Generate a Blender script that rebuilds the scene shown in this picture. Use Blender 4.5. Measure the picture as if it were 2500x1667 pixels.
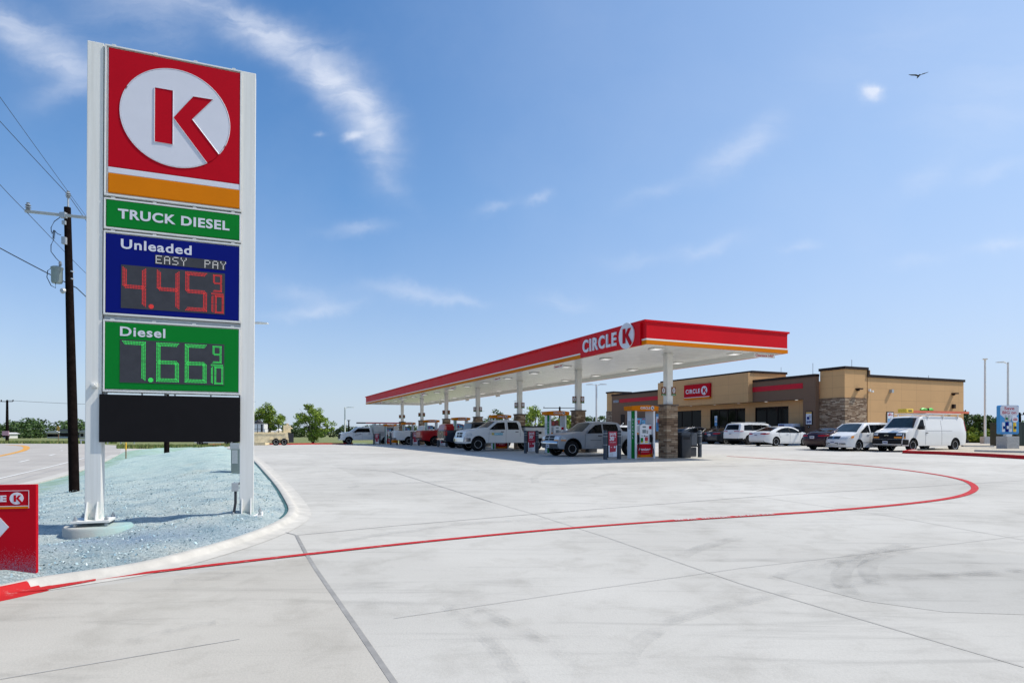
import bpy, bmesh, math, random
from mathutils import Vector, Matrix
from mathutils.geometry import tessellate_polygon
random.seed(7)
for o in list(bpy.data.objects): bpy.data.objects.remove(o)
SC = bpy.context.scene
COL = SC.collection
R = math.radians
# ------------------------------------------------------------------ camera
H = 1.15; FPX = 1520.0; HV = 1055.0; CU = 1250.0      # eye height (m), focal length / horizon / centre in photo pixels
cam = bpy.data.cameras.new('camera'); camo = bpy.data.objects.new('camera', cam); COL.objects.link(camo)
camo.location = (0, 0, H); camo.rotation_euler = (R(90), 0, 0)
cam.sensor_width = 36; cam.lens = FPX/2500*36; cam.shift_y = (HV-833.5)/2500
cam.clip_start = .1; cam.clip_end = 5000
SC.camera = camo
# ------------------------------------------------------------------ sun, sky, exposure
SUN_AZ = R(3)      # from +X towards +Y
SUN_EL = R(54.5)
sd = Vector((math.cos(SUN_AZ)*math.cos(SUN_EL), math.sin(SUN_AZ)*math.cos(SUN_EL), math.sin(SUN_EL)))
sl = bpy.data.lights.new('sun', 'SUN'); sl.energy = 4.1; sl.angle = R(.5); sl.color = (1, .94, .83)
so = bpy.data.objects.new('sun', sl); COL.objects.link(so); so.rotation_euler = sd.to_track_quat('Z', 'Y').to_euler()
so.location = (60, 10, 90)
SC.view_settings.view_transform = 'Standard'; SC.view_settings.look = 'None'
SC.view_settings.exposure = .2; SC.view_settings.gamma = 1
W = bpy.data.worlds.new('World'); SC.world = W; W.use_nodes = True
nt = W.node_tree; nt.nodes.clear()
class NG:
    """tiny helper for wiring shader nodes"""
    def __init__(s, tree): s.t = tree
    def n(s, typ, **kw):
        nd = s.t.nodes.new(typ)
        for k, v in kw.items(): setattr(nd, k, v)
        return nd
    def link(s, a, b): s.t.links.new(a, b)
    def put(s, inp, v):
        if hasattr(v, 'is_linked') or hasattr(v, 'links'): s.link(v, inp)
        else: inp.default_value = v
    def math(s, op, a, b=0.0, c=None, clamp=False):
        nd = s.n('ShaderNodeMath', operation=op, use_clamp=clamp)
        s.put(nd.inputs[0], a); s.put(nd.inputs[1], b)
        if c is not None: s.put(nd.inputs[2], c)
        return nd.outputs[0]
    def vmath(s, op, a, b):
        nd = s.n('ShaderNodeVectorMath', operation=op); s.put(nd.inputs[0], a); s.put(nd.inputs[1], b); return nd.outputs[0]
    def comb(s, x, y, z):
        nd = s.n('ShaderNodeCombineXYZ'); s.put(nd.inputs[0], x); s.put(nd.inputs[1], y); s.put(nd.inputs[2], z); return nd.outputs[0]
    def sep(s, v):
        nd = s.n('ShaderNodeSeparateXYZ'); s.put(nd.inputs[0], v); return nd.outputs
    def noise(s, vec, scale, detail=4, rough=.55, dist=0):
        nd = s.n('ShaderNodeTexNoise'); s.put(nd.inputs['Vector'], vec); nd.inputs['Scale'].default_value = scale
        nd.inputs['Detail'].default_value = detail; nd.inputs['Roughness'].default_value = rough; nd.inputs['Distortion'].default_value = dist
        return nd
    def ramp(s, fac, stops):
        nd = s.n('ShaderNodeValToRGB'); e = nd.color_ramp.elements
        while len(e) < len(stops): e.new(.5)
        for el, (p, c) in zip(e, stops): el.position = p; el.color = (*c, 1) if len(c) == 3 else c
        s.put(nd.inputs[0], fac); return nd.outputs[0]
    def mix(s, fac, a, b, blend='MIX'):
        nd = s.n('ShaderNodeMix', data_type='RGBA', blend_type=blend); s.put(nd.inputs[0], fac)
        for i, v in ((6, a), (7, b)):
            if isinstance(v, tuple): nd.inputs[i].default_value = (*v[:3], 1)
            else: s.link(v, nd.inputs[i])
        return nd.outputs[2]
g = NG(nt)
sky = g.n('ShaderNodeTexSky', sky_type='NISHITA', sun_disc=False)
sky.sun_elevation = SUN_EL; sky.sun_rotation = R(90)-SUN_AZ
sky.air_density = 1.0; sky.dust_density = .8; sky.ozone_density = 3.0; sky.altitude = 100
tc = g.n('ShaderNodeTexCoord'); dx, dy, dz = g.sep(tc.outputs['Generated'])
dyc = g.math('MAXIMUM', g.math('ABSOLUTE', dy), .15)
qx = g.math('DIVIDE', dx, dyc); qz = g.math('DIVIDE', dz, dyc)
q = g.comb(qx, qz, 0.0)
wob = g.noise(q, 3.2, 5, .6)
wob2 = g.noise(q, 14, 5, .65)
off = g.vmath('SUBTRACT', wob.outputs['Color'], (.5, .5, .5))
off2 = g.vmath('SUBTRACT', wob2.outputs['Color'], (.5, .5, .5))
def vscale(v, f):
    nd = g.n('ShaderNodeVectorMath', operation='SCALE'); g.link(v, nd.inputs[0]); nd.inputs['Scale'].default_value = f; return nd.outputs[0]
qd = g.vmath('ADD', g.vmath('ADD', q, vscale(off, .10)), vscale(off2, .035))
# thin clouds of that day, each a wisp at its own bearing and height: (bearing, height, tilt deg, length, width, density)
def disp(x, y): return ((x*1.063-CU)/FPX, (HV-y*1.063)/FPX)
wisps = [(470,15,-12,.14,.022,.75),(575,62,-32,.11,.028,1.0),(680,118,-36,.10,.032,1.0),(765,190,-50,.09,.034,1.05),(835,265,-62,.08,.034,1.05),(868,330,-75,.07,.028,.65),(880,400,-50,.07,.012,.3),
         (95,95,-30,.13,.042,.85),(185,150,-40,.07,.03,.6),(300,15,-10,.10,.05,.6),(360,60,-20,.06,.035,.4),(140,215,30,.06,.025,.4),(20,45,-25,.06,.03,.6),
         (2008,196,60,.010,.016,1.9),(2022,186,10,.009,.010,1.7),(800,318,15,.014,.007,1.4),(722,310,5,.010,.004,.6),
         (820,534,8,.045,.010,.75),(1240,458,20,.022,.008,.8),(1135,488,25,.03,.008,.5),(730,708,2,.07,.009,.8),(960,678,-4,.07,.012,.75),(1060,690,0,.03,.007,.6),(1300,690,-6,.04,.01,.5),(700,670,-14,.06,.012,.45),
         (1715,330,38,.06,.022,.75),(1640,375,25,.05,.02,.45),(1500,440,30,.05,.014,.35),(2130,410,18,.06,.018,.5),(2300,395,20,.05,.012,.5),(2270,250,15,.12,.07,.45),(1640,575,12,.05,.012,.6),(1830,575,10,.03,.008,.5),(2310,568,4,.05,.010,.7),(2100,600,5,.05,.01,.4),(1460,605,0,.05,.01,.4),(2050,100,20,.18,.06,.25)]
tot = None
for (px, py, ang, L_, w_, k_) in wisps:
    cx, cz = disp(px, py); ca, sa = math.cos(R(ang)), math.sin(R(ang))
    d = g.vmath('SUBTRACT', qd, (cx, cz, 0.0))
    u = g.n('ShaderNodeVectorMath', operation='DOT_PRODUCT'); g.link(d, u.inputs[0]); u.inputs[1].default_value = (ca/L_, sa/L_, 0)
    v = g.n('ShaderNodeVectorMath', operation='DOT_PRODUCT'); g.link(d, v.inputs[0]); v.inputs[1].default_value = (-sa/w_, ca/w_, 0)
    r2 = g.math('ADD', g.math('MULTIPLY', u.outputs['Value'], u.outputs['Value']), g.math('MULTIPLY', v.outputs['Value'], v.outputs['Value']))
    e = g.math('MULTIPLY', g.math('POWER', 2.718, g.math('MULTIPLY', r2, -1.0)), k_)
    tot = e if tot is None else g.math('ADD', tot, e)
st = g.n('ShaderNodeMapping'); g.link(qd, st.inputs[0]); st.inputs['Rotation'].default_value = (0, 0, R(40)); st.inputs['Scale'].default_value = (.8, 3.4, 1)
fib = g.noise(st.outputs[0], 7, 7, .58, .5)
fibf = g.math('MULTIPLY_ADD', fib.outputs['Fac'], 1.9, -.22, clamp=True)
veil = g.noise(qd, 2.1, 6, .6)
veilf = g.math('MULTIPLY', g.math('MULTIPLY_ADD', veil.outputs['Fac'], 3.0, -1.35, clamp=True), .10)
cl = g.math('ADD', g.math('MULTIPLY', g.math('MULTIPLY', tot, .52), fibf), veilf, clamp=True)
up = g.math('MULTIPLY_ADD', dz, 1.0, 0.0, clamp=True)
tint = g.ramp(up, [(0.0, (1.05, 1.08, 1.2)), (.10, (1.05, 1.12, 1.3)), (.35, (.80, 1.20, 1.46)), (.7, (.74, 1.22, 1.55))])
skyc = g.mix(1.0, sky.outputs[0], tint, 'MULTIPLY')
toward = g.math('MULTIPLY_ADD', dx, .62, g.math('MULTIPLY_ADD', dy, .0, .15), clamp=True)      # thin high haze, brighter towards the sun
skyc = g.mix(toward, skyc, (5.3, 6.5, 8.5))
hz = g.math('MULTIPLY', g.math('POWER', g.math('SUBTRACT', 1.0, up, clamp=True), 6.5), .80)
skyc = g.mix(hz, skyc, (5.0, 6.1, 7.6))
skyc = g.mix(g.math('MULTIPLY', cl, .75), skyc, (7.6, 8.0, 8.9))
bg = g.n('ShaderNodeBackground'); g.link(skyc, bg.inputs[0]); bg.inputs[1].default_value = .1
wo = g.n('ShaderNodeOutputWorld'); g.link(bg.outputs[0], wo.inputs[0])
# ------------------------------------------------------------------ frames and terrain
TH = R(23.87); CT, ST = math.cos(TH), math.sin(TH)     # the forecourt and store stand turned by this much
def L2W(x, y, z=0): return Vector((CT*x-ST*y, ST*x+CT*y, z))
def W2L(X, Y): return (CT*X+ST*Y, -ST*X+CT*Y)
def ss(x, a, b):
    t = min(1, max(0, (x-a)/(b-a))); return t*t*(3-2*t)
def glot(X, Y):
    x, y = W2L(X, Y)
    return -.45*(1-ss(Y, 2, 30)) + .14*ss(x, 24, 36)*ss(y, 25, 34) - .25*ss(y, 48, 76)
def Pf(u, v, f, lo=2.0):
    k = (u-CU)/FPX; m = (HV-v)/FPX; Y = lo; prev = Y
    while Y < 700:
        if H+m*Y-f(k*Y, Y) <= 0: break
        prev = Y; Y *= 1.02
    a, b = prev, Y
    for _ in range(40):
        c = (a+b)/2
        if H+m*c-f(k*c, c) > 0: a = c
        else: b = c
    return (k*a, a)
def S3(x, y): return (x/3.015, 940+y/3.015)
curb_px = [(-160,1456),(0,1426),(88,1407),(205,1391),(332,1373),(431,1350),(547,1319),(630,1292),(680,1270),(703,1255),(711,1240),(703,1222),(680,1185),(650,1152),(620,1121),(596,1104),(575,1097),(556,1094)]
curbW = [Pf(u, v, lambda X, Y: glot(X, Y)+.085) for u, v in curb_px]
tip_px = [(520,1092),(460,1092),(400,1093),(340,1096),(305,1101),(291,1108)]
road_px = [(289,1110),(255,1128),(200,1149),(150,1164),(90,1180),(0,1200)]
ROADZ = -.8
tipW = [Pf(u, v, lambda X, Y: -.3-.45*ss(-X, 21, 29)) for u, v in tip_px]
roadW = [Pf(u, v, lambda X, Y: ROADZ+.02) for u, v in road_px]
roadW += [(roadW[-1][0]-6, roadW[-1][1]-5.0), (-26, 8), (-20, 3), (-13,-2)]
ext = [(-24.5, 60), (-30, 76), (-42, 150)]
spine = [(-12, -3)] + curbW + ext
def dist_poly(X, Y, pts):
    best = 1e9
    for (ax, ay), (bx, by) in zip(pts, pts[1:]):
        vx, vy = bx-ax, by-ay; L2 = vx*vx+vy*vy or 1e-9
        t = max(0, min(1, ((X-ax)*vx+(Y-ay)*vy)/L2)); dX = X-ax-t*vx; dY = Y-ay-t*vy
        d = dX*dX+dY*dY
        if d < best: best = d
    return math.sqrt(best)
def inside(X, Y, poly):
    c = False; n = len(poly); j = n-1
    for i in range(n):
        xi, yi = poly[i]; xj, yj = poly[j]
        if (yi > Y) != (yj > Y) and X < (xj-xi)*(Y-yi)/(yj-yi)+xi: c = not c
        j = i
    return c
LEFT = spine + [(-400, 150), (-400, -30), (-12, -30)]
def G(X, Y):
    z = glot(X, Y)
    if X < 2 and inside(X, Y, LEFT):
        d = dist_poly(X, Y, spine)
        z = z+(ROADZ-z)*ss(d, .9, 7.5)
    if Y > 85: z += (-1.75-z)*ss(Y, 85, 420)
    return z
def P(u, v): return Pf(u, v, G)
# ------------------------------------------------------------------ materials
def lin(c): return tuple((x/12.92 if x <= .04045 else ((x+.055)/1.055)**2.4) for x in c)
def hexc(h): return lin(tuple(int(h[i:i+2], 16)/255 for i in (0, 2, 4)))
MATS = {}
def M(name, col, rough=.5, metal=0.0, var=.06, vs=6.0, bump=0.0, bs=40.0, coat=0.0, emit=None, spec=.5):
    if name in MATS: return MATS[name]
    m = bpy.data.materials.new(name); m.use_nodes = True; t = m.node_tree; b = t.nodes['Principled BSDF']; gg = NG(t)
    if isinstance(col, str): col = hexc(col)
    co = gg.n('ShaderNodeTexCoord').outputs['Object']
    no = gg.noise(co, vs, 5, .6)
    lo = tuple(max(0, c*(1-var*1.6)) for c in col); hi = tuple(min(1, c*(1+var*1.6)) for c in col)
    gg.link(gg.ramp(no.outputs['Fac'], [(.25, lo), (.75, hi)]), b.inputs['Base Color'])
    if coat: b.inputs['Roughness'].default_value = rough
    else:
        rr = gg.math('MULTIPLY_ADD', no.outputs['Fac'], .12, max(0, rough-.06)); gg.link(rr, b.inputs['Roughness'])
    b.inputs['Metallic'].default_value = metal; b.inputs['Coat Weight'].default_value = coat; b.inputs['Specular IOR Level'].default_value = spec if coat == 0 else .4
    if bump:
        bn = gg.n('ShaderNodeBump'); bn.inputs['Strength'].default_value = bump; bn.inputs['Distance'].default_value = .01
        gg.link(gg.noise(co, bs, 4, .6).outputs['Fac'], bn.inputs['Height']); gg.link(bn.outputs[0], b.inputs['Normal'])
    if emit: b.inputs['Emission Color'].default_value = (*emit[:3], 1); b.inputs['Emission Strength'].default_value = emit[3]
    MATS[name] = m; return m
def custom(name):
    m = bpy.data.materials.new(name); m.use_nodes = True; MATS[name] = m
    gg = NG(m.node_tree); return m, gg, m.node_tree.nodes['Principled BSDF'], gg.n('ShaderNodeTexCoord').outputs['Object']
def bumpto(gg, b, height, strength, dist):
    bn = gg.n('ShaderNodeBump'); bn.inputs['Strength'].default_value = strength; bn.inputs['Distance'].default_value = dist
    gg.link(height, bn.inputs['Height']); gg.link(bn.outputs[0], b.inputs['Normal'])
# concrete paving
def pour(name, tone):
  mc, gg, b, co = custom(name)
  n1 = gg.noise(co, .22, 6, .6); n2 = gg.noise(co, 1.7, 6, .65, .4); n3 = gg.noise(co, 60, 3, .6)
  mp = gg.n('ShaderNodeMapping'); gg.link(co, mp.inputs[0]); mp.inputs['Rotation'].default_value = (0, 0, R(-24)); mp.inputs['Scale'].default_value = (.35, 3.2, 1)
  n4 = gg.noise(mp.outputs[0], 1.1, 6, .65, .8)
  base = gg.ramp(n1.outputs['Fac'], [(.3, tuple(t*k for t, k in zip(tone, (.47, .447, .405)))), (.55, tuple(t*k for t, k in zip(tone, (.545, .522, .477)))), (.75, tuple(t*k for t, k in zip(tone, (.585, .562, .517))))])
  base = gg.mix(.5, base, gg.ramp(n2.outputs['Fac'], [(.3, (.70, .69, .67)), (.5, (.98, .98, .98)), (.7, (1.0, 1, 1))]), 'MULTIPLY')
  base = gg.mix(.65, base, gg.ramp(n4.outputs['Fac'], [(.30, (.72, .72, .72)), (.46, (.98, .98, .98)), (.62, (1, 1, 1))]), 'MULTIPLY')
  base = gg.mix(.35, base, gg.ramp(n3.outputs['Fac'], [(.3, (.78, .78, .78)), (.6, (1, 1, 1))]), 'MULTIPLY')
  mj = gg.n('ShaderNodeMapping'); gg.link(co, mj.inputs[0]); mj.inputs['Rotation'].default_value = (0, 0, -R(24)); mj.inputs['Location'].default_value = (1.3, 2.0, 0)
  bk = gg.n('ShaderNodeTexBrick', offset=0.0); gg.link(mj.outputs[0], bk.inputs['Vector'])
  bk.inputs['Scale'].default_value = 1.0; bk.inputs['Brick Width'].default_value = 4.6; bk.inputs['Row Height'].default_value = 5.2; bk.inputs['Mortar Size'].default_value = .0
  bk.inputs['Color1'].default_value = (.87, .87, .87, 1); bk.inputs['Color2'].default_value = (1, 1, 1, 1); bk.inputs['Mortar'].default_value = (.9, .9, .9, 1); bk.inputs['Bias'].default_value = -.1
  base = gg.mix(.75, base, bk.outputs['Color'], 'MULTIPLY')
  sp = gg.n('ShaderNodeTexVoronoi'); gg.link(co, sp.inputs['Vector']); sp.inputs['Scale'].default_value = .9
  base = gg.mix(gg.math('LESS_THAN', sp.outputs['Distance'], .020), base, (.16, .15, .13))
  gg.link(base, b.inputs['Base Color']); b.inputs['Roughness'].default_value = .82; b.inputs['Specular IOR Level'].default_value = .3
  bumpto(gg, b, n3.outputs['Fac'], .25, .01)
  return mc
mc = pour('paving_concrete', (1, 1, 1)); mc_warm = pour('older_pour', (.955, .935, .905)); mc_grey = pour('grey_pour', (.94, .945, .95)); mc_lite = pour('light_pour', (1.025, 1.025, 1.02))
# road
mr, gg, b, co = custom('road_surface')
n1 = gg.noise(co, .3, 5, .6); n3 = gg.noise(co, 40, 3, .6)
base = gg.ramp(n1.outputs['Fac'], [(.3, (.36, .33, .30)), (.7, (.46, .43, .39))])
base = gg.mix(.4, base, gg.ramp(n3.outputs['Fac'], [(.3, (.75, .75, .75)), (.6, (1, 1, 1))]), 'MULTIPLY')
gg.link(base, b.inputs['Base Color']); b.inputs['Roughness'].default_value = .9
# hydroseed mulch
mh, gg, b, co = custom('seed_mulch')
n1 = gg.noise(co, 1.1, 5, .65, .5); n2 = gg.noise(co, 26, 4, .75, 1.2); n4 = gg.noise(co, .45, 4, .6)
base = gg.ramp(n1.outputs['Fac'], [(.30, (.26, .37, .44)), (.42, (.47, .56, .57)), (.56, (.62, .68, .655)), (.75, (.70, .725, .67))])
base = gg.mix(.85, base, gg.ramp(n2.outputs['Fac'], [(.35, (.16, .26, .31)), (.47, (.76, .82, .84)), (.6, (1, 1, 1))]), 'MULTIPLY')
base = gg.mix(gg.math('MULTIPLY_ADD', n4.outputs['Fac'], 3.0, -1.75, clamp=True), base, (.42, .37, .30))
gx, gy, gz = gg.sep(co)
mask = gg.math('MULTIPLY', gg.math('MULTIPLY_ADD', gz, -6.0, -3.2, clamp=True), gg.math('MULTIPLY_ADD', n1.outputs['Fac'], 6.0, -2.3, clamp=True))
base = gg.mix(gg.math('MULTIPLY', mask, .8), base, (.10, .22, .06))
far = gg.math('MULTIPLY_ADD', gy, .07, -.75, clamp=True)                    # fresher green dye on the far half
base = gg.mix(gg.math('MULTIPLY', far, .35), base, (.42, .62, .52))
px_ = gg.math('MULTIPLY_ADD', gx, .55, 2.75); py_ = gg.math('ADD', gg.math('MULTIPLY_ADD', gy, 1.3, -11.0), gg.math('MULTIPLY_ADD', gx, -.52, -2.6))
dye = gg.math('MULTIPLY', gg.math('POWER', 2.718, gg.math('MULTIPLY', gg.math('ADD', gg.math('MULTIPLY', px_, px_), gg.math('MULTIPLY', py_, py_)), -1.4)), gg.math('MULTIPLY_ADD', n1.outputs['Fac'], 3.5, -1.1, clamp=True))
base = gg.mix(gg.math('MULTIPLY', dye, .75), base, (.16, .27, .42))
gg.link(base, b.inputs['Base Color']); b.inputs['Roughness'].default_value = .95
bumpto(gg, b, n2.outputs['Fac'], 1.0, .05)
m_foot, gg, b, co = custom('footing_concrete')
fx, fy, fz_ = gg.sep(co); n1 = gg.noise(co, 6, 5, .7)
gg.link(gg.mix(gg.math('MULTIPLY_ADD', fx, 1.6, gg.math('MULTIPLY_ADD', n1.outputs['Fac'], 1.2, -.45), clamp=True), gg.mix(n1.outputs['Fac'], (.36, .36, .33), (.46, .45, .42)), (.28, .44, .43)), b.inputs['Base Color']); b.inputs['Roughness'].default_value = .9
bumpto(gg, b, gg.noise(co, 45, 4, .6).outputs['Fac'], .5, .01)
def groundmat(name, c1, c2, c3, s1, s2, bd=.03):
    m, gg, b, co = custom(name)
    n1 = gg.noise(co, s1, 5, .6); n2 = gg.noise(co, s2, 4, .7)
    base = gg.ramp(n1.outputs['Fac'], [(.3, c1), (.5, c2), (.72, c3)])
    base = gg.mix(.7, base, gg.ramp(n2.outputs['Fac'], [(.32, (.45, .45, .45)), (.6, (1, 1, 1))]), 'MULTIPLY')
    gg.link(base, b.inputs['Base Color']); b.inputs['Roughness'].default_value = .95; bumpto(gg, b, n2.outputs['Fac'], .7, bd)
    return m
m_field = groundmat('field_grass', (.13, .17, .045), (.20, .22, .07), (.30, .27, .12), .05, 3.0)
m_gravel = groundmat('bed_gravel', (.42, .37, .29), (.52, .46, .36), (.60, .54, .44), .5, 12.0)
def stonemat(name, sc, cols, dark):
    m, gg, b, co = custom(name)
    x, y, z = gg.sep(co)
    v = gg.comb(gg.math('ADD', x, y), z, 0.0)
    bk = gg.n('ShaderNodeTexBrick', offset=.37, offset_frequency=2, squash=.6, squash_frequency=3); gg.link(v, bk.inputs['Vector'])
    bk.inputs['Scale'].default_value = sc; bk.inputs['Brick Width'].default_value = .42; bk.inputs['Row Height'].default_value = .085; bk.inputs['Mortar Size'].default_value = .006
    bk.inputs['Color1'].default_value = (0, 0, 0, 1); bk.inputs['Color2'].default_value = (1, 1, 1, 1); bk.inputs['Mortar'].default_value = (.5, .5, .5, 1)
    ramp = gg.ramp(bk.outputs['Color'], [(0, cols[0]), (.35, cols[1]), (.7, cols[2]), (1, cols[3])])
    nn = gg.noise(co, 14, 5, .7)
    ramp = gg.mix(.6, ramp, gg.ramp(nn.outputs['Fac'], [(.3, (.6, .57, .55)), (.65, (1, 1, 1))]), 'MULTIPLY')
    ramp = gg.mix(bk.outputs['Fac'], ramp, dark)
    gg.link(ramp, b.inputs['Base Color']); b.inputs['Roughness'].default_value = .9
    hgt = gg.math('MULTIPLY_ADD', bk.outputs['Fac'], -1.0, gg.math('ADD', gg.math('MULTIPLY', bk.outputs['Color'], .8), gg.math('MULTIPLY', nn.outputs['Fac'], .6)))
    bumpto(gg, b, hgt, .9, .03)
    return m
m_stone = stonemat('ledge_stone', 1.0, [(.13, .075, .045), (.26, .165, .10), (.38, .27, .18), (.54, .42, .30)], (.05, .04, .03))
def panelmat(name, col, bw, rh, dark):
    m, gg, b, co = custom(name)
    x, y, z = gg.sep(co)
    v = gg.comb(gg.math('ADD', x, y), z, 0.0)
    bk = gg.n('ShaderNodeTexBrick', offset=0.0); gg.link(v, bk.inputs['Vector'])
    bk.inputs['Scale'].default_value = 1.0; bk.inputs['Brick Width'].default_value = bw; bk.inputs['Row Height'].default_value = rh; bk.inputs['Mortar Size'].default_value = .012
    c2 = tuple(c*.955 for c in col)
    bk.inputs['Color1'].default_value = (*col, 1); bk.inputs['Color2'].default_value = (*c2, 1); bk.inputs['Mortar'].default_value = (*[c*dark for c in col], 1)
    nn = gg.noise(co, .8, 5, .6)
    c = gg.mix(.5, bk.outputs['Color'], gg.ramp(nn.outputs['Fac'], [(.3, (.88, .88, .88)), (.7, (1, 1, 1))]), 'MULTIPLY')
    gg.link(c, b.inputs['Base Color']); b.inputs['Roughness'].default_value = .85
    bumpto(gg, b, gg.noise(co, 50, 3, .6).outputs['Fac'], .15, .01)
    return m
m_tan = panelmat('tan_panel', (.585, .345, .155), 1.86, .93, .72)
m_brown = panelmat('brown_panel', (.17, .10, .062), 2.4, 1.2, .8)
m_white = M('white_steel', (.72, .71, .675), .5, 0, .03, 3)
m_frame = M('frame_white', (.68, .68, .66), .4, 0, .04, 5)
m_red = M('sign_red', (.45, .001, .011), .6, 0, .03, 2, spec=.1)
m_orange = M('sign_orange', (.62, .175, .001), .6, 0, .03, 2, spec=.1)
m_green = M('sign_green', (.001, .18, .022), .6, 0, .03, 2, spec=.1)
m_blue = M('sign_blue', (.0005, .006, .15), .6, 0, .03, 2, spec=.1)
m_letter = M('letter_white', (.62, .62, .68), .4, 0, .02, 3)
m_black = M('black_plastic', (.010, .010, .012), .5, 0, .1, 8, spec=.25)
m_disp = M('display_black', (.045, .046, .055), .6, 0, .1, 8, spec=.2)
m_dark = M('dark_grey', (.032, .034, .040), .5, 0, .1, 8, spec=.3)
m_boll = M('bollard_grey', (.055, .065, .082), .5, 0, .08, 8, spec=.3)
m_bronze = M('bronze_trim', (.022, .012, .010), .6, 0, .06, 5, spec=.2)
m_conc = M('cast_concrete', (.42, .41, .39), .85, 0, .12, 9, .5, 60)
m_curb = M('curb_concrete', (.49, .465, .42), .85, 0, .10, 4, .3, 40)
m_redp = M('red_kerb_paint', (.52, .010, .012), .6, 0, .14, 9, .2, 40, spec=.2)
m_rline, gg, b, co = custom('worn_red_line')
n1 = gg.noise(co, 9, 6, .7); n2 = gg.noise(co, 70, 3, .7)
wear = gg.math('MULTIPLY', gg.math('MULTIPLY_ADD', n1.outputs['Fac'], 5.0, -2.75, clamp=True), gg.math('MULTIPLY_ADD', n2.outputs['Fac'], 4.0, -1.6, clamp=True))
gg.link(gg.mix(gg.math('MULTIPLY', wear, .8), gg.mix(n1.outputs['Fac'], (.50, .012, .014), (.40, .02, .022)), (.50, .44, .40)), b.inputs['Base Color']); b.inputs['Roughness'].default_value = .7; b.inputs['Specular IOR Level'].default_value = .2
m_post, gg, b, co = custom('weathered_post')
x, y, z = gg.sep(co); n1 = gg.noise(co, 9, 5, .7); st2 = gg.n('ShaderNodeMapping'); gg.link(co, st2.inputs[0]); st2.inputs['Scale'].default_value = (18, 18, .5); n2 = gg.noise(st2.outputs[0], 1, 4, .6)
c = gg.mix(.30, (.72, .71, .675), gg.ramp(n2.outputs['Fac'], [(.35, (.72, .70, .66)), (.6, (1, 1, 1))]), 'MULTIPLY')
spray = gg.math('MULTIPLY', gg.math('MULTIPLY_ADD', z, -3.2, .35, clamp=True), gg.math('MULTIPLY_ADD', n1.outputs['Fac'], 4.0, -1.7, clamp=True))
gg.link(gg.mix(spray, c, (.20, .42, .40)), b.inputs['Base Color']); b.inputs['Roughness'].default_value = .5
m_wood = M('treated_pole', (.009, .006, .0055), .95, 0, .4, 9, .6, 30, spec=.05)
m_galv = M('galvanised', (.42, .44, .45), .45, .5, .08, 20)
m_glass = M('dark_glass', (.003, .004, .005), .04, 0, .1, 2, spec=.12)
m_soff = M('soffit_metal', (.72, .72, .69), .2, 0, .02, 2)
m_fasc = M('fascia_red', (.58, .001, .009), .5, 0, .04, .8, spec=.15)
m_chrome = M('chrome', (.6, .6, .62), .12, 1.0, .02, 5)
m_rubber = M('tyre_rubber', (.010, .010, .011), .85, 0, .15, 10, spec=.15)
m_rim = M('alloy_rim', (.58, .59, .61), .35, .3, .05, 10)
m_led_r = M('led_red', (.25, .01, .01), .5, 0, .05, 9, emit=(1, .05, .04, .45))
m_led_g = M('led_green', (.01, .25, .03), .5, 0, .05, 9, emit=(.06, .95, .16, .55))
m_led_w = M('led_white', (.5, .5, .5), .5, 0, .05, 9, emit=(1, .92, .82, .22))
m_lens = M('lamp_lens', (.8, .8, .8), .4, 0, .02, 9, emit=(1, .98, .95, .45))
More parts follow.
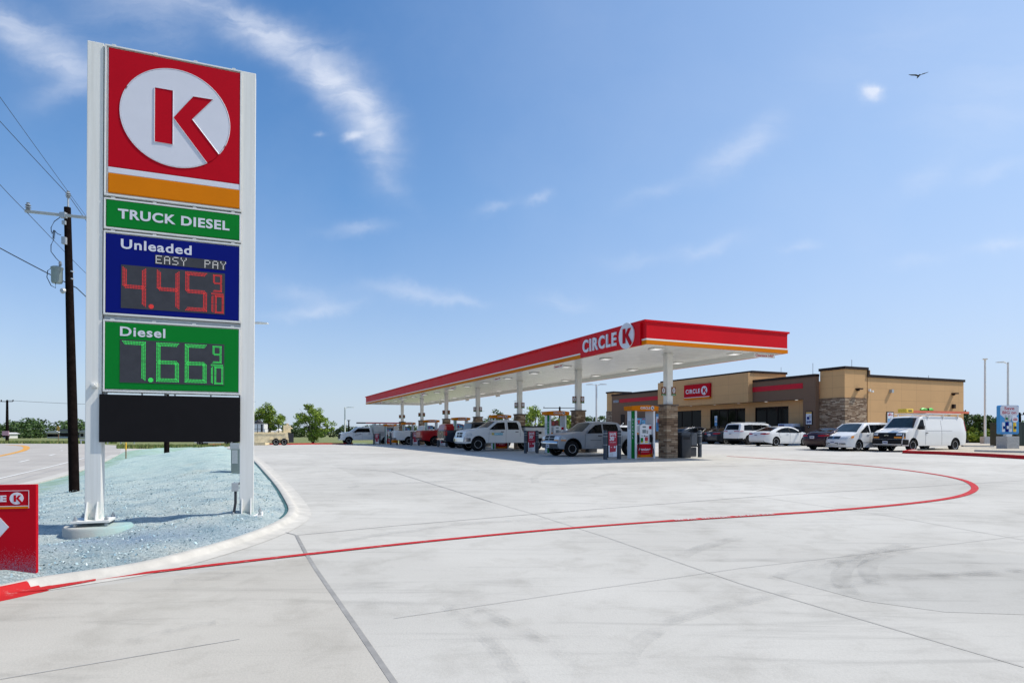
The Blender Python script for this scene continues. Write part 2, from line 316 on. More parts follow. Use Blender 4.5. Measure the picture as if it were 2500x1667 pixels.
# ------------------------------------------------------------------ mesh building
class MB:
    def __init__(s): s.v = []; s.f = []; s.m = []
    def add(s, vs, fs, mi=0):
        o = len(s.v); s.v += [tuple(v) for v in vs]; s.f += [tuple(i+o for i in f) for f in fs]; s.m += [mi]*len(fs); return s
    def box(s, x0, x1, y0, y1, z0, z1, mi=0, bev=0.0):
        if x0 > x1: x0, x1 = x1, x0
        if y0 > y1: y0, y1 = y1, y0
        if z0 > z1: z0, z1 = z1, z0
        if bev:
            bm = bmesh.new(); bmesh.ops.create_cube(bm, size=1)
            for v in bm.verts: v.co = Vector(((x0+x1)/2+v.co.x*(x1-x0), (y0+y1)/2+v.co.y*(y1-y0), (z0+z1)/2+v.co.z*(z1-z0)))
            bmesh.ops.bevel(bm, geom=bm.edges[:], offset=min(bev, .45*min(x1-x0, y1-y0, z1-z0)), segments=2, affect='EDGES', profile=.6)
            s.frombm(bm, mi); return s
        return s.add([(x0,y0,z0),(x1,y0,z0),(x1,y1,z0),(x0,y1,z0),(x0,y0,z1),(x1,y0,z1),(x1,y1,z1),(x0,y1,z1)],
                     [(0,3,2,1),(4,5,6,7),(0,1,5,4),(1,2,6,5),(2,3,7,6),(3,0,4,7)], mi)
    def frombm(s, bm, mi=0):
        bm.verts.index_update(); s.add([v.co[:] for v in bm.verts], [[v.index for v in f.verts] for f in bm.faces], mi); bm.free()
    def tube(s, pts, rad, n=8, mi=0, cap=True):
        pts = [Vector(p) for p in pts]; rs = rad if isinstance(rad, (list, tuple)) else [rad]*len(pts); vs = []; fs = []
        for i, p in enumerate(pts):
            d = (pts[min(i+1, len(pts)-1)]-pts[max(i-1, 0)]).normalized()
            a = Vector((0, 0, 1)) if abs(d.z) < .9 else Vector((1, 0, 0)); u = d.cross(a).normalized(); w = d.cross(u)
            for k in range(n):
                t = 2*math.pi*(k+.5)/n; vs.append(p+(u*math.cos(t)+w*math.sin(t))*rs[i])
        for i in range(len(pts)-1):
            for k in range(n): fs.append((i*n+k, i*n+(k+1) % n, (i+1)*n+(k+1) % n, (i+1)*n+k))
        if cap: fs += [tuple(range(n)), tuple(reversed(range((len(pts)-1)*n, len(pts)*n)))]
        return s.add(vs, fs, mi)
    def lathe(s, prof, n=24, axis='z', c=(0, 0, 0), mi=0):
        vs = []; fs = []
        for (r, h) in prof:
            for k in range(n):
                t = 2*math.pi*k/n; a, b_ = r*math.cos(t), r*math.sin(t)
                p = (a, b_, h) if axis == 'z' else ((a, h, b_) if axis == 'y' else (h, a, b_))
                vs.append((p[0]+c[0], p[1]+c[1], p[2]+c[2]))
        for i in range(len(prof)-1):
            for k in range(n): fs.append((i*n+k, i*n+(k+1) % n, (i+1)*n+(k+1) % n, (i+1)*n+k))
        if prof[0][0] > 1e-6: fs.append(tuple(reversed(range(n))))
        if prof[-1][0] > 1e-6: fs.append(tuple(range((len(prof)-1)*n, len(prof)*n)))
        return s.add(vs, fs, mi)
    def prism(s, poly, y0, y1, mi=0, plane='xz'):
        n = len(poly)
        f = {'xz': lambda a, b_, d: (a, d, b_), 'yz': lambda a, b_, d: (d, a, b_), 'xy': lambda a, b_, d: (a, b_, d)}[plane]
        vs = [f(a, b_, y0) for a, b_ in poly]+[f(a, b_, y1) for a, b_ in poly]
        tri = tessellate_polygon([[Vector((a, b_, 0)) for a, b_ in poly]])
        fs = [tuple(t) for t in tri]+[tuple(i+n for i in reversed(t)) for t in tri]+[(i, (i+1) % n, (i+1) % n+n, i+n) for i in range(n)]
        return s.add(vs, fs, mi)
    def xf(s, mat):
        s.v = [tuple(mat @ Vector(v)) for v in s.v]; return s
    def build(s, name, mats, parent=None, smooth=None, org=(0, 0, 0), fixn=True):
        me = bpy.data.meshes.new(name); me.from_pydata([(v[0]-org[0], v[1]-org[1], v[2]-org[2]) for v in s.v], [], s.f)
        if not isinstance(mats, (list, tuple)): mats = [mats]
        for m in mats: me.materials.append(m)
        me.polygons.foreach_set('material_index', s.m)
        if fixn:
            bm = bmesh.new(); bm.from_mesh(me); bmesh.ops.recalc_face_normals(bm, faces=bm.faces[:]); bm.to_mesh(me); bm.free()
        if smooth is not None:
            me.shade_smooth(); me.set_sharp_from_angle(angle=R(smooth))
        me.update()
        o = bpy.data.objects.new(name, me); COL.objects.link(o)
        if parent is not None:
            o.parent = parent
        return o
def tag(o, label=None, cat=None, group=None, kind=None):
    if label: o['label'] = label
    if cat: o['category'] = cat
    if group: o['group'] = group
    if kind: o['kind'] = kind
    return o
def empty(name, loc, rz=0.0, label=None, cat=None, group=None):
    o = bpy.data.objects.new(name, None); COL.objects.link(o); o.empty_display_size = .3
    o.location = loc; o.rotation_euler = (0, 0, rz); return tag(o, label, cat, group)
def kids(o): return [c for c in bpy.data.objects if c.parent == o]
def copy_tree(o, parent=None):
    ch = kids(o); c = o.copy(); COL.objects.link(c); c.parent = parent
    for k in ch: copy_tree(k, c)
    return c
TXT = {}
def text(parent, s, x0, x1, z0, z1, y, mat, th=.01, bold=.0, name='lettering', face='-y', shear=0.0, org=(0,0,0), spacing=1.0, collect=None):
    """flat raised lettering filling the box x0..x1 by z0..z1, its front at y, facing -y (or -x with x read as the distance along -y)"""
    key = (s, bold, shear, spacing)
    if key not in TXT:
        cu = bpy.data.curves.new('t', 'FONT'); cu.body = s; cu.size = 1; cu.offset = bold; cu.shear = shear; cu.space_character = spacing; cu.resolution_u = 4
        o = bpy.data.objects.new('t', cu); COL.objects.link(o)
        dg = bpy.context.evaluated_depsgraph_get(); me = bpy.data.meshes.new_from_object(o.evaluated_get(dg))
        vs = [v.co.copy() for v in me.vertices]; fs = [tuple(p.vertices) for p in me.polygons]
        bpy.data.objects.remove(o); bpy.data.curves.remove(cu); bpy.data.meshes.remove(me)
        a0 = min(v.x for v in vs); a1 = max(v.x for v in vs); b0 = min(v.y for v in vs); b1 = max(v.y for v in vs)
        TXT[key] = ([((v.x-a0)/(a1-a0), (v.y-b0)/(b1-b0)) for v in vs], fs)
    uv, fs = TXT[key]
    cnt = {}
    for f in fs:
        for i in range(len(f)):
            e = (f[i], f[(i+1) % len(f)]); k = tuple(sorted(e)); cnt.setdefault(k, []).append(e)
    n = len(uv)
    def pos(a, b_, d):
        if face == '-y': return (x0+(x1-x0)*a, y+d, z0+(z1-z0)*b_)
        return (y+d, x0+(x1-x0)*a, z0+(z1-z0)*b_)
    vs = [pos(a, b_, -th if face != '+x' else th) for a, b_ in uv]+[pos(a, b_, 0) for a, b_ in uv]
    ff = list(fs)+[(e[0][0], e[0][1], e[0][1]+n, e[0][0]+n) for e in cnt.values() if len(e) == 1]
    mb = collect if collect is not None else MB()
    mb.add(vs, ff)
    if collect is not None: return None
    return mb.build(name, mat, parent, org=org, fixn=False)
def arc(cx, cz, r, a0, a1, n): return [(cx+r*math.cos(R(a0+(a1-a0)*i/n)), cz+r*math.sin(R(a0+(a1-a0)*i/n))) for i in range(n+1)]
KST = [(-.40,-.56), (-.06,-.56), (-.06,.56), (-.40,.56)]
KAR = [(-.06,0), (.572,-.832), (.70,-.745), (.806,-.613), (.30,.03), (.69,.52), (.31,.52)]
def emblem(parent, cx, cz, r, y, th=.02, org=(0,0,0), face='-y', disc=None, letter=None, rx=None):
    rx = rx or r
    sg = -1
    d = MB(); pl = 'xz' if face == '-y' else 'yz'
    fx = 1 if face == '-y' else -1
    pts = [(cx+fx*rx*math.cos(2*math.pi*i/48), cz+r*math.sin(2*math.pi*i/48)) for i in range(48)]
    d.prism(pts, y, y-th, plane=pl)
    o1 = d.build('emblem_disc', disc or m_letter, parent, org=org)
    k = MB()
    for poly in (KST, KAR): k.prism([(cx+fx*rx*a, cz+r*b_) for a, b_ in poly], y-th*.98, y-th*1.6, plane=pl)
    k.build('emblem_letter', letter or m_red, parent, org=org)
    return o1
def drape(poly, step, f, dz, name, mat, parent=None, smooth=None):
    """a sheet over the terrain inside the outline"""
    tri = tessellate_polygon([[Vector((a, b_, 0)) for a, b_ in poly]])
    bm = bmesh.new(); vs = [bm.verts.new((a, b_, 0)) for a, b_ in poly]
    for t in tri:
        try: bm.faces.new([vs[i] for i in t])
        except ValueError: pass
    xs = [p[0] for p in poly]; ys = [p[1] for p in poly]
    for ax, lo, hi in ((0, min(xs), max(xs)), (1, min(ys), max(ys))):
        s = step if not callable(step) else None
        t = lo
        while True:
            t += s if s else step(t)
            if t >= hi: break
            co = Vector((t, 0, 0)) if ax == 0 else Vector((0, t, 0)); no = Vector((1, 0, 0)) if ax == 0 else Vector((0, 1, 0))
            bmesh.ops.bisect_plane(bm, geom=bm.verts[:]+bm.edges[:]+bm.faces[:], plane_co=co, plane_no=no)
    for v in bm.verts: v.co.z = f(v.co.x, v.co.y)+dz
    for fc in bm.faces:
        fc.normal_update()
        if fc.normal.z < 0: fc.normal_flip()
    mb = MB(); mb.frombm(bm)
    o = mb.build(name, mat, parent, smooth=60, fixn=False)
    return o
def resample(pts, step):
    out = [Vector(pts[0])]
    for a, b_ in zip(pts, pts[1:]):
        a, b_ = Vector(a), Vector(b_); n = max(1, int((b_-a).length/step))
        out += [a+(b_-a)*(i+1)/n for i in range(n)]
    return out
def smoothline(pts, it=3):
    pts = [Vector(p) for p in pts]
    for _ in range(it):
        q_ = [pts[0]]
        for a, b_ in zip(pts, pts[1:]): q_ += [a*.75+b_*.25, a*.25+b_*.75]
        pts = q_+[pts[-1]]
    return pts
def ribbon(pts, w, dz, name, mat, step=.8, f=G, kind='structure', sm=2, mb=None):
    pts = smoothline(pts, sm); pts = resample(pts, step); vs = []; fs = []
    ws = w if callable(w) else (lambda t: w)
    for i, p in enumerate(pts):
        d = (pts[min(i+1, len(pts)-1)]-pts[max(i-1, 0)]).normalized(); n = Vector((-d.y, d.x)); t = i/max(1, len(pts)-1)
        for sgn in (-1, 1):
            q_ = p+n*sgn*ws(t)/2; vs.append((q_.x, q_.y, f(q_.x, q_.y)+dz))
    for i in range(len(pts)-1): fs.append((2*i, 2*i+1, 2*i+3, 2*i+2))
    own = mb is None
    mb = mb or MB(); mb.add(vs, fs)
    if own:
        o = mb.build(name, mat, fixn=False); 
        if kind: o['kind'] = kind
        return o
# ------------------------------------------------------------------ THE GROUND
def fieldz(X, Y):
    z = G(X, Y)
    if Y < 52 and X > -60: z -= .35
    elif Y < 64: z -= .35*(1-ss(Y, 52, 64))
    return z-.035
def fstep(t):
    a = abs(t); return 2.5 if a < 90 else (12 if a < 400 else 200)
o = drape([(-1500,-60), (1500,-60), (1500,2500), (-1500,2500)], fstep, fieldz, 0, 'ground', m_field); tag(o, kind='structure')
# lot: concrete from the foreground to the red kerb beyond the canopy
foot = []
sp_ = smoothline(curbW, 2); CURB = resample(sp_, .5)
tipL = [tipW[0], tipW[1], tipW[2], tipW[3], tipW[4]]
backr_px = [(296,1092),(380,1090),(464,1088),(564,1085),(640,1085),(706,1085),(764,1084.5),(862,1084)]
backW = [P(u, v) for u, v in backr_px]
backL = [tuple(L2W(x, y)[:2]) for x, y in ((18, 79), (30, 79.5), (75, 80), (75, 20.5))]
lotpoly = [(-14, -6)] + [(p[0], p[1]) for p in [(-11, 2.5)]+curbW] + tipL + [tipW[5]] + backW + backL + [(70, -6)]
def lstep(t): return 1.0 if abs(t) < 40 else 3.0
drape(lotpoly, lstep, G, .0, 'parking_lot', mc)['kind'] = 'structure'
bedpoly = curbW + tipW + roadW
def bedz(X, Y):
    d = dist_poly(X, Y, curbW)
    n = .03*math.sin(X*1.7+Y*.9)+.025*math.sin(X*3.3-Y*2.1)+.015*math.sin(7*X+5*Y)
    dr = dist_poly(X, Y, tipW+roadW)
    k = ss(dr, 0, 1.5)
    k2 = math.exp(-((X+6.75)**2+(Y-8.95)**2)/.6)
    return G(X, Y)-.10*k2+(.035+.095*ss(d, 0, .5)+n*ss(d, .1, .8))*k
drape(bedpoly, lambda t: .3 if abs(t) < 16 else 1.2, bedz, 0, 'seeded_ground', mh)['kind'] = 'structure'
# loose fibre clumps of the mulch
mb = MB(); rnd = random.Random(3)
def clump(mb, X, Y, z, s, rnd):
    a = rnd.random()*6.28; e = rnd.uniform(.2, .9); ca, sa = math.cos(a), math.sin(a); t = rnd.uniform(.1, .9)
    p = Vector((X, Y, z)); u = Vector((ca, sa, t*.6))*s; w = Vector((-sa, ca, rnd.uniform(-.6, .6)))*s*e*.5
    mb.add([p-u*.5, p+w, p+u*.5+Vector((0, 0, s*.3)), p-w+Vector((0, 0, s*.25))], [(0, 1, 2, 3)], rnd.choice((0, 1, 1, 2)))
cnt = 0
bx0, bx1 = -14, -2
while cnt < 14000:
    X = rnd.uniform(-14, -3); Y = 5+(rnd.random()**1.5)*14
    if not inside(X, Y, bedpoly) or dist_poly(X, Y, curbW) < .12: cnt += .2; continue
    if X < -.85*Y-1: cnt += .2; continue
    clump(mb, X, Y, bedz(X, Y), rnd.uniform(.012, .04), rnd); cnt += 1
mk = [M('mulch_pale', (.52, .60, .60), .95, 0, .2, 9), M('mulch_blue', (.24, .36, .42), .95, 0, .2, 9), M('mulch_teal', (.42, .55, .57), .95, 0, .2, 9)]
tag(mb.build('mulch_fibre', mk, fixn=False), 'pale blue green seeding mulch fibres covering the bed below the tall price sign', 'mulch', kind='stuff')
# kerb round the bed: rolled section
def sweep(path, prof, name, mats, zf, closed=False, mi=None):
    vs = []; fs = []; ms = []; n = len(prof)
    for i, p in enumerate(path):
        d = (path[min(i+1, len(path)-1)]-path[max(i-1, 0)]).normalized(); nn = Vector((d.y, -d.x))   # to the right of travel
        for (a, h_) in prof:
            q_ = p+nn*a; vs.append((q_.x, q_.y, zf(q_.x, q_.y)+h_))
    for i in range(len(path)-1):
        for k in range(n-1):
            fs.append((i*n+k, i*n+k+1, (i+1)*n+k+1, (i+1)*n+k)); ms.append(mi(i, k) if mi else 0)
    mb = MB(); mb.v = vs; mb.f = fs; mb.m = ms
    return mb.build(name, mats, smooth=50, fixn=True)
for c in CURB: pass
kerb = sweep(CURB, [(-.035,-.2),(-.035,.068),(-.015,.078),(.06,.078),(.09,.068),(.13,.025),(.17,.012),(.36,.004)], 'kerb', [m_curb, m_rline], glot, mi=lambda i, k: 1 if (CURB[i].x/CURB[i].y*1520+1250 < 40 and k >= 3) or (CURB[i].x/CURB[i].y*1520+1250 < 78 and k >= 5) else 0)
tag(kerb, kind='structure')
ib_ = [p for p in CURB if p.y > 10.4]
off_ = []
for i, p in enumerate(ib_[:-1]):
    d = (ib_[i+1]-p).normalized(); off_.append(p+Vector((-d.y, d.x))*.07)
ribbon(off_, .055, .012, 'dyed_shaded_edge', M('dyed_shaded_soil', (.035, .10, .11), .95, 0, .4, 6), step=.4, f=bedz, sm=0)  # teal dye along the kerb back, with the kerb's shade put into the colour
# far red kerbs
m_bedge = M('kerb_dirt', (.35, .36, .30), .9)
bk_ = resample([Vector(p) for p in backW], 1.0)
tag(sweep(bk_, [(-.16,-.3),(-.16,.14),(0,.15),(.03,-.02)], 'red_kerb', [m_redp], G), kind='structure')
# field strip just behind the red kerb is mulched too
bs = [tuple(p) for p in backW[4:]]
drape(bs+[(bs[-1][0]+1, bs[-1][1]+5), (bs[0][0]-2, bs[0][1]+5)], 2.0, lambda X, Y: G(X, Y)+.02, .0, 'verge', mh)['kind'] = 'structure'
# road
rf = [Pf(u, v, lambda X, Y: ROADZ) for u, v in ((0,1082.5),(200,1083),(283,1087))]
roadpoly = [(p[0], p[1]) for p in roadW[:8]] + [(-70, 8), (-190, 70)] + [(-160, 112)]+rf+[backW[0], tipW[5]]
def roadz(X, Y): return min(G(X, Y), ROADZ+.35) 
drape(roadpoly, 3.0, G, .018, 'road', mr)['kind'] = 'structure'
rw = [Vector(p) for p in roadW[:7]]
tag(sweep(resample(smoothline(rw, 2), .8), [(-.02,-.1),(-.02,.05),(.02,.055),(.55,.03),(.6,-.05)], 'gutter', [m_curb], lambda X, Y: G(X, Y)), kind='structure')
m_yel = M('road_yellow', (.62, .30, .04), .7, 0, .1, 3); m_wp = M('road_white', (.62, .61, .58), .7, 0, .1, 3)
fz = lambda X, Y: ROADZ
def rp(pts): return [Pf(u, v, lambda X, Y: ROADZ) for u, v in pts]
ribbon(rp([(-60,1124),(0,1113.5),(30,1107),(55,1101),(66,1095),(64,1090),(50,1087.2),(20,1086)]), lambda t: .35+.5*t, .03, 'yellow_line', m_yel, sm=3)
ribbon(rp([(-50,1180),(0,1169),(60,1155),(120,1141),(200,1120),(250,1107)]), .16, .03, 'edge_line', m_wp)
mb = MB()
for a, b_ in (((46,1129),(71,1123)), ((120,1113),(134,1109)), ((149,1100.8),(153,1099.5)), ((147,1093),(150,1092))):
    ribbon(rp([a, b_]), .2, .03, '', None, mb=mb, sm=0)
tag(mb.build('lane_line', m_wp, fixn=False), kind='structure')
# painted red line on the lot
def dp(x, y): return P(x*1.063, y*1.063)
red = [(120,1344),(200,1333),(400,1308),(700,1273.5),(1000,1241),(1300,1213),(1600,1192),(1900,1174),(2100,1156),(2200,1142),(2238,1128),(2240,1116),(2215,1102),(2150,1089),(2060,1077),(1960,1067),(1860,1059.5),(1760,1053),(1670,1047.5)]
ribbon([dp(*p) for p in red], lambda t: .115 if t < .33 else .15, .0095, 'red_line', m_rline, step=.4, sm=3)
wedge = [dp(*p) for p in [(-40,1335),(0,1340),(35,1341.5),(75,1348),(120,1346),(220,1331),(220,1335),(100,1357),(50,1362),(0,1366),(-40,1370)]]
drape(wedge, .5, G, .0125, 'red_wedge', m_rline)['kind'] = 'structure'
# repainted letters in the line
LINE = smoothline([dp(*p) for p in red], 3)
# joints
def sq(x, y): return P(1200+x/1.809, 1080+y/1.809)
def s3(x, y): return P(x/1.96, 1150+y/1.96)
drape([sq(*p) for p in [(1240,590),(1500,528),(1900,482),(2500,505),(2500,765),(2000,748),(1650,700)]], 1.0, G, .002, 'concrete_pour', mc_grey)['kind'] = 'structure'
drape([s3(*p) for p in [(-60,610),(400,560),(1000,480),(1478,408),(1660,700),(2020,1240),(-60,1240)]], 1.0, G, .003, 'concrete_pour', mc_warm)['kind'] = 'structure'
if 0: drape([sq(*p) for p in [(1000,640),(1650,760),(1280,960),(800,1010),(560,800)]], 1.0, G, .002, 'concrete_pour', mc_lite)['kind'] = 'structure'
m_joint = M('joint_sealant', (.27, .26, .245), .8, 0, .15, 5); m_joint2 = M('saw_joint', (.33, .32, .305), .9, 0, .15, 5)
ribbon([dp(*p) for p in [(681,1229),(712,1288),(790,1400),(905,1568),(1000,1710)]], .045, .0055, 'expansion_joint', m_joint, sm=1)
mb = MB()
for ln, w_ in (([(681,1229),(900,1208),(1230,1180),(1740,1140),(2352,1103)], .02), ([(1130,1153),(1225,1180),(1400,1236),(1700,1340),(2352,1532)], .010), ([(-20,1564),(300,1510),(550,1468)], .012),
               ([(1740,1140),(2050,1186),(2352,1240)], .012), ([(905,1420),(1300,1362),(1700,1305),(2352,1230)], .007), ([(590,1062),(900,1083),(1130,1153)], .02), ([(900,1083),(1400,1075),(2100,1062)], .03), ([(625,1224),(655,1222),(681,1229)], .02)):
    ribbon([dp(*p) for p in ln], w_, .0055, '', None, mb=mb, sm=0)
tag(mb.build('saw_joints', m_joint2, fixn=False), kind='structure')
# tyre marks: scuffed translucent rubber films
mt, gg, b, co = custom('tyre_mark')
nn = gg.noise(co, 3.5, 6, .7); fine = gg.noise(co, 40, 3, .7)
a_ = gg.math('MULTIPLY', gg.math('MULTIPLY_ADD', nn.outputs['Fac'], 3.2, -1.25, clamp=True), gg.math('MULTIPLY_ADD', fine.outputs['Fac'], 1.4, -.25, clamp=True))
b.inputs['Base Color'].default_value = (.20, .195, .185, 1); b.inputs['Roughness'].default_value = .9
gg.link(gg.math('MULTIPLY', a_, .45), b.inputs['Alpha'])
mb = MB()
marks = [([(1230,1110),(1225,1095),(1260,1084),(1330,1078)], .22), ([(1350,1103),(1400,1088),(1480,1080),(1560,1076)], .22), ([(1900,1308),(1925,1290),(1990,1272),(2080,1252)], .2), ([(1950,1365),(1925,1325),(1950,1295),(2040,1265)], .2), ([(2020,1345),(1985,1310),(2010,1282),(2100,1258)], .2),
         ([(1565,1280),(1600,1262),(1700,1235)], .2), ([(1440,1530),(1450,1490),(1510,1450)], .16), ([(300,1478),(380,1455),(500,1432)], .14), ([(760,1250),(900,1225),(1100,1200),(1400,1185)], .2), ([(800,1120),(1000,1105),(1300,1100)], .25),
         ([(2150,1325),(2352,1315)], .2), ([(700,1085),(900,1078),(1100,1082)], .35), ([(1500,1440),(1700,1385),(1960,1340),(2352,1310)], .14), ([(1100,1400),(1300,1500),(1380,1600)], .12), ([(1030,1395),(1140,1480),(1200,1580)], .12), ([(400,1340),(540,1322)], .22), ([(1780,1330),(1850,1300),(1960,1290)], .15)]
for i, (ln, w_) in enumerate(marks): ribbon([dp(*p) for p in ln], w_, .0155+.0006*i, '', None, mb=mb, sm=2, step=.3)
tag(mb.build('tyre_marks', mt, fixn=False), kind='structure')
# gravel island and kerbs at the right
isl = [Pf(u, v, lambda X, Y: glot(X, Y)+.1) for u, v in ((2212,1102),(2300,1104.5),(2400,1109),(2500,1114.5),(2640,1122))]
islb = [Pf(u, v, lambda X, Y: glot(X, Y)+.1) for u, v in ((2700,1083.5),(2425,1083.5),(2352,1084),(2330,1090),(2250,1097.5))]
drape(isl+islb, 1.0, glot, .10, 'gravel_bed', m_gravel)['kind'] = 'structure'
tag(sweep(resample([Vector(p) for p in [islb[-1]]+isl], .5), [(0,.105),(.02,.16),(.17,.16),(.2,.0)], 'red_island_kerb', [m_redp], glot), kind='structure')
for (a, b_) in (((2378,1097.5),(2560,1102)), ((2352,1086.5),(2428,1087.5))):
    pa, pb = [Pf(*q_, lambda X, Y: glot(X, Y)+.2) for q_ in (a, b_)]
    tag(sweep(resample([Vector(pa), Vector(pb)], 1), [(-.35,-.05),(-.35,.2),(-.02,.2),(.0,.0)], 'kerb', [m_curb], glot), kind='structure')
tag(sweep(resample([Vector(p) for p in [isl[0], islb[-1], islb[-2], islb[-3]]], .5), [(-.16,.0),(-.15,.15),(0,.15),(.02,-.02)], 'kerb', [m_curb], glot), kind='structure')
# ------------------------------------------------------------------ FOLIAGE
def leafmats(tagname, c1, c2, c3):
    out = []
    for i, c in enumerate((c1, c2, c3)):
        n = '%s_leaf_%s' % (tagname, 'abc'[i])
        m = M(n, c, .6, 0, .25, 1.5, spec=.3); out.append(m)
    return out
def leaf(mb, p, s, rnd, mi):
    d = Vector((rnd.gauss(0, 1), rnd.gauss(0, 1), rnd.gauss(0, 1)+.6)).normalized(); a = d.orthogonal().normalized(); b_ = d.cross(a)
    t = rnd.random()*6.28; u = a*math.cos(t)+b_*math.sin(t); w = d.cross(u)
    mb.add([p-u*s, p+w*s*.55, p+u*s, p-w*s*.55], [(0, 1, 2, 3)], mi)
m_bark = M('tree_bark', (.10, .08, .06), .9, 0, .3, 9, .5, 20)
def crown_mb(blobs, nleaf, ls, rnd, solid=.55):
    mb = MB(); tw = sum(b_[3]**2 for b_ in blobs)
    for (cx, cy, cz, r, sq) in [(*b_[:4], b_[4] if len(b_) > 4 else .8) for b_ in blobs]:
        n = int(nleaf*r*r/tw)
        sub = [(Vector((rnd.gauss(0, 1), rnd.gauss(0, 1), rnd.gauss(0, 1))).normalized()*r*rnd.uniform(.35, 1.0), r*rnd.uniform(.3, .55)) for _ in range(max(5, int(9*solid+5)))]
        for _ in range(n):
            c, rr = rnd.choice(sub)
            q_ = Vector((rnd.gauss(0, 1), rnd.gauss(0, 1), rnd.gauss(0, 1))).normalized()*rr*rnd.uniform(.3, 1.05)+c
            p = Vector((cx+q_.x, cy+q_.y, cz+q_.z*sq))
            if p.z < .05: continue
            leaf(mb, p, ls*rnd.uniform(.6, 1.3), rnd, rnd.choice((0, 0, 1, 2)))
    return mb
GR1 = leafmats('mesquite', (.19, .27, .028), (.28, .37, .045), (.10, .16, .02))
GR2 = leafmats('oak', (.07, .125, .03), (.11, .17, .045), (.04, .075, .018))
def tree(X, Y, h, spread, label, seed, nleaf=3500, ls=.13, mats=GR1, low=.25, group=None, name='tree', trunk=True, stems=3, zb=None, blobs=None):
    rnd = random.Random(seed); t = empty(name, (X, Y, (G(X, Y) if zb is None else zb)-.05), rnd.random()*6, label, 'tree', group)
    if blobs is None:
        blobs = []
        for k in range(9):
            a = k*2.4+rnd.random(); rr = spread*rnd.uniform(.25, .62)*(.4 if k == 0 else 1)
            blobs.append((math.cos(a)*rr, math.sin(a)*rr, h*rnd.uniform(low+.15, .84), spread*rnd.uniform(.3, .46)))
    mb = MB(); ends = [Vector(b_[:3]) for b_ in blobs]
    for k in range(stems):
        a = k*6.28/stems; root = Vector((math.cos(a)*.06*stems*.3, math.sin(a)*.06*stems*.3, 0))
        mid = Vector((math.cos(a)*spread*.14, math.sin(a)*spread*.14, h*.3))
        mb.tube([root, (root+mid)/2+Vector((.03, .02, 0)), mid], [h*.022, h*.018, h*.014], 7)
        for e in ends[k::stems]:
            mm = (mid+e)/2+Vector((rnd.uniform(-.1, .1), rnd.uniform(-.1, .1), .1))*h*.2
            mb.tube([mid, mm, e], [h*.012, h*.008, h*.003], 5)
            for _ in range(3):
                d = Vector((rnd.gauss(0, 1), rnd.gauss(0, 1), rnd.gauss(.3, .6)))*spread*.18
                mb.tube([mm, e+d], [h*.005, h*.0015], 4)
    mb.build('trunk', m_bark, t, smooth=60)
    crown_mb(blobs, nleaf, ls, rnd).build('crown', mats, t, fixn=False)
    return t
p = P(764, 1082)
tree(p[0], p[1], 5.2, 3.15, 'bushy green tree with a low leafy skirt, standing left of the white service truck', 11, 9500, .105, low=.1,
     blobs=[(-2.3,0,2.3,.95),(-1.6,.3,3.2,1.15),(-.4,0,3.6,1.2),(.7,-.2,4.0,1.15),(1.5,.2,3.2,1.05),(2.2,0,2.5,.75),(.2,0,2.2,1.1),(-.3,.1,.75,.85),(.4,-.2,1.1,.8),(-1.0,0,1.6,.8),(1.1,0,1.7,.8),(1.1,0,4.75,.5)])
X, Y = (650-1250)/1520*86, 86
tree(X, Y, 5.6, 3.2, 'rounded green tree behind the tan tank trailer, just right of the tall price sign', 12, 9500, .12,
     blobs=[(-2.4,0,3.0,1.2),(-1.2,.3,3.9,1.4),(.2,0,4.3,1.35),(1.4,0,4.0,1.2),(2.4,.2,3.3,1.1),(3.0,0,2.6,.8),(0,0,2.5,1.4),(-2,0,1.8,1.1),(1.6,0,2.0,1.1)])
# trees behind the canopy and the store
for (u, vt, Yd, sp_w, lab, sd, mt_) in [
    (1198, 1003, 84, 3.3, 'ragged dark green tree behind the white pickup with the blue lettered door', 21, GR2), (1300, 995, 88, 3.5, 'largest olive green tree between the third and second canopy columns', 22, GR1), (1245, 1018, 92, 2.4, 'small tree half hidden behind the stone base of the third column', 23, GR2),
    (1380, 1012, 90, 2.6, 'green tree showing past the second column from the right, left of its stone base', 24, GR1), (1456, 1015, 95, 3.0, 'bushy tree at the foot of the twin headed light pole left of the store', 25, GR2),
    (2372, 1018, 62, 2.5, 'dark spreading tree directly right of the store wall behind the white van', 26, GR2), (2395, 1050, 60, 1.8, 'low lighter bush in front of the dark tree right of the store', 27, GR1), (2440, 1040, 66, 2.2, 'green tree behind the flagpole like light pole at the right', 28, GR2),
    (2485, 1030, 60, 2.2, 'bright green tree at the right edge behind the dark utility cabinets', 29, GR1), (2530, 1040, 58, 2.2, 'green tree cut off by the right edge of the view', 30, GR2), (2420, 1052, 70, 2.2, 'low dark shrub tree between the two tall poles on the right', 31, GR2)]:
    X = (u-1250)/1520*Yd; z0 = G(X, Yd); hh = (1055-vt)*Yd/1520+1.15-z0
    tree(X, Yd, hh, sp_w, lab, sd, 4600, .15, mt_, low=-.05, group='trees round the lot' )
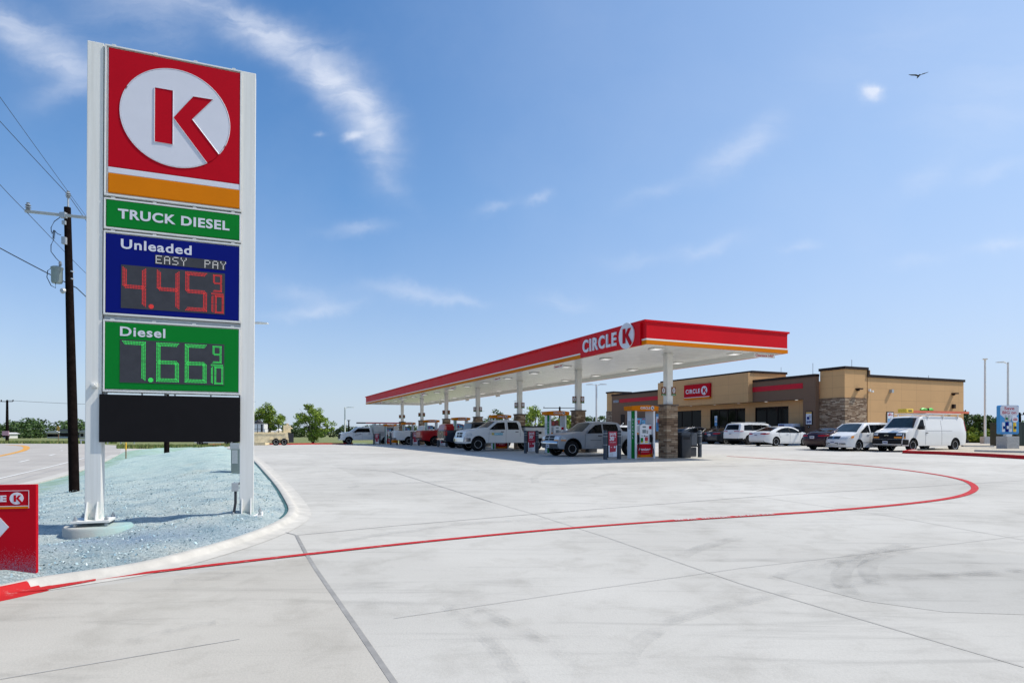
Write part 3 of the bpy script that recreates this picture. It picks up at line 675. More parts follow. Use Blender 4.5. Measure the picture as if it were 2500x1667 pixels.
# far wood line: too many to count
rnd = random.Random(5); mb = MB()
def woods(mb, u0, u1, Yd, hfun, n, ls, rnd, mi=None):
    for i in range(n):
        u = rnd.uniform(u0, u1); Yq = Yd+rnd.uniform(-6, 14); X = (u-1250)/1520*Yq; hh = hfun(u)
        z0 = G(X, Yq)
        c = Vector((X, Yq, z0+hh*rnd.random()**.7))
        leaf(mb, c, ls*rnd.uniform(.5, 1.3), rnd, rnd.choice((0, 0, 1, 2)))
def hf(u):
    return 4.6+1.1*math.sin(u*.021)+.9*math.sin(u*.057+1)+.6*math.sin(u*.13)+.4*math.sin(u*.31)
def bumpy(u0, u1, Yd, base, seed, ls=.55, npb=260, z_extra=0.0, dens=1.0):
    rnd = random.Random(seed); W_ = (u1-u0)/1520*Yd; nb = int(W_/3.2*dens)
    for i in range(nb):
        X = (u0-1250)/1520*Yd+rnd.random()*W_; Yq = Yd+rnd.uniform(-8, 10); hh = base*rnd.uniform(.65, 1.12); r = hh*.5
        z0 = G(X, Yq)
        for _ in range(npb):
            q_ = Vector((rnd.gauss(0, 1), rnd.gauss(0, 1), rnd.gauss(0, 1))).normalized()*rnd.uniform(.7, 1.05)
            leaf(mb, Vector((X+q_.x*r*1.15, Yq+q_.y*r, z0+hh*.48+q_.z*hh*.52)), ls*rnd.uniform(.6, 1.2), rnd, rnd.choice((0, 0, 1, 2)))
bumpy(640, 1010, 330, 6.2, 51, .6, dens=1.5); bumpy(1000, 1500, 330, 5.2, 52, .6, 150); bumpy(2330, 2800, 90, 3.2, 55, .22, 240, dens=1.6)
tag(mb.build('distant_wood', leafmats('wood', (.05, .085, .025), (.075, .11, .035), (.03, .05, .016)), fixn=False), 'dark green belt of distant trees along the horizon behind the forecourt', 'wood', kind='stuff')
mb = MB(); bumpy(-60, 640, 185, 5.6, 53, .42, 260, dens=1.7); bumpy(-60, 600, 250, 6.6, 54, .6, 170, dens=1.2)
tag(mb.build('roadside_wood', leafmats('roadwood', (.055, .105, .026), (.085, .14, .035), (.03, .058, .016)), fixn=False), 'rounded green roadside trees massed along the far side of the field at the left', 'wood', kind='stuff')
# tall verge grass beyond the road
mb = MB(); rnd = random.Random(8)
for i in range(9000):
    u = rnd.uniform(-40, 640); Yq = rnd.uniform(110, 122) if u < 285 else rnd.uniform(74, 84); X = (u-1250)/1520*Yq; z0 = G(X, Yq); hh = rnd.uniform(.15, .5); w_ = .09
    a = rnd.random()*6.28; mb.add([(X-w_*math.cos(a), Yq-w_*math.sin(a), z0-.05), (X+w_*math.cos(a), Yq+w_*math.sin(a), z0-.05), (X+rnd.uniform(-.1, .1), Yq, z0+hh)], [(0, 1, 2)], rnd.choice((0, 1, 2)))
tag(mb.build('verge_grass', leafmats('verge', (.13, .18, .04), (.22, .22, .08), (.07, .12, .025)), fixn=False), 'rough green grass standing along the far edge of the road', 'grass', kind='stuff')

# fire lane lettering stencilled along the red line
a_, b_ = Vector(P(1656, 1270.5)), Vector(P(1904, 1257.5))
ia = min(range(len(LINE)), key=lambda i: (LINE[i]-a_).length); ib = min(range(len(LINE)), key=lambda i: (LINE[i]-b_).length)
a_, b_ = LINE[ia], LINE[ib]; d_ = (b_-a_); L_ = d_.length; d_.normalize(); n_ = Vector((-d_.y, d_.x))
mb = MB(); text(None, 'FIRE LANE    NO PARKING    TOW AWAY ZONE', 0, L_, -.048, .048, 0, None, .001, .02, collect=mb)
mb.v = [((a_+d_*v[0]+n_*v[2]).x, (a_+d_*v[0]+n_*v[2]).y, G(*(a_+d_*v[0]+n_*v[2]))+.019-v[1]) for v in mb.v]
tag(mb.build('fire_lane_lettering', m_wp), kind='structure')
# ------------------------------------------------------------------ TALL PRICE SIGN
SGX, SGY, SGA = -6.4358, 9.6, R(21.383)
sg = empty('price_sign', (SGX, SGY, 0), SGA, 'tall two post price sign, red circled K over green and blue fuel price panels', 'sign')
sg.rotation_euler = (0, R(.3), SGA)
def post(x, z0):
    mb = MB(); mb.box(x-.115, x+.10, -.078, .15, z0, 7.128, 0, .008)
    o = mb.build('post', m_post, sg)
    b_ = MB(); 
    b_.box(x-.25, x+.25, -.27, .27, z0-.0, z0+.035, 0, .004)
    for sx in (-.075, .06):
        b_.prism([(z0+.036, -.131), (z0+.30, -.131), (z0+.30, -.155), (z0+.05, -.25), (z0+.036, -.25)][::-1] and [(-.079, z0+.036), (-.079, z0+.30), (-.10, z0+.30), (-.225, z0+.05), (-.225, z0+.036)], x+sx-.007, x+sx+.007, plane='yz')
    for sy in (-.06, .06):
        b_.prism([(.151, z0+.036), (.151, z0+.27), (.165, z0+.27), (.22, z0+.05), (.22, z0+.036)], x+sy-.007, x+sy+.007, plane='yz')
    b_.build('base_plate', m_white, o)
    for sx in (-.2, .2):
        for sy in (-.22, .22):
            c = MB(); c.lathe([(.014, z0-.1), (.014, z0+.1)], 8, c=(x+sx, sy, 0)); c.lathe([(.03, z0+.036), (.03, z0+.07)], 6, c=(x+sx, sy, 0)); c.lathe([(.028, z0-.05), (.028, z0-.015)], 6, c=(x+sx, sy, 0))
            c.build('anchor_bolt', m_galv, o)
    return o
pl_ = post(.0, -.215); post(2.165, -.235)
# poured footing under the left post
mb = MB(); mb.lathe([(.46, -.85), (.46, -.30), (.44, -.275), (0, -.27)], 40, c=(.06, -.02, 0))
mb.build('footing', m_foot, sg, smooth=40)
def cabinet(nm, z0, z1, fm, fz0, fz1, fx0=.165, fx1=2.04, glow=None):
    mb = MB(); x0, x1 = .112, 2.055; t = .028
    mb.box(x0, x1, -.07, .17, z0, z1, 0, .006)
    o = mb.build(nm, m_frame, sg)
    f = MB(); b_ = .02
    for (a, b2, c, d) in ((x0+.004, x1-.004, z1-t, z1-.004), (x0+.004, x1-.004, z0+.004, z0+t)): f.box(a, b2, -.10, -.0702, c, d, 0, .004)
    for (a, b2) in ((x0+.004, x0+t), (x1-t, x1-.004)): f.box(a, b2, -.10, -.0702, z0+t+.001, z1-t-.001, 0, .004)
    for i in range(4):
        xx = x0+.1+i*(x1-x0-.25)/3; f.box(xx, xx+.05, -.096, -.06, z1+.001, z1+.014)
    f.build('retainer', m_frame, o)
    return o
ck = cabinet('logo_cabinet', 4.792, 7.122, None, 0, 0)
mb = MB(); mb.box(.168, 2.035, -.094, -.0705, 5.243, 7.078, 0, .01); face = mb.build('red_face', m_red, ck)
mb = MB(); mb.box(.168, 2.035, -.094, -.0705, 5.148, 5.240, 0, .006); mb.build('white_band', m_letter, ck)
mb = MB(); mb.box(.168, 2.035, -.100, -.0705, 4.842, 5.145, 0, .018); mb.build('orange_band', m_orange, ck)
# raised rim round the moulded disc, then the disc and the letter
mb = MB(); pts = arc(1.098, 6.152, .775, -36.5, 305, 80)
mb.tube([(a, -.096, b_) for a, b_ in pts], .008, 6); mb.build('disc_rim', m_letter, ck, smooth=60)
emblem(ck, 1.098, 6.152, .766, -.0942, .006)
mb = MB()
for poly in (KST, KAR):
    q_ = [(1.098+.766*a, 6.152+.766*b_) for a, b_ in poly]
    if poly is KAR: pass
    mb.tube([(a, -.106, b_) for a, b_ in (q_+[q_[0]] if poly is KST else q_[3:]+q_[:2])], .0065, 5)
mb.build('letter_rim', m_letter, ck)
ct = cabinet('truck_diesel_cabinet', 4.281, 4.764, None, 0, 0)
mb = MB(); mb.box(.148, 2.036, -.097, -.0705, 4.322, 4.732, 0, .014); mb.build('green_face', m_green, ct)
text(ct, 'TRUCK DIESEL', .305, 1.877, 4.458, 4.612, -.0972, m_letter, .004, .03, spacing=1.1)
cu_ = cabinet('unleaded_cabinet', 2.96, 4.258, None, 0, 0)
mb = MB(); mb.box(.142, 2.036, -.094, -.0705, 2.995, 4.216, 0, .012); mb.build('blue_face', m_blue, cu_)
text(cu_, 'Unleaded', .346, 1.325, 3.997, 4.148, -.0942, m_letter, .004, .022, spacing=1.1)
mb = MB(); mb.box(.812, 1.818, -.098, -.0943, 3.803, 3.955); mb.build('message_display', m_disp, cu_)
mb = MB(); mb.box(.350, 1.815, -.098, -.0943, 3.078, 3.750); md = mb.build('price_display', m_disp, cu_)
cd = cabinet('diesel_cabinet', 1.772, 2.890, None, 0, 0)
mb = MB(); mb.box(.138, 2.030, -.097, -.0705, 1.82, 2.85, 0, .014); mb.build('green_face', m_green, cd)
text(cd, 'Diesel', .342, .960, 2.643, 2.79, -.0972, m_letter, .004, .022, spacing=1.1)
mb = MB(); mb.box(.342, 1.812, -.101, -.0973, 1.923, 2.592); mdd = mb.build('price_display', m_disp, cd)
SEG = {'0': 'abcdef', '1': 'bc', '4': 'fgbc', '5': 'afgcd', '6': 'afgedc', '7': 'abc', '9': 'afgbcd'}
def digit(mb, ch, x0, x1, z0, z1, y, rows=3, pitch=.021, dot=.0062):
    zm = (z0+z1)/2; w = pitch*(rows-1); seg = {'a': ('h', z1), 'g': ('h', zm+w/2), 'd': ('h', z0+w), 'f': ('v', x0, zm, z1), 'e': ('v', x0, z0, zm), 'b': ('v', x1-w, zm, z1), 'c': ('v', x1-w, z0, zm)}
    for s in SEG[ch]:
        d = seg[s]
        for r_ in range(rows):
            if d[0] == 'h':
                zz = d[1]-r_*pitch; e = (r_ if s == 'a' else (rows-1-r_ if s == 'd' else abs(r_-(rows-1)/2)+1))*pitch*.8
                n = max(1, round((x1-x0-2*e)/pitch)); 
                for i in range(n+1): mb.box(x0+e+i*(x1-x0-2*e)/n-dot, x0+e+i*(x1-x0-2*e)/n+dot, y-.002, y, zz-dot, zz+dot)
            else:
                xx = d[1]+r_*pitch; out = r_ if s in 'fe' else rows-1-r_; a, b_ = d[2]+pitch*.7, d[3]-pitch*.7
                if s in 'fb': b_ = d[3]-pitch*(.6+out*.8)
                else: a = d[2]+pitch*(.6+out*.8)
                n = max(1, round((b_-a)/pitch))
                for i in range(n+1): zz = a+i*(b_-a)/n; mb.box(xx-dot, xx+dot, y-.002, y, zz-dot, zz+dot)
def price(par, s, z0, z1, y, mat):
    def one(f, nm='price_digit'): mb = MB(); f(mb); mb.build(nm, mat, par)
    for ch, (a, b_) in zip(s, ((.378, .683), (.845, 1.148), (1.245, 1.545))): one(lambda mb: digit(mb, ch, a, b_, z0+.035, z1-.028, y))
    cx, cz = .762, z0+.052
    one(lambda mb: [mb.box(cx+i*.014-.006, cx+i*.014+.006, y-.002, y, cz+j*.014-.006, cz+j*.014+.006) for i in range(-2, 3) for j in range(-2, 3) if i*i+j*j <= 5], 'decimal_point')
    one(lambda mb: digit(mb, '9', 1.645, 1.765, z1-.305, z1-.035, y, 2, .016, .0052))
    one(lambda mb: [mb.box(1.622+i*.0165-.0052, 1.622+i*.0165+.0052, y-.002, y, z1-.335-r_*.016-.0052, z1-.335-r_*.016+.0052) for r_ in range(2) for i in range(11)], 'fraction_bar')
    one(lambda mb: digit(mb, '1', 1.60, 1.640, z0+.022, z1-.37, y, 2, .016, .0052)); one(lambda mb: digit(mb, '0', 1.672, 1.792, z0+.022, z1-.37, y, 2, .016, .0052))
price(cu_, '445', 3.078, 3.750, -.0982, m_led_r); price(cd, '766', 1.923, 2.592, -.1012, m_led_g)
DOT = {'E': ('11111','1','1','1111','1','1','11111'), 'A': ('01110','10001','10001','11111','10001','10001','10001'), 'S': ('01111','1','1','0111','00001','00001','1111'), 'Y': ('10001','10001','01010','0010','0010','0010','0010'), 'P': ('1111','10001','10001','1111','1','1','1')}
x = .828
for ch in 'EASY  PAY':
    if ch in DOT:
        mb = MB()
        for r_, row in enumerate(DOT[ch]):
            for c, b_ in enumerate(row):
                if b_ == '1': mb.box(x+c*.0175-.0065, x+c*.0175+.0065, -.1, -.0982, 3.935-r_*.0185-.0065, 3.935-r_*.0185+.0065)
        mb.build('message_letter', m_led_w, cu_)
    x += .1165 if ch != ' ' else .113
mb = MB(); mb.box(.076, 2.054, -.12, .14, 1.0, 1.735, 0, .006); mb.build('blank_message_board', M('board_black', (.006, .005, .006), .6, 0, .1, 5, spec=.15), sg)
mb = MB()
for x in (.62, .95, 1.08, 1.6): mb.box(x, x+.018, -.02, .02, 1.735, 1.772)
for x in (.12, 2.03): mb.box(x, x+.03, -.02, .06, 1.735, 4.80)
for zz in (2.893, 4.26): mb.box(.12, 2.05, -.03, .06, zz, zz+.06 if zz < 3 else zz+.02)
mb.build('frame_rail', m_galv, sg)
mb = MB(); mb.box(-.03, .05, -.14, -.079, 1.835, 1.905, 0, .006); mb.lathe([(.018, -.165), (.022, -.14)], 12, 'y', (.01, 0, 1.87)); cbx = mb.build('camera_box', m_white, sg)
mb = MB(); mb.box(1.93, 2.035, -.1, -.02, .19, .33, 0, .006); eb = mb.build('switch_box', m_galv, sg)
mb = MB(); mb.tube([(1.99, -.06, .19), (1.99, -.06, 0), (1.97, -.08, -.15), (1.93, -.16, -.25)], .022, 8); mb.tube([(2.03, -.05, .30), (2.06, -.05, .33)], .015, 6); mb.build('conduit', m_dark, eb, smooth=60)
# ------------------------------------------------------------------ RED WAY-IN SIGN
pr = Pf(88, 1400, bedz)
ds = empty('directional_sign', (pr[0], pr[1], bedz(*pr)), R(13), 'low red directional sign with a white arrow, cut off by the left edge', 'sign')
k_ = pr[1]/1520; zt = 1.15-127*k_-bedz(*pr); zb = 1.15-345*k_-bedz(*pr)
px = k_/.93
mb = MB(); mb.box(-1.25, 0, 0, .05, zb, zt, 0, .004); mb.build('cabinet', m_red, ds)
def dsx(u): return -(88-u)*px
def dsz(v): return 1.15-(v-1055)*k_-bedz(*pr)
mb = MB()
for (a, b_, c, d) in ((-1.2, dsx(74), dsz(1197), dsz(1195.8)), (-1.2, dsx(74), dsz(1234.5), dsz(1233))): mb.box(a, b_, -.004, -.0005, c, d)
mb.box(dsx(73.4), dsx(74.2), -.004, -.0005, dsz(1239), dsz(1195.8)); mb.build('white_rule', m_letter, ds)
mb = MB(); mb.box(-1.2, dsx(73.2), -.004, -.0005, dsz(1239.5), dsz(1235)); mb.build('orange_rule', m_orange, ds)
emblem(ds, dsx(50), dsz(1215), 14.5*k_, -.001, .004)
text(ds, 'CIRCLE', dsx(-48), dsx(30), dsz(1223), dsz(1207), -.001, m_letter, .004, .05)
mb = MB(); zc = dsz(1284)
mb.prism([(dsx(-12), zc+44*k_), (dsx(2), zc+44*k_), (dsx(35), zc), (dsx(2), zc-44*k_), (dsx(-12), zc-44*k_), (dsx(-12), zc-22*k_), (dsx(-2), zc-22*k_), (dsx(14), zc), (dsx(-2), zc+22*k_), (dsx(-12), zc+22*k_)], -.005, -.001)
mb.build('arrow', m_letter, ds)
mb = MB(); rnd = random.Random(4)
for i in range(5000):
    x = -rnd.random()*.62; z = zb+.004+abs(rnd.gauss(0, .10)); s_ = rnd.uniform(.0008, .0026)
    if z < zb+.3: mb.add([(x-s_, -.0012, z), (x, -.0012, z-s_), (x+s_, -.0012, z+s_*.3), (x, -.0012, z+s_)], [(0, 1, 2, 3)])
mb.build('mulch_splatter', M('splatter', (.20, .22, .32), .9), ds, fixn=False)
# ------------------------------------------------------------------ UTILITY POLES AND LINES
m_ins = M('insulator', (.22, .24, .26), .35, 0, .1, 9)
def insulator(mb, x, y, z, s=1.0):
    mb.lathe([(.03*s, z), (.06*s, z+.02*s), (.03*s, z+.05*s), (.075*s, z+.07*s), (.03*s, z+.11*s), (.07*s, z+.13*s), (.03*s, z+.18*s), (.045*s, z+.2*s), (0, z+.22*s)], 12, c=(x, y, 0))
def upole(X, Y, z0, top, label, lean=0.0, rz=R(20), rad=.14, arm=True):
    t = empty('utility_pole', (X, Y, z0), rz, label, 'utility pole'); h = top-z0
    mb = MB(); mb.tube([(0, 0, -.3), (-lean*.3, 0, h*.3), (-lean*.62, 0, h*.62), (-lean, 0, h)], [rad*1.12, rad*1.02, rad*.88, rad*.72], 14); mb.build('pole', m_wood, t, smooth=60)
    return t, h
pu = Pf(181.8, 1195.4, bedz); z0 = bedz(*pu); QS = pu[1]/21.1
ptop = 1.15+(1055-507)/1520*pu[1]; sc_ = pu[1]/1520
up1, h1 = upole(pu[0], pu[1], z0, ptop, 'near dark wooden utility pole carrying a grey transformer, left of the tall price sign', lean=.24*QS, rz=0, rad=.14*QS)
def ux(u): return (u-181.8)*sc_
def uz(v): return 1.15+(1055-v)*sc_-z0
mb = MB(); mb.tube([(ux(166.5), 0, h1), (ux(166.5), 0, uz(482))], .025, 8); ins = mb.build('top_pin', m_galv, up1)
mb = MB(); insulator(mb, ux(166.5), 0, uz(484), 1.15*QS); mb.build('insulator', m_ins, ins, smooth=40)
mb = MB(); mb.box(ux(73), ux(260), -.19, -.13, uz(534), uz(527.5), 0, .008); mb.v = [(x, y, z-(x-ux(166))*.105) for x, y, z in mb.v]; ca = mb.build('crossarm', M('arm_fibreglass', (.45, .44, .42), .6, 0, .1, 8), up1)
for u in (80, 252):
    mb = MB(); insulator(mb, ux(u), -.16, uz(528)-(ux(u)-ux(166))*.105, 1.25*QS); mb.build('insulator', m_ins, ca, smooth=40)
for bx_ in ((ux(158), ux(171), -.2, -.1, uz(537), uz(524)), (ux(162), ux(170), -.19, -.09, uz(600), uz(583)), (ux(161), ux(168), -.16, -.09, uz(552), uz(543))): mb = MB(); mb.box(*bx_); mb.build('bracket', m_galv, up1)
mb = MB(); mb.lathe([(.145*QS, uz(694)), (.165*QS, uz(690)), (.165*QS, uz(662)), (.18*QS, uz(660)), (.18*QS, uz(656)), (.12*QS, uz(653.5)), (0, uz(653))], 24, c=(ux(147), -.12, 0)); tr = mb.build('transformer', M('transformer_grey', (.22, .27, .27), .5, .1, .1, 6), up1, smooth=40)
mb = MB(); insulator(mb, ux(155), -.12, uz(653), .8*QS); mb.build('bushing', m_ins, tr, smooth=40)
mb = MB()
def pp(*a): return [(ux(u), -.14+.0*i, uz(v)) for i, (u, v) in enumerate(a)]
for ln in (pp((155,536),(142,545),(134,560),(135,572)), pp((141,588),(134,602),(134,618),(146,634),(156,644)), pp((133,659),(126,664),(124,680),(134,700),(145,706),(145,694)), pp((136,575),(141,566),(150,575),(158,578))): mb.tube(smoothline(ln, 2) if False else ln, .010, 5)
for i in range(8): mb.lathe([(.01, uz(587-i*2.6)), (.035, uz(586-i*2.6)), (.01, uz(585-i*2.6))], 8, c=(ux(140+i*.3), -.14, 0))
mb.build('jumper_wires', m_dark, up1)
mb = MB(); mb.lathe([(.05, -.25), (.08, -.2), (.05, -.16)], 10, 'y', (ux(167), 0, uz(714)))
mb.build('guy_fitting', m_galv, up1)
for v in (663, 681): mb = MB(); mb.box(ux(172), ux(178), -.05, .05, uz(v+1.5), uz(v-1.5)); mb.build('through_bolt', m_galv, up1)
pu2 = Pf(407, 1110, lambda X, Y: -.55); z2 = G(*pu2); s2 = pu2[1]/1520
up2, h2 = upole(pu2[0], pu2[1], z2, 1.15+(1055-790)*s2, 'second wooden utility pole, mostly hidden behind the black board of the price sign', rz=R(20), rad=.17)
mb = MB(); mb.box(-1.2, 1.2, -.22, -.12, h2-.7, h2-.58); mb.build('crossarm', m_wood, up2)
T2 = Vector((pu2[0], pu2[1], z2+h2))
m_wire = M('wire_black', (.02, .02, .025), .6, 0, .05, 5)
def span(a, b_, sag, name, label, r_=.008):
    a, b_ = Vector(a), Vector(b_); mb = MB(); pts = [a+(b_-a)*(i/14)-Vector((0, 0, sag*4*(i/14)*(1-i/14))) for i in range(15)]
    mb.tube(pts, r_, 5); o = mb.build(name, m_wire); tag(o, label, 'power line', 'overhead power lines'); return o
T1 = Vector((pu[0]+ux(166.5), pu[1], z0+uz(476))); back = Vector((7.2, -22.5, 0))
def along(pt, u, v, Yd): return Vector(((u-1250)/1520*Yd, Yd, 1.15+(1055-v)/1520*Yd))
def extend(a, b_, t): a, b_ = Vector(a), Vector(b_); return a+(b_-a)*t
w1 = along(None, 0, 288, 16)
span(extend(T1, w1, 4), T1, .12, 'power_line', 'upper wire from the left edge down to the top pin of the near utility pole')
span(T1, T2, .25, 'power_line', 'wire from the top pin of the near utility pole down behind the left post')
span(extend(T2, along(None, 0, 214, 18), 1.6), T2, .3, 'power_line', 'highest wire at the left edge, passing above the near utility pole without touching it')
A1 = Vector((pu[0]+ux(80), pu[1]-.16, z0+uz(527))); w3 = along(None, 0, 443, 16.5)
span(extend(A1, w3, 3), A1, .1, 'power_line', 'wire from the left edge to the insulator on the left tip of the crossarm')
span(A1, T2-Vector((1.2, 0, .5)), .25, 'power_line', 'wire from the left tip of the crossarm passing behind the near utility pole')
B1 = Vector((pu[0]+ux(181), pu[1]+.1, z0+uz(701))); w4 = along(None, 0, 598, 17)
span(extend(B1, w4, 3), B1, .1, 'power_line', 'lowest wire, from the left edge past the transformer of the near utility pole', .014)
span(B1, T2-Vector((0, 0, 3.2)), .15, 'power_line', 'low wire leaving the near utility pole below its transformer towards the price sign', .014)
# far poles
def farpole(u, vt, vb, Yd, label, arm=1.2, rad=.17, z_=None):
    X = (u-1250)/1520*Yd; zb_ = G(X, Yd); zt_ = 1.15+(1055-vt)/1520*Yd; t, h = upole(X, Yd, zb_, zt_, label, rz=0, rad=rad)
    mb = MB(); mb.box(-arm, arm, -.2, -.1, h-.35, h-.2)
    for x in (-arm*.95, 0, arm*.95): mb.box(x-.06, x+.06, -.1, .1, h-.2, h+.12)
    mb.build('crossarm', m_wood, t); return t, X, Yd, zb_, h
fp, X, Yd, zb_, h = farpole(17.5, 977, 1075, 140, 'far wooden utility pole at the left edge with a small pink notice near its foot', 1.4, .3)
mb = MB(); mb.box(-.75, .75, -.5, -.4, h-7.9, h-6.9); mb.build('notice', M('pink_notice', (.65, .35, .42), .6), fp)
Ta = Vector((X, Yd, zb_+h))
for k, dz_ in enumerate((0, -6.2)): span(Ta+Vector((0, 0, dz_)), Vector((-70, 170, 9.5+dz_*.9)), 1.0, 'power_line', ('faint upper distant wire', 'faint lower distant wire')[k]+' running right from the far left utility pole', .035)
farpole(1366.6, 993, 1060, 150, 'distant utility pole with a crossarm seen above the second pump from the right', 1.0*4, .3)
farpole(851.5, 1025, 1060, 240, 'thin distant pole just right of the small light pole beyond the canopy', .5, .3)
farpole(2489, 1008, 1060, 110, 'distant pole among the trees at the right edge behind the upright advertising board', .8, .3)
# ------------------------------------------------------------------ small roadside things
def thingbox(name, u, v, label, cat, build, off=0, rz=0.0, zf=None):
    p = Pf(u, v, zf or (lambda X, Y: G(X, Y)+off)); t = empty(name, (p[0], p[1], G(*p)+off), rz, label, cat); build(t, p[1]/1520); return t
pp_ = Pf(575, 1155, bedz); t = empty('utility_pedestal', (pp_[0], pp_[1], bedz(*pp_)-.03), SGA, 'grey green electrical cabinet on the seeded bed, half hidden by the right sign post', 'utility box'); s_ = pp_[1]/1520
mb = MB(); mb.box(-.115, .24, -.1, .25, 0, 76*s_*.82, 0, .01); pb = mb.build('cabinet', M('cabinet_green', (.17, .21, .20), .5, .1, .1, 6), t)
mb = MB(); mb.box(-.15, .1, .05, .25, 76*s_*.78, 76*s_*1.0, 0, .01); mb.build('meter_box', m_galv, t)
mb = MB(); mb.box(-.09, .06, -.108, -.101, 76*s_*.35, 76*s_*.78); mb.build('door_panel', m_galv, pb)
pm = Pf(307.5, 1118, lambda X, Y: -.68); t = empty('marker_post', (pm[0], pm[1], G(*pm)), 0, 'thin yellow topped gas marker post at the road side of the seeded bed', 'marker post'); s_ = pm[1]/1520
mb = MB(); mb.lathe([(.035, -.1), (.035, 26*s_)], 10); mb.build('post', M('post_brown', (.2, .1, .04), .7), t)
mb = MB(); mb.lathe([(.05, 24*s_), (.05, 41*s_), (.03, 42*s_), (0, 42.5*s_)], 10); mb.build('cap', M('marker_yellow', (.7, .4, .02), .5), t)
# chevron sign, houses, guard rail across the road
X, Yd = (142-1250)/1520*118, 118; zg = G(X, Yd); t = empty('curve_sign', (X, Yd, zg), 0, 'yellow diamond free chevron sign with a black left pointing arrow across the road', 'road sign')
mb = MB(); mb.box(-.05, .05, 0, .06, 0, 1.6); mb.build('post', M('rust_post', (.2, .1, .05), .8), t)
mb = MB(); mb.box(-.36, .36, -.03, 0, 1.15+14*118/1520-.42-zg-.35, 1.15+14*118/1520-zg+.05+.0, 0, .02); pn = mb.build('panel', M('sign_yellow', (.80, .42, .02), .5), t)
zc = (1.15+14*118/1520-.42-zg-.35+1.15+14*118/1520-zg+.05)/2
mb = MB(); mb.prism([(.12, zc+.33), (.26, zc+.33), (-.02, zc), (.26, zc-.33), (.12, zc-.33), (-.2, zc)], -.04, -.031); mb.build('chevron', m_black, pn)
t.rotation_euler.z = R(-25); t['label'] = 'yellow chevron sign with a black left pointing arrow on a post across the road'
def house(u0, u1, vt, vb, Yd, wallc, roofc, label, name='house'):
    X0, X1 = (u0-1250)/1520*Yd, (u1-1250)/1520*Yd; zg = G(X0, Yd); zt = 1.15+(1055-vt)/1520*Yd-zg; t = empty(name, ((X0+X1)/2, Yd, zg), 0, label, 'building'); w = (X1-X0)/2
    mb = MB(); mb.box(-w, w, 0, 3, 0, zt*.72); wl = mb.build('wall', M('wall_'+name+str(u0), wallc, .8), t)
    mb = MB(); mb.prism([(-w-.4, zt*.72), (w+.4, zt*.72), (w-.9, zt), (-w+.9, zt)], -.5, 3.5); mb.build('roof', M('roof_'+str(u0), roofc, .7), t)
    for i in range(4):
        mb = MB(); x = -w+(i+.6)*2*w/4.4; mb.box(x-.45, x+.45, -.05, -.01, zt*.2, zt*.58); mb.build('window' if i != 1 else 'door', m_glass, wl)
house(115, 147, 1051.5, 1064, 182, (.60, .58, .55), (.55, .54, .52), 'long low pale house with a light roof beyond the field at the left')
house(146, 178, 1047, 1064, 176, (.30, .36, .42), (.12, .13, .14), 'blue grey house with white trim just left of the near utility pole')
house(194, 240, 1050, 1064, 178, (.50, .50, .48), (.36, .36, .35), 'grey roofed shed between the near utility pole and the left sign post', 'shed')
house(8, 22, 1055, 1063, 170, (.62, .62, .60), (.5, .5, .5), 'small white hut beyond the far utility pole at the left edge', 'hut')
X0, X1 = (194-1250)/1520*104, (330-1250)/1520*104
t = empty('guard_rail', (X0, 104, G(X0, 104)), 0, 'low metal guard rail on the grass between the near utility pole and the price sign', 'guard rail')
mb = MB(); mb.box(0, X1-X0, -.05, .0, .55, .85, 0, .02); mb.box(0, X1-X0, -.08, -.051, .66, .72); mb.build('rail', m_galv, t)
for i in range(5): mb = MB(); x = .2+i*(X1-X0-.4)/4; mb.box(x-.07, x+.07, .001, .15, 0, .8); mb.build('post', m_galv, t)
# ------------------------------------------------------------------ LIGHT POLES
def lamp(u, vt, vb_or_z, Yd, label, arms=((-1, 0),), rad=.09, blk=True, headlen=.75, name='light_pole'):
    X = (u-1250)/1520*Yd; zg = G(X, Yd); h = 1.15+(1055-vt)/1520*Yd-zg; t = empty(name, (X, Yd, zg), 0, label, 'lamp post', 'pole lights round the lot')
    mb = MB(); mb.tube([(0, 0, .0), (0, 0, h)], [rad, rad*.82], 12); mb.build('pole', m_white, t, smooth=60)
    if blk: mb = MB(); mb.box(-.27, .27, -.27, .27, -.1, .62, 0, .02); mb.build('base_block', m_conc, t)
    for (dx_, dy_) in arms:
        mb = MB(); L_ = headlen; a = Vector((dx_, dy_, 0)).normalized(); pr_ = Vector((-a.y, a.x, 0))
        p0 = a*rad+Vector((0, 0, h-.12)); p1 = a*.45+Vector((0, 0, h-.02)); mb.tube([p0, p1], .04, 8); hd = mb.build('arm', m_white, t)
        m2 = MB(); q0, q1 = a*.40, a*(.45+L_)
        vs = []
        for q_, w_, th_ in ((q0, .10, .09), (a*(.42+L_*.35), .19, .10), (q1, .17, .05)):
            for sw in (-1, 1):
                for zz in (-.0, th_): vs.append(q_+pr_*w_*sw+Vector((0, 0, h-.05+zz)))
        fs = [(0, 1, 3, 2), (8, 10, 11, 9)]
        for i in (0, 4): fs += [(i, i+4, i+5, i+1), (i+2, i+3, i+7, i+6), (i+1, i+5, i+7, i+3), (i, i+2, i+6, i+4)]
        m2.add(vs, fs); m2.build('lamp_head', m_white, hd)
    return t
lamp(2405, 878, 0, 56, 'thin white pole with its lamp turned away, right of the store', ((-.6, -.8),), .095)
lamp(2461, 884, 0, 60, 'tall white light pole with one arm reaching left, behind the upright advertising board', ((-1, -.15),), .105)
lamp(1456, 938, 0, 76, 'white light pole with two opposite heads, left of the store', ((-1, .1), (1, -.1)), .13, True, .8)
lamp(842, 994, 0, 112, 'small distant light pole above the nose of the white service truck', ((1, 0),), .13, True, 1.2)
lamp(605, 788, 0, 38, 'light pole hidden behind the right sign post, only its arm showing', ((1, .05),), .07, True, .75)
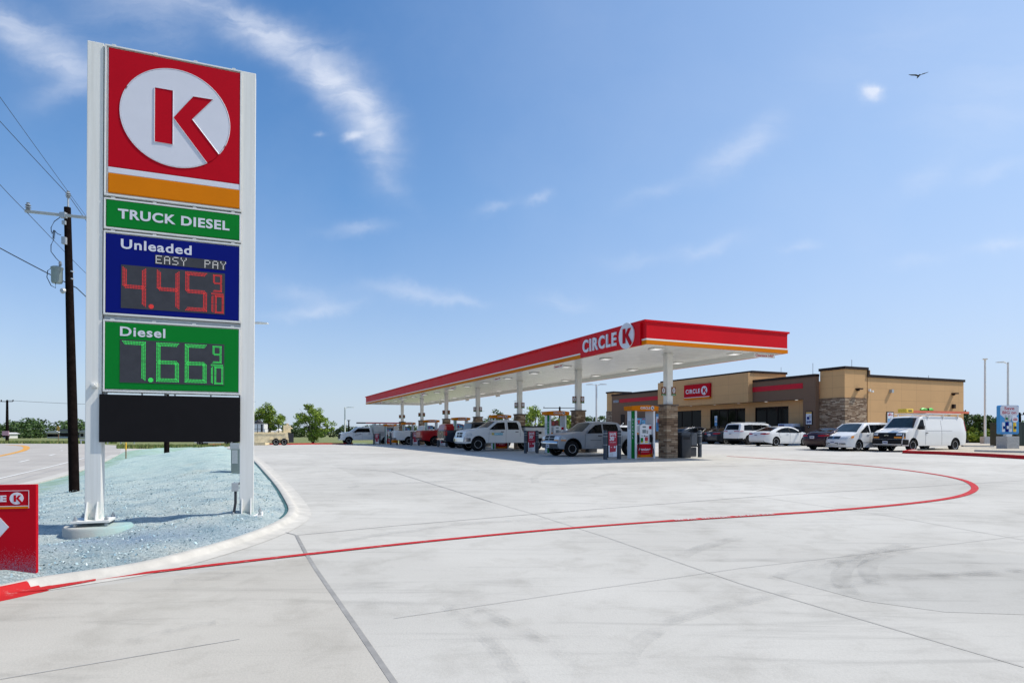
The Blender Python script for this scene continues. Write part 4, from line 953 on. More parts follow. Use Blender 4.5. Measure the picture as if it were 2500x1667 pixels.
lamp(1268, 979, 0, 112, 'light pole hidden behind the third canopy column, only its head showing', ((-1, .1),), .09, True, .5)
lamp(1171, 1003.5, 0, 165, 'most distant light pole hidden behind the fourth canopy column', ((1, .1),), .1, True, .9)
# ------------------------------------------------------------------ CANOPY
X0, X1, Y0, Y1 = 14.2, 21.45, 19.5, 75.4
ZB, ZT, ZS = 4.5, 5.34, 4.72
CXc = 17.83
org = (CXc, (Y0+Y1)/2, 0)
cp = empty('fuel_canopy', L2W(org[0], org[1], 0), TH, 'long flat red canopy with orange and white stripes on seven stone based columns', 'canopy')
def ring(x0, x1, y0, y1, z0, z1, t, mb=None, bev=0):
    mb = mb or MB()
    mb.box(x0, x0+t, y0, y1, z0, z1, 0, bev); mb.box(x1-t, x1, y0, y1, z0, z1, 0, bev)
    mb.box(x0+t+.001, x1-t-.001, y0, y0+t, z0, z1, 0, bev); mb.box(x0+t+.001, x1-t-.001, y1-t, y1, z0, z1, 0, bev); return mb
mb = ring(X0, X1, Y0, Y1, 4.712, ZT, .12)
for i in range(1, 23): yy = Y0+4.6+i*2.35; mb.box(X0-.003, X0-.0005, yy, yy+.01, 4.72, ZT-.002)
mb.build('red_fascia', m_fasc, cp, org=org)
mb = ring(X0-.10, X1+.10, Y0-.035, Y1+.10, ZT+.001, ZT+.075, .26); ring(X0-.02, X1+.02, Y0-.006, Y1+.02, ZT-.05, ZT, .14, mb); mb.build('fascia_cap', m_fasc, cp, org=org)
ring(X0-.012, X1+.012, Y0-.012, Y1+.012, 4.648, 4.7115, .13).build('white_stripe', m_white, cp, org=org)
ring(X0-.016, X1+.016, Y0-.016, Y1+.016, ZB, 4.6475, .13).build('orange_stripe', m_orange, cp, org=org)
ring(X0+.115, X1-.115, Y0+.115, Y1-.115, ZB+.004, 4.85, .02).build('inner_flashing', m_soff, cp, org=org)
mb = MB(); mb.box(X0+.14, X1-.14, Y0+.14, Y1-.14, ZS+.01, ZS+.35)
y = Y0+.16
mb.build('roof_deck', m_frame, cp, org=org)
mb = MB()
while y < Y1-.4:       # soffit boards, each with a raised lip
    mb.box(X0+.14, X1-.14, y+.006, y+.392, ZS, ZS+.009); y += .4
mb.build('soffit', m_soff, cp, org=org)
# near sign block
mb = MB(); mb.box(X0-.10, X0-.018, 19.78, 24.3, ZB-.02, ZT+.0, 0, .006); nb = mb.build('sign_panel', m_fasc, cp, org=org)
def yletters(par, s, ya, yb, z0, z1, x, mat, th, bold, org_, name='lettering'):
    o = text(par, s, ya, yb, z0, z1, x, mat, th, bold, name, face='-x', org=org_); return o
text(nb, 'CIRCLE', 24.02, 21.36, 4.66, 5.22, X0-.101, m_letter, .05, .03, face='-x', org=org, spacing=1.2)
emblem(nb, 20.64, 4.95, .51, X0-.101, .05, org=org, face='-x')
# downlights in two rows
ly = 21.7
while ly < 75:
    for lx in (16.3, 20.6):
        mb = MB(); mb.box(lx-.24, lx+.24, ly-.24, ly+.24, ZS-.055, ZS-.001, 0, .02); dl = mb.build('downlight', m_white, cp, org=org)
        mb = MB(); mb.box(lx-.18, lx+.18, ly-.18, ly+.18, ZS-.062, ZS-.0555); mb.build('lens', m_lens, dl, org=org)
    ly += 3.95
# clearance bars
def clearance(x, y, par, w=.95, dirx=True, words=True):
    mb = MB()
    if dirx: mb.box(x-w/2, x+w/2, y-.02, y+.02, ZB-.20, ZB-.03, 0, .006)
    else: mb.box(x-.02, x+.02, y-w/2, y+w/2, ZB-.20, ZB-.03, 0, .006)
    for s_ in (-.4, .4):
        a, b_ = (x+s_*w, y) if dirx else (x, y+s_*w); mb.tube([(a, b_, ZB-.03), (a, b_, ZS)], .008, 6)
    o = mb.build('clearance_bar', m_white, par, org=org)
    if words:
        if dirx: text(o, 'Clearance 14\'6"', x-w*.44, x+w*.44, ZB-.165, ZB-.06, y-.0205, m_red, .003, .02, org=org)
        else: text(o, 'Clearance 14\'6"', y+w*.44, y-w*.44, ZB-.165, ZB-.06, x-.0205, m_red, .003, .02, face='-x', org=org)
clearance(20.4, Y0+.25, cp, 1.15)
for y in (27.0, 34.8, 43.2, 51.2, 59.4, 68): clearance(X0+.25, y, cp, .95, False)
for y in (51, 59, 68): clearance(X1-.25, y, cp, .95, False, False)
CY = [22.87, 30.95, 39.0, 47.1, 55.35, 63.7, 72.2]
m_brn = M('pump_sign_brown', (.16, .05, .015), .5)
m_stcap = M('stone_cap', (.13, .10, .08), .85, 0, .2, 8)
for i, yc in enumerate(CY):
    zg = G(*L2W(CXc, yc)[:2])
    mb = MB(); mb.box(CXc-.15, CXc+.15, yc-.15, yc+.15, 2.3, ZS, 0, .006); mb.box(CXc-.19, CXc+.19, yc-.19, yc+.19, ZS-.10, ZS-.06); cl_ = mb.build('column', m_white, cp, org=org)
    mb = MB(); mb.box(CXc-.30, CXc+.30, yc-.30, yc+.30, zg-.1, 2.33); sb = mb.build('stone_base', m_stone, cl_, org=org)
    mb = MB(); mb.box(CXc-.34, CXc+.34, yc-.34, yc+.34, 2.331, 2.41, 0, .01); mb.build('stone_cap', m_stcap, cl_, org=org)
    for (a, b_) in ((CXc+.06, yc-.155), (CXc-.40, yc-.02)):
        mb = MB(); mb.box(a, a+.24, b_-.02, b_, 2.80, 3.19, 0, .005); s_ = mb.build('pump_number_sign', m_brn, cl_, org=org)
        mb = MB(); mb.box(a+.005, a+.235, b_-.024, b_-.0201, 2.805, 2.87); mb.build('green_strip', m_green, cl_, org=org)
        if i < 4:
            mb = MB(); mb.prism([(a+.125+.075*math.cos(t*math.pi/10), 3.03+.12*math.sin(t*math.pi/10)) for t in range(20)], b_-.024, b_-.0201); mb.build('white_oval', m_letter, cl_, org=org)
            text(cl_, str(2*i+1), a+.105, a+.145, 2.955, 3.10, b_-.0242, m_black, .002, .02, org=org)
            text(cl_, 'DIESEL', a+.04, a+.2, 2.82, 2.853, b_-.0242, m_letter, .002, .01, org=org)
# ------------------------------------------------------------------ DISPENSERS
m_pw = M('pump_white', (.66, .68, .71), .4, 0, .04, 5); m_adb = M('ad_blue', (.10, .32, .60), .45, 0, .5, 14); m_adr = M('ad_red', (.42, .03, .03), .45, 0, .4, 12)
m_adbr = M('ad_brown', (.20, .035, .02), .45, 0, .6, 10); m_yel2 = M('button_yellow', (.75, .5, .02), .5); m_lcd = M('lcd', (.16, .20, .22), .2)
m_silver = M('pump_silver', (.46, .47, .48), .45, 0, .08, 12)
def make_pump():
    t = empty('fuel_dispenser', (0, 0, 0), TH, 'x', 'fuel pump')
    mb = MB(); mb.box(-.53, -.43, -.30, .30, .0, 2.10, 0, .01); pl = mb.build('side_pillar', m_pw, t)
    for k in range(5): 
        mb = None
    m2 = MB(); m2.box(-.541, -.5302, -.26, -.02, .02, 2.09); gs = m2.build('green_strip', m_green, pl)
    for k, ch in enumerate('DIESEL'): text(pl, ch, -.095 if ch != 'I' else -.125, -.195 if ch != 'I' else -.155, 1.66-k*.155, 1.76-k*.155, -.5412, m_letter, .003, .0, face='-x')
    m2 = MB(); m2.box(-.536, -.5302, .04, .24, 1.30, 1.66); m2.build('notice', m_galv, pl)
    mb = MB(); mb.box(.43, .53, -.30, .30, .0, 2.10, 0, .01); mb.build('side_pillar', m_pw, t)
    m2 = MB()
    for k in range(4):
        for x in (-.545, -.42, .54): m2.box(x-.006, x+.006, -.305, -.29, 2.0-k*.07, 2.03-k*.07)
    m2.build('hinge_ticks', m_black, pl)
    mb = MB(); mb.box(-.425, .425, -.24, .24, .02, .64, 0, .01); bc = mb.build('base_cabinet', m_pw, t)
    mb = MB(); mb.box(-.415, .415, -.262, -.2405, .06, .64, 0, .008); rp_ = mb.build('red_door', m_red, bc)
    text(bc, 'Premium+', -.32, .30, .36, .48, -.263, m_letter, .004, .03, shear=.2)
    text(bc, 'with cleaning detergents', -.2, .24, .29, .315, -.263, m_letter, .003, .02)
    mb = MB(); mb.prism([(-.41, .065), (.41, .065), (.41, .24), (.25, .19), (.0, .16), (-.2, .17), (-.41, .22)], -.267, -.2625); mb.build('orange_swoosh', m_orange, bc)
    mb = MB(); mb.box(-.42, .42, -.20, .20, .645, 1.50, 0, .01); hd = mb.build('body', m_pw, t)
    mb = MB(); mb.prism([(-.24, .66), (.17, .66), (.19, .9), (.22, 1.44), (.08, 1.50), (-.05, 1.53), (-.18, 1.50), (-.26, 1.44), (-.26, .9)], -.27, -.2005); cn = mb.build('console', m_pw, t)
    mb = MB(); mb.box(-.13, .06, -.276, -.2705, 1.12, 1.28, 0, .006); mb.box(-.12, .05, -.276, -.2705, 1.36, 1.43); mb.build('screen', m_lcd, cn)
    mb = MB()
    for r_ in range(4):
        for c in range(3): mb.box(.085+c*.03, .107+c*.03, -.276, -.2705, 1.10+r_*.04, 1.125+r_*.04)
    mb.build('keypad', m_dark, cn)
    mb = MB(); mb.box(-.22, -.09, -.276, -.2705, .70, .92); gb = mb.build('diesel_button', m_green, cn)
    mb = MB(); mb.box(-.19, -.12, -.279, -.2765, .70, .76); mb.build('octane_label', m_yel2, cn)
    for k in range(3):
        mb = MB(); mb.box(.0+k*.055, .045+k*.055, -.276, -.2705, .78, .95); gb = mb.build('grade_button', m_red, cn)
        mb = MB(); mb.box(.0+k*.055, .045+k*.055, -.276, -.2705, .70, .765); mb.build('octane_label', m_yel2, cn)
    mb = MB(); mb.box(.04, .16, -.276, -.2705, .97, 1.0); mb.box(-.2, -.1, -.276, -.2705, 1.0, 1.02); mb.box(-.05, .02, -.276, -.2705, .98, 1.03); mb.build('small_labels', m_dark, cn)
    mb = MB(); mb.box(.25, .40, -.206, -.2005, 1.30, 1.44); mb.build('red_sticker', m_red, hd)
    mb = MB(); mb.box(-.41, -.28, -.206, -.2005, 1.18, 1.44); mb.build('price_sticker', m_galv, hd)
    mb = MB(); mb.box(-.41, -.28, -.206, -.2005, 1.03, 1.15); mb.build('orange_sticker', m_orange, hd)
    mb = MB(); mb.box(-.40, -.275, -.206, -.2005, .67, 1.02); mb.build('green_nozzle_panel', m_green, hd)
    for x in (-.35, .345):
        mb = MB(); mb.box(x-.05, x+.05, -.28, -.207, .72, 1.06, 0, .02); mb.tube([(x, -.29, .98), (x, -.33, .90), (x, -.30, .72)], .028, 8); nz = mb.build('nozzle', m_black, t, smooth=50)
        mb = MB(); L_ = [(x, -.30, .74), (x-.05, -.34, .55), (x-.10, -.35, .32), (x-.06, -.34, .14), (x+.04, -.33, .10), (x+.10, -.32, .22), (x+.08, -.31, .42), (x+.03, -.29, .60), (x+.02, -.28, .68)]
        mb.tube(L_, .016, 8); mb.build('hose', m_black, nz, smooth=60)
    mb = MB(); mb.box(-.42, .12, -.16, .16, 1.505, 1.80, 0, .008); ad = mb.build('ad_panel', m_dark, t)
    mb = MB(); mb.box(-.40, -.10, -.166, -.1605, 1.52, 1.78); mb.box(-.08, .10, -.166, -.1605, 1.52, 1.78); mb.build('ad_face', m_adb, ad)
    mb = MB(); mb.prism([(-.30, 1.54), (-.2, 1.54), (-.18, 1.70), (-.31, 1.70)], -.172, -.1665); mb.prism([(-.06, 1.72), (.08, 1.72), (.08, 1.76), (-.06, 1.76)], -.172, -.1665); mb.build('ad_picture', m_adr, ad)
    # curved orange topper
    mb = MB(); pts = []
    for k in range(13):
        a = -1+k/6; pts.append((a*.70, -.30-.13*(1-a*a)))
    poly = pts+[(x, -y) for x, y in reversed(pts)]
    n = len(poly); vs = [(x, y, 2.11-.02+.0*abs(x)+.03*(abs(x)/.7)**2) for x, y in poly]+[(x*1.02, y*1.02, 2.34-.045*(abs(x)/.7)**2) for x, y in poly]
    mb.add(vs, [(i, (i+1) % n, (i+1) % n+n, i+n) for i in range(n)]+[tuple(range(n)), tuple(reversed(range(n, 2*n)))]); tp = mb.build('topper', m_orange, t, smooth=40)
    text(tp, 'CIRCLE', -.36, .15, 2.165, 2.27, -.448, m_letter, .006, .03, shear=.12, spacing=1.1)
    emblem(tp, .27, 2.22, .088, -.448, .006, letter=m_dark)
    return t
pump0 = make_pump(); used = False
plabels = ['nearest fuel pump, orange topped with a red Premium door, at the nearest stone column', 'fuel pump between the silver pickup and the second stone column', 'fuel pump mostly hidden behind the cab of the white lettered pickup', 'orange topped fuel pump above the black truck bed left of the white lettered pickup',
           'fuel pump standing above the bed of the bright red pickup', 'fuel pump above the tail of the white utility truck, behind the red pickup', 'farthest fuel pump, in front of the white service truck with the ladder']
pumps = []
for i, yc in enumerate(CY):
    o = pump0 if i == 0 else copy_tree(pump0)
    w = L2W(16.37, yc); o.location = (w.x, w.y, G(w.x, w.y)); o['label'] = plabels[i]; o['group'] = 'orange topped fuel pumps under the canopy'; pumps.append(o)
for i in (1,):      # second pump carries a brown advert
    for k in kids(pumps[i]):
        if k.name.startswith('ad_panel'):
            for kk in kids(k):
                if kk.name.startswith('ad_face'):
                    kk.data = kk.data.copy(); kk.data.materials[0] = m_adbr
# islands
def make_bollard():
    t = empty('bollard', (0, 0, 0), TH, 'x', 'bollard')
    mb = MB(); mb.lathe([(.092, -.05), (.092, 1.16), (.088, 1.22), (.06, 1.25), (0, 1.255)], 20); s_ = mb.build('sleeve', m_boll, t, smooth=40)
    for z_ in (.62, .98, 1.11): mb = MB(); mb.lathe([(.0935, z_), (.096, z_+.004), (.096, z_+.016), (.0935, z_+.02)], 20); mb.build('band', m_galv, s_, smooth=30)
    return t
bol0 = make_bollard()
where = ['nearest pump island with the silver pickup', 'second nearest island, beside the white lettered pickup', 'third island, by the white pickup bumper', 'fourth island, left of the black pickup tail', 'fifth island, left of the red pickup tail', 'sixth island, in front of the white utility truck', 'farthest island, beside the white service truck']
first = True
bx = [(14.50, 'left'), (15.20, 'right')]
for i, yc in enumerate(CY):
    for (x, d) in bx+([(19.62, '')] if i == 0 else []):
        o = bol0 if first else copy_tree(bol0); first = False
        w = L2W(x, yc-.02); o.location = (w.x, w.y, G(w.x, w.y)); o['group'] = 'dark grey bollards at the island ends'
        o['label'] = ('%s poster bollard, %s' % (d, where[i])) if d else 'dark grey bollard right of the nearest stone column, beside the framed bin'
# posters
m_prb = M('poster_red', (.40, .012, .04), .5, 0, .05, 3); m_prw = M('poster_white', (.68, .70, .76), .5, 0, .05, 3)
def make_poster():
    t = empty('pump_poster', (0, 0, 0), TH, 'x', 'poster')
    mb = MB(); mb.box(-.25, .25, -.02, .02, .08, 1.23, 0, .006); mb.box(-.31, .31, -.03, .03, .62, .72, 0, .005); f = mb.build('frame', m_black, t)
    mb = MB(); mb.box(-.215, .215, -.024, -.0305, .60, 1.20); r_ = mb.build('red_sheet', m_prb, t)
    mb = MB(); mb.box(-.215, .215, -.024, -.0305, .10, .598); w_ = mb.build('white_sheet', m_prw, t)
    text(r_, 'SAVE', -.165, .165, 1.03, 1.15, -.0308, m_letter, .003, .04); text(r_, '30', -.16, .07, .80, 1.0, -.0308, m_letter, .003, .05); text(r_, '¢', .09, .15, .90, 1.0, -.0308, m_letter, .003, .03); text(r_, 'every gallon', -.15, .15, .71, .755, -.0308, m_letter, .003, .02)
    mb = MB(); mb.prism([(-.16, .30), (.15, .34), (.17, .60), (-.16, .60)], -.035, -.0308); b_ = mb.build('red_box', m_prb, w_)
    mb = MB(); mb.lathe([(.045, -.039), (.045, -.0355)], 16, 'y', (.09, 0, .53)); mb.box(-.11, -.04, -.038, -.0355, .51, .53); mb.build('white_mark', m_letter, w_)
    mb = MB()
    for k in range(4): mb.box(-.17, .02, -.0335, -.0308, .13+k*.04, .145+k*.04)
    mb.build('small_print', m_galv, w_)
    return t
po0 = make_poster()
for i, yc in enumerate(CY):
    o = po0 if i == 0 else copy_tree(po0); w = L2W(14.85, yc-.03); o.location = (w.x, w.y, G(w.x, w.y)); o['group'] = 'red and white savings posters between the bollards'
    o['label'] = 'red and white savings poster, '+where[i]
# bins
w = L2W(18.6, 22.8); t = empty('refuse_bin', (w.x, w.y, G(w.x, w.y)), TH, 'dark grey plastic refuse bin against the right side of the nearest stone column', 'bin')
mb = MB(); mb.box(-.26, .26, -.28, .28, 0, 1.0, 0, .04); mb.box(-.24, .30, -.26, .26, .02, .45, 0, .08); b_ = mb.build('body', m_dark, t, smooth=40)
mb = MB(); mb.box(-.26, .26, -.25, .25, 1.001, 1.17, 0, .05); hd = mb.build('hood', m_boll, t, smooth=40)
mb = MB(); mb.box(-.20, .18, -.29, -.262, .83, .95, 0, .01); mb.build('flap', m_black, hd)
w = L2W(19.22, 22.9); t = empty('service_stand', (w.x, w.y, G(w.x, w.y)), TH, 'grey framed windshield service box beside the bollard right of the nearest column', 'service box')
mb = MB(); mb.box(-.17, .17, -.15, .15, .55, 1.12, 0, .02); mb.build('towel_box', m_boll, t)
mb = MB(); mb.box(-.19, .34, -.17, .15, .48, .548, 0, .01); mb.build('tray', m_black, t)
mb = MB(); mb.box(-.17, .15, -.13, .13, .04, .46, 0, .02); mb.build('bucket', m_dark, t)
for i, yc in enumerate(CY[1:], 1):
    w = L2W(18.62, yc); t = empty('refuse_bin', (w.x, w.y, G(w.x, w.y)), TH, 'dark refuse bin beyond the column, '+where[i], 'bin')
    mb = MB(); mb.box(-.30, .30, -.28, .28, 0, 1.0, 0, .04); mb.build('body', m_dark, t); mb = MB(); mb.box(-.26, .26, -.25, .25, 1.001, 1.17, 0, .05); mb.build('hood', m_boll, t)
# ------------------------------------------------------------------ STORE
so_ = (50, 50, 0)
st_ = empty('convenience_store', L2W(50, 50, 0), TH, 'tan and brown single storey store with stone corners, dark windows and red bands', 'store')
GZ = .12
def part(name, mat, *boxes, parent=st_, bev=0):
    mb = MB()
    for b_ in boxes: mb.box(*b_, 0, bev)
    return mb.build(name, mat, parent, org=so_)
YE = 33.61; XB = 57.8
SW = GZ+.15
# main body behind everything
part('rear_block', m_tan, (45.6, XB, YE, 66.9, 0, 5.5))
part('brown_wall', m_brown, (42.5, 42.9, 35.84, 42.5, 3.87, 5.63), (42.5, 43.6, 35.84, 37.05, 0, 3.869))
part('brown_wall', m_brown, (42.5, 42.9, 55.65, 65.5, 3.87, 5.62), (42.5, 43.0, 57.6, 65.5, 0, 3.869))
def opening_wall(name, mat, x0, x1, y0, y1, z1, holes, hz0, hz1):
    bx_ = []; cur = y0
    for a, b_ in sorted(holes): bx_.append((x0, x1, cur, a, 0, z1)); bx_.append((x0, x1, a, b_, hz1, z1)); bx_.append((x0, x1, a, b_, 0, hz0)); cur = b_
    bx_.append((x0, x1, cur, y1, 0, z1)); return part(name, mat, *bx_)
holes = [(39.24, 43.02), (44.21, 48.92), (50.21, 54.9)]
opening_wall('storefront_wall', m_tan, 43.3, 43.6, 37.06, 57.55, 3.86, holes, .35, 3.41)
part('entry_soffit', m_tan, (42.92, 45.5, 37.06, 57.5, 3.88, 3.98))
part('sign_block', m_tan, (42.0, 46.6, 42.52, 55.62, 3.86, 6.50))
part('near_tower', m_tan, (43.0, 45.51, YE-.002, 35.83, 3.84, 6.05), (45.51, 45.9, YE-.002, 35.83, 5.5, 6.05))
part('near_tower_stone', m_stone, (42.93, 45.41, YE-.07, 35.83, -.05, 3.838))
part('far_tower', m_tan, (42.8, 45.4, 65.52, 67.1, 3.80, 6.03))
part('far_tower_stone', m_stone, (42.73, 45.4, 65.52, 67.15, -.05, 3.798))
part('parapet_cap', m_bronze, (42.38, 46.7, 42.44, 55.72, 6.501, 6.70), (42.42, 42.95, 35.85, 42.43, 5.631, 5.84), (42.42, 42.95, 55.73, 65.5, 5.621, 5.84), (42.9, 45.60, YE-.1, 35.9, 6.051, 6.26), (45.53, 45.72, YE-.09, 36, 5.70, 6.0505),
     (45.50, XB+.1, YE-.09, YE+.3, 5.501, 5.71), (XB-.2, XB+.1, YE+.31, 67, 5.501, 5.71), (42.7, 45.5, 65.51, 67.2, 6.031, 6.23))
part('red_band', M('band_red', (.50, .008, .025), .5, spec=.2), (42.46, 42.499, 37.06, 42.48, 4.76, 5.19)); part('red_band', M('band_red', 0), (42.46, 42.499, 56.2, 63.75, 4.72, 5.15))
part('step', m_conc, (40.9, 43.29, 33.5, 67.2, -.05, SW))
for i, (a, b_) in enumerate(holes):
    w_ = part('window', m_bronze, (43.36, 43.50, a, a+.07, .35, 3.41), (43.36, 43.50, b_-.07, b_, .35, 3.41), (43.36, 43.50, a+.071, b_-.071, 3.33, 3.41), (43.36, 43.50, a+.071, b_-.071, .35, .42))
    n = (3, 4, 3)[i]
    part('glass', m_glass, (43.42, 43.44, a+.072, b_-.072, .421, 3.329), parent=w_)
    part('mullion', m_bronze, *[(43.37, 43.419, a+(b_-a)*k/n-.03, a+(b_-a)*k/n+.03, .421, 3.329) for k in range(1, n)], parent=w_)
part('door_recess', m_bronze, (42.46, 42.499, 62.7, 63.5, .3, 3.3)); part('door_recess', m_bronze, (42.46, 42.499, 58.4, 60.0, .3, 2.6))
for y in (38.2, 41.5, 44.8, 48, 51.5, 55): part('soffit_light', m_lens, (43.0, 43.15, y-.08, y+.08, 3.845, 3.8795))
sb_ = part('store_sign', m_red, (41.78, 41.998, 47.25, 51.02, 4.60, 5.92), bev=.01)
part('white_rule', m_letter, (41.76, 41.7795, 47.28, 50.99, 4.60, 4.66), parent=sb_)
part('orange_rule', m_orange, (41.74, 41.998, 47.25, 51.02, 4.44, 4.599), parent=sb_)
text(sb_, 'CIRCLE', 50.72, 48.62, 5.02, 5.46, 41.779, m_letter, .03, .028, spacing=1.22, face='-x', org=so_)
emblem(sb_, 48.0, 5.24, .43, 41.779, .03, org=so_, face='-x')
nm_ = part('number_plate', m_galv, (42.47, 42.499, 64.02, 65.1, 4.79, 5.06)); text(nm_, '12275', 65.0, 64.12, 4.83, 5.02, 42.4695, m_blue, .003, .03, face='-x', org=so_)
# side wall fittings
def wallpack(x, z): 
    o = part('wall_light', m_bronze, (x-.21, x+.21, YE-.38, YE-.003, z-.02, z+.08)); part('bracket', m_bronze, (x-.1, x+.1, YE-.15, YE-.004, z-.12, z-.021), parent=o)
wallpack(44.29+.1, 4.5); wallpack(56.3, 4.44)
part('wall_box', m_galv, (48.16, 48.40, YE-.22, YE-.003, 4.33, 4.6)); part('wall_horn', m_bronze, (56.15, 56.4, YE-.2, YE-.003, 3.2, 3.55))
o = part('flood_light', m_white, (45.68, 45.82, YE-.12, YE-.003, 4.35, 4.5)); part('lamp', m_white, (45.52, 45.66, YE-.25, YE-.1, 4.42, 4.56), parent=o); part('lamp', m_white, (45.84, 45.98, YE-.25, YE-.1, 4.30, 4.45), parent=o)
part('downpipe', m_tan, (57.805, 57.88, YE+.05, YE+.13, 0, 5.4))
for (x, y, z, h_) in ((43.1, 36.6, 5.84, .95), (44.3, 34.0, 6.26, .6), (54.0, 34.2, 5.5, .5), (52.6, 34.2, 5.5, .35), (46.4, 42.9, 6.5, .7)):
    mb = MB(); mb.tube([(x, y, z-.2), (x, y, z+h_)], .02, 6); mb.build('roof_vent', m_galv, st_, org=so_)
part('roof_unit', m_galv, (46.8, 47.2, 43.2, 43.6, 5.5, 6.5), (44.6, 45.6, 61, 65.2, 5.5, 5.95))
# posters on the store
m_gold = M('poster_gold', (.62, .34, .03), .5)
def wposter(name, face, a, b_, z0, z1, pos, label, top, txt, mats, cat='poster'):
    if face == '-x': w = L2W(pos, (a+b_)/2)
    else: w = L2W((a+b_)/2, pos)
    t = empty(name, (w.x, w.y, z0), TH-(R(90) if face == '-x' else 0), label, cat); hw = abs(b_-a)/2; h = z1-z0
    mb = MB(); mb.box(-hw, hw, -.05, -.002, 0, h, 0, .004); f = mb.build('frame', m_black, t)
    mb = MB(); mb.box(-hw+.06, hw-.06, -.055, -.0505, .06, h-.06); sh = mb.build('sheet', m_prw, t)
    if top: mb = MB(); mb.box(-hw+.06, hw-.06, -.058, -.0552, h*.82, h-.07); mb.build('heading', top, sh)
    for (s, x0, x1, za, zb_, m) in txt: text(sh, s, -hw+2*hw*x0, -hw+2*hw*x1, h*za, h*zb_, -.0583, m, .003, .05)
    for (x0, x1, za, zb_, m) in mats:
        mb = MB(); mb.box(-hw+2*hw*x0, -hw+2*hw*x1, -.062, -.0553, h*za, h*zb_, 0, .01); mb.build('picture', m, sh)
    return t
wposter('wall_poster', '-x', 36.77, 36.11, 1.74, 2.86, 42.498, 'framed offer poster with a gold heading on the brown wall, left of the stone tower', m_gold, [('$49', .18, .85, .13, .3, m_blue)], [(.25, .6, .4, .6, m_blue), (.5, .8, .5, .72, m_galv)])
wposter('wall_poster', '-y', 47.80, 48.61, 1.6, 2.81, YE-.002, 'framed Save BIG poster on the sunny tan side wall above the white van', None, [('Save', .25, .75, .84, .92, m_red), ('BIG on', .18, .82, .73, .82, m_red)], [(.15, .4, .1, .55, m_adb), (.45, .65, .1, .6, m_galv), (.7, .88, .1, .4, m_adb)])
wposter('window_banner', '-x', 56.6, 55.62, 1.2, 3.25, 42.498, 'tall blue banner on the store wall behind the nearest stone column', m_adb, [], [(.1, .9, .05, .5, m_adb), (.3, .7, .3, .7, m_adr)], 'banner')
wposter('wall_notice', '-x', 36.56, 36.38, 1.5, 1.66, 42.498, 'small white notice under the gold headed poster', None, [], [], 'notice')
# ice chest, newspaper racks, hydrant
def Lthing(name, x, y, z, label, cat): w = L2W(x, y); return empty(name, (w.x, w.y, z), TH, label, cat)
t = Lthing('ice_chest', 42.4, 38.35, SW, 'pale ice chest with a blue sign by the dark store window', 'ice chest')
mb = MB(); mb.box(-.4, .4, -.75, .75, 0, 1.25, 0, .02); mb.build('cabinet', m_galv, t); mb = MB(); mb.box(-.42, .38, -.78, .78, 1.251, 1.6, 0, .01); hd = mb.build('header', m_prw, t); mb = MB(); mb.box(-.43, -.4205, .15, .7, 1.3, 1.52); mb.build('logo_patch', m_blue, hd)
mb = MB(); mb.box(-.42, -.401, -.68, -.03, .1, 1.15); mb.build('door', m_blue, t); mb = MB(); mb.box(-.42, -.401, .03, .68, .1, 1.15); mb.build('door', m_dark, t)
t = Lthing('propane_locker', 42.4, 37.2, SW, 'dark blue locker standing right of the pale ice chest', 'locker')
mb = MB(); mb.box(-.35, .35, -.33, .33, 0, 1.35, 0, .02); mb.build('cabinet', m_dark, t); mb = MB(); mb.box(-.365, -.351, -.22, .22, .65, 1.05); mb.build('blue_panel', m_blue, t); mb = MB(); mb.box(-.365, -.351, -.22, .22, .15, .4); mb.build('label_plate', m_prw, t)
t = Lthing('fire_hydrant', 41.3, 36.2, SW, 'small red hydrant like standpipe in front of the brown wall', 'hydrant')
mb = MB(); mb.lathe([(.16, 0), (.16, .05), (.11, .07), (.11, .62), (.15, .64), (.15, .68), (.12, .80), (.05, .88), (.03, .95), (0, .95)], 16); mb.build('barrel', m_redp, t, smooth=40)
mb = MB(); mb.lathe([(.06, -.2), (.06, .2)], 10, 'y', (0, 0, .5)); mb.build('outlet', m_redp, t)
# accessible parking signs
def parksign(x, y, label, vtop=None):
    t = Lthing('parking_sign', x, y, G(*L2W(x, y)[:2]), label, 'parking sign'); t['group'] = 'blue and white accessible parking signs'
    mb = MB(); mb.tube([(0, 0, 0), (0, 0, 2.55)], .03, 8); mb.build('post', m_galv, t)
    mb = MB(); mb.box(-.055, -.035, -.16, .16, 1.95, 2.55, 0, .004); pn = mb.build('panel', m_prw, t)
    mb = MB(); mb.box(-.060, -.0555, -.11, .11, 2.08, 2.36); mb.lathe([(0, -.062), (.05, -.0605)], 10, 'x', (0, 0, 2.44)); mb.build('symbol', m_adb, pn)
    mb = MB(); mb.box(-.055, -.035, -.16, .16, 1.62, 1.93, 0, .004); mb.build('lower_panel', m_adb, t)
parksign(41.2, 51.9, 'blue and white accessible parking sign behind the dark coupe')
parksign(41.2, 45.7, 'blue and white accessible parking sign behind the white parked sport utility')
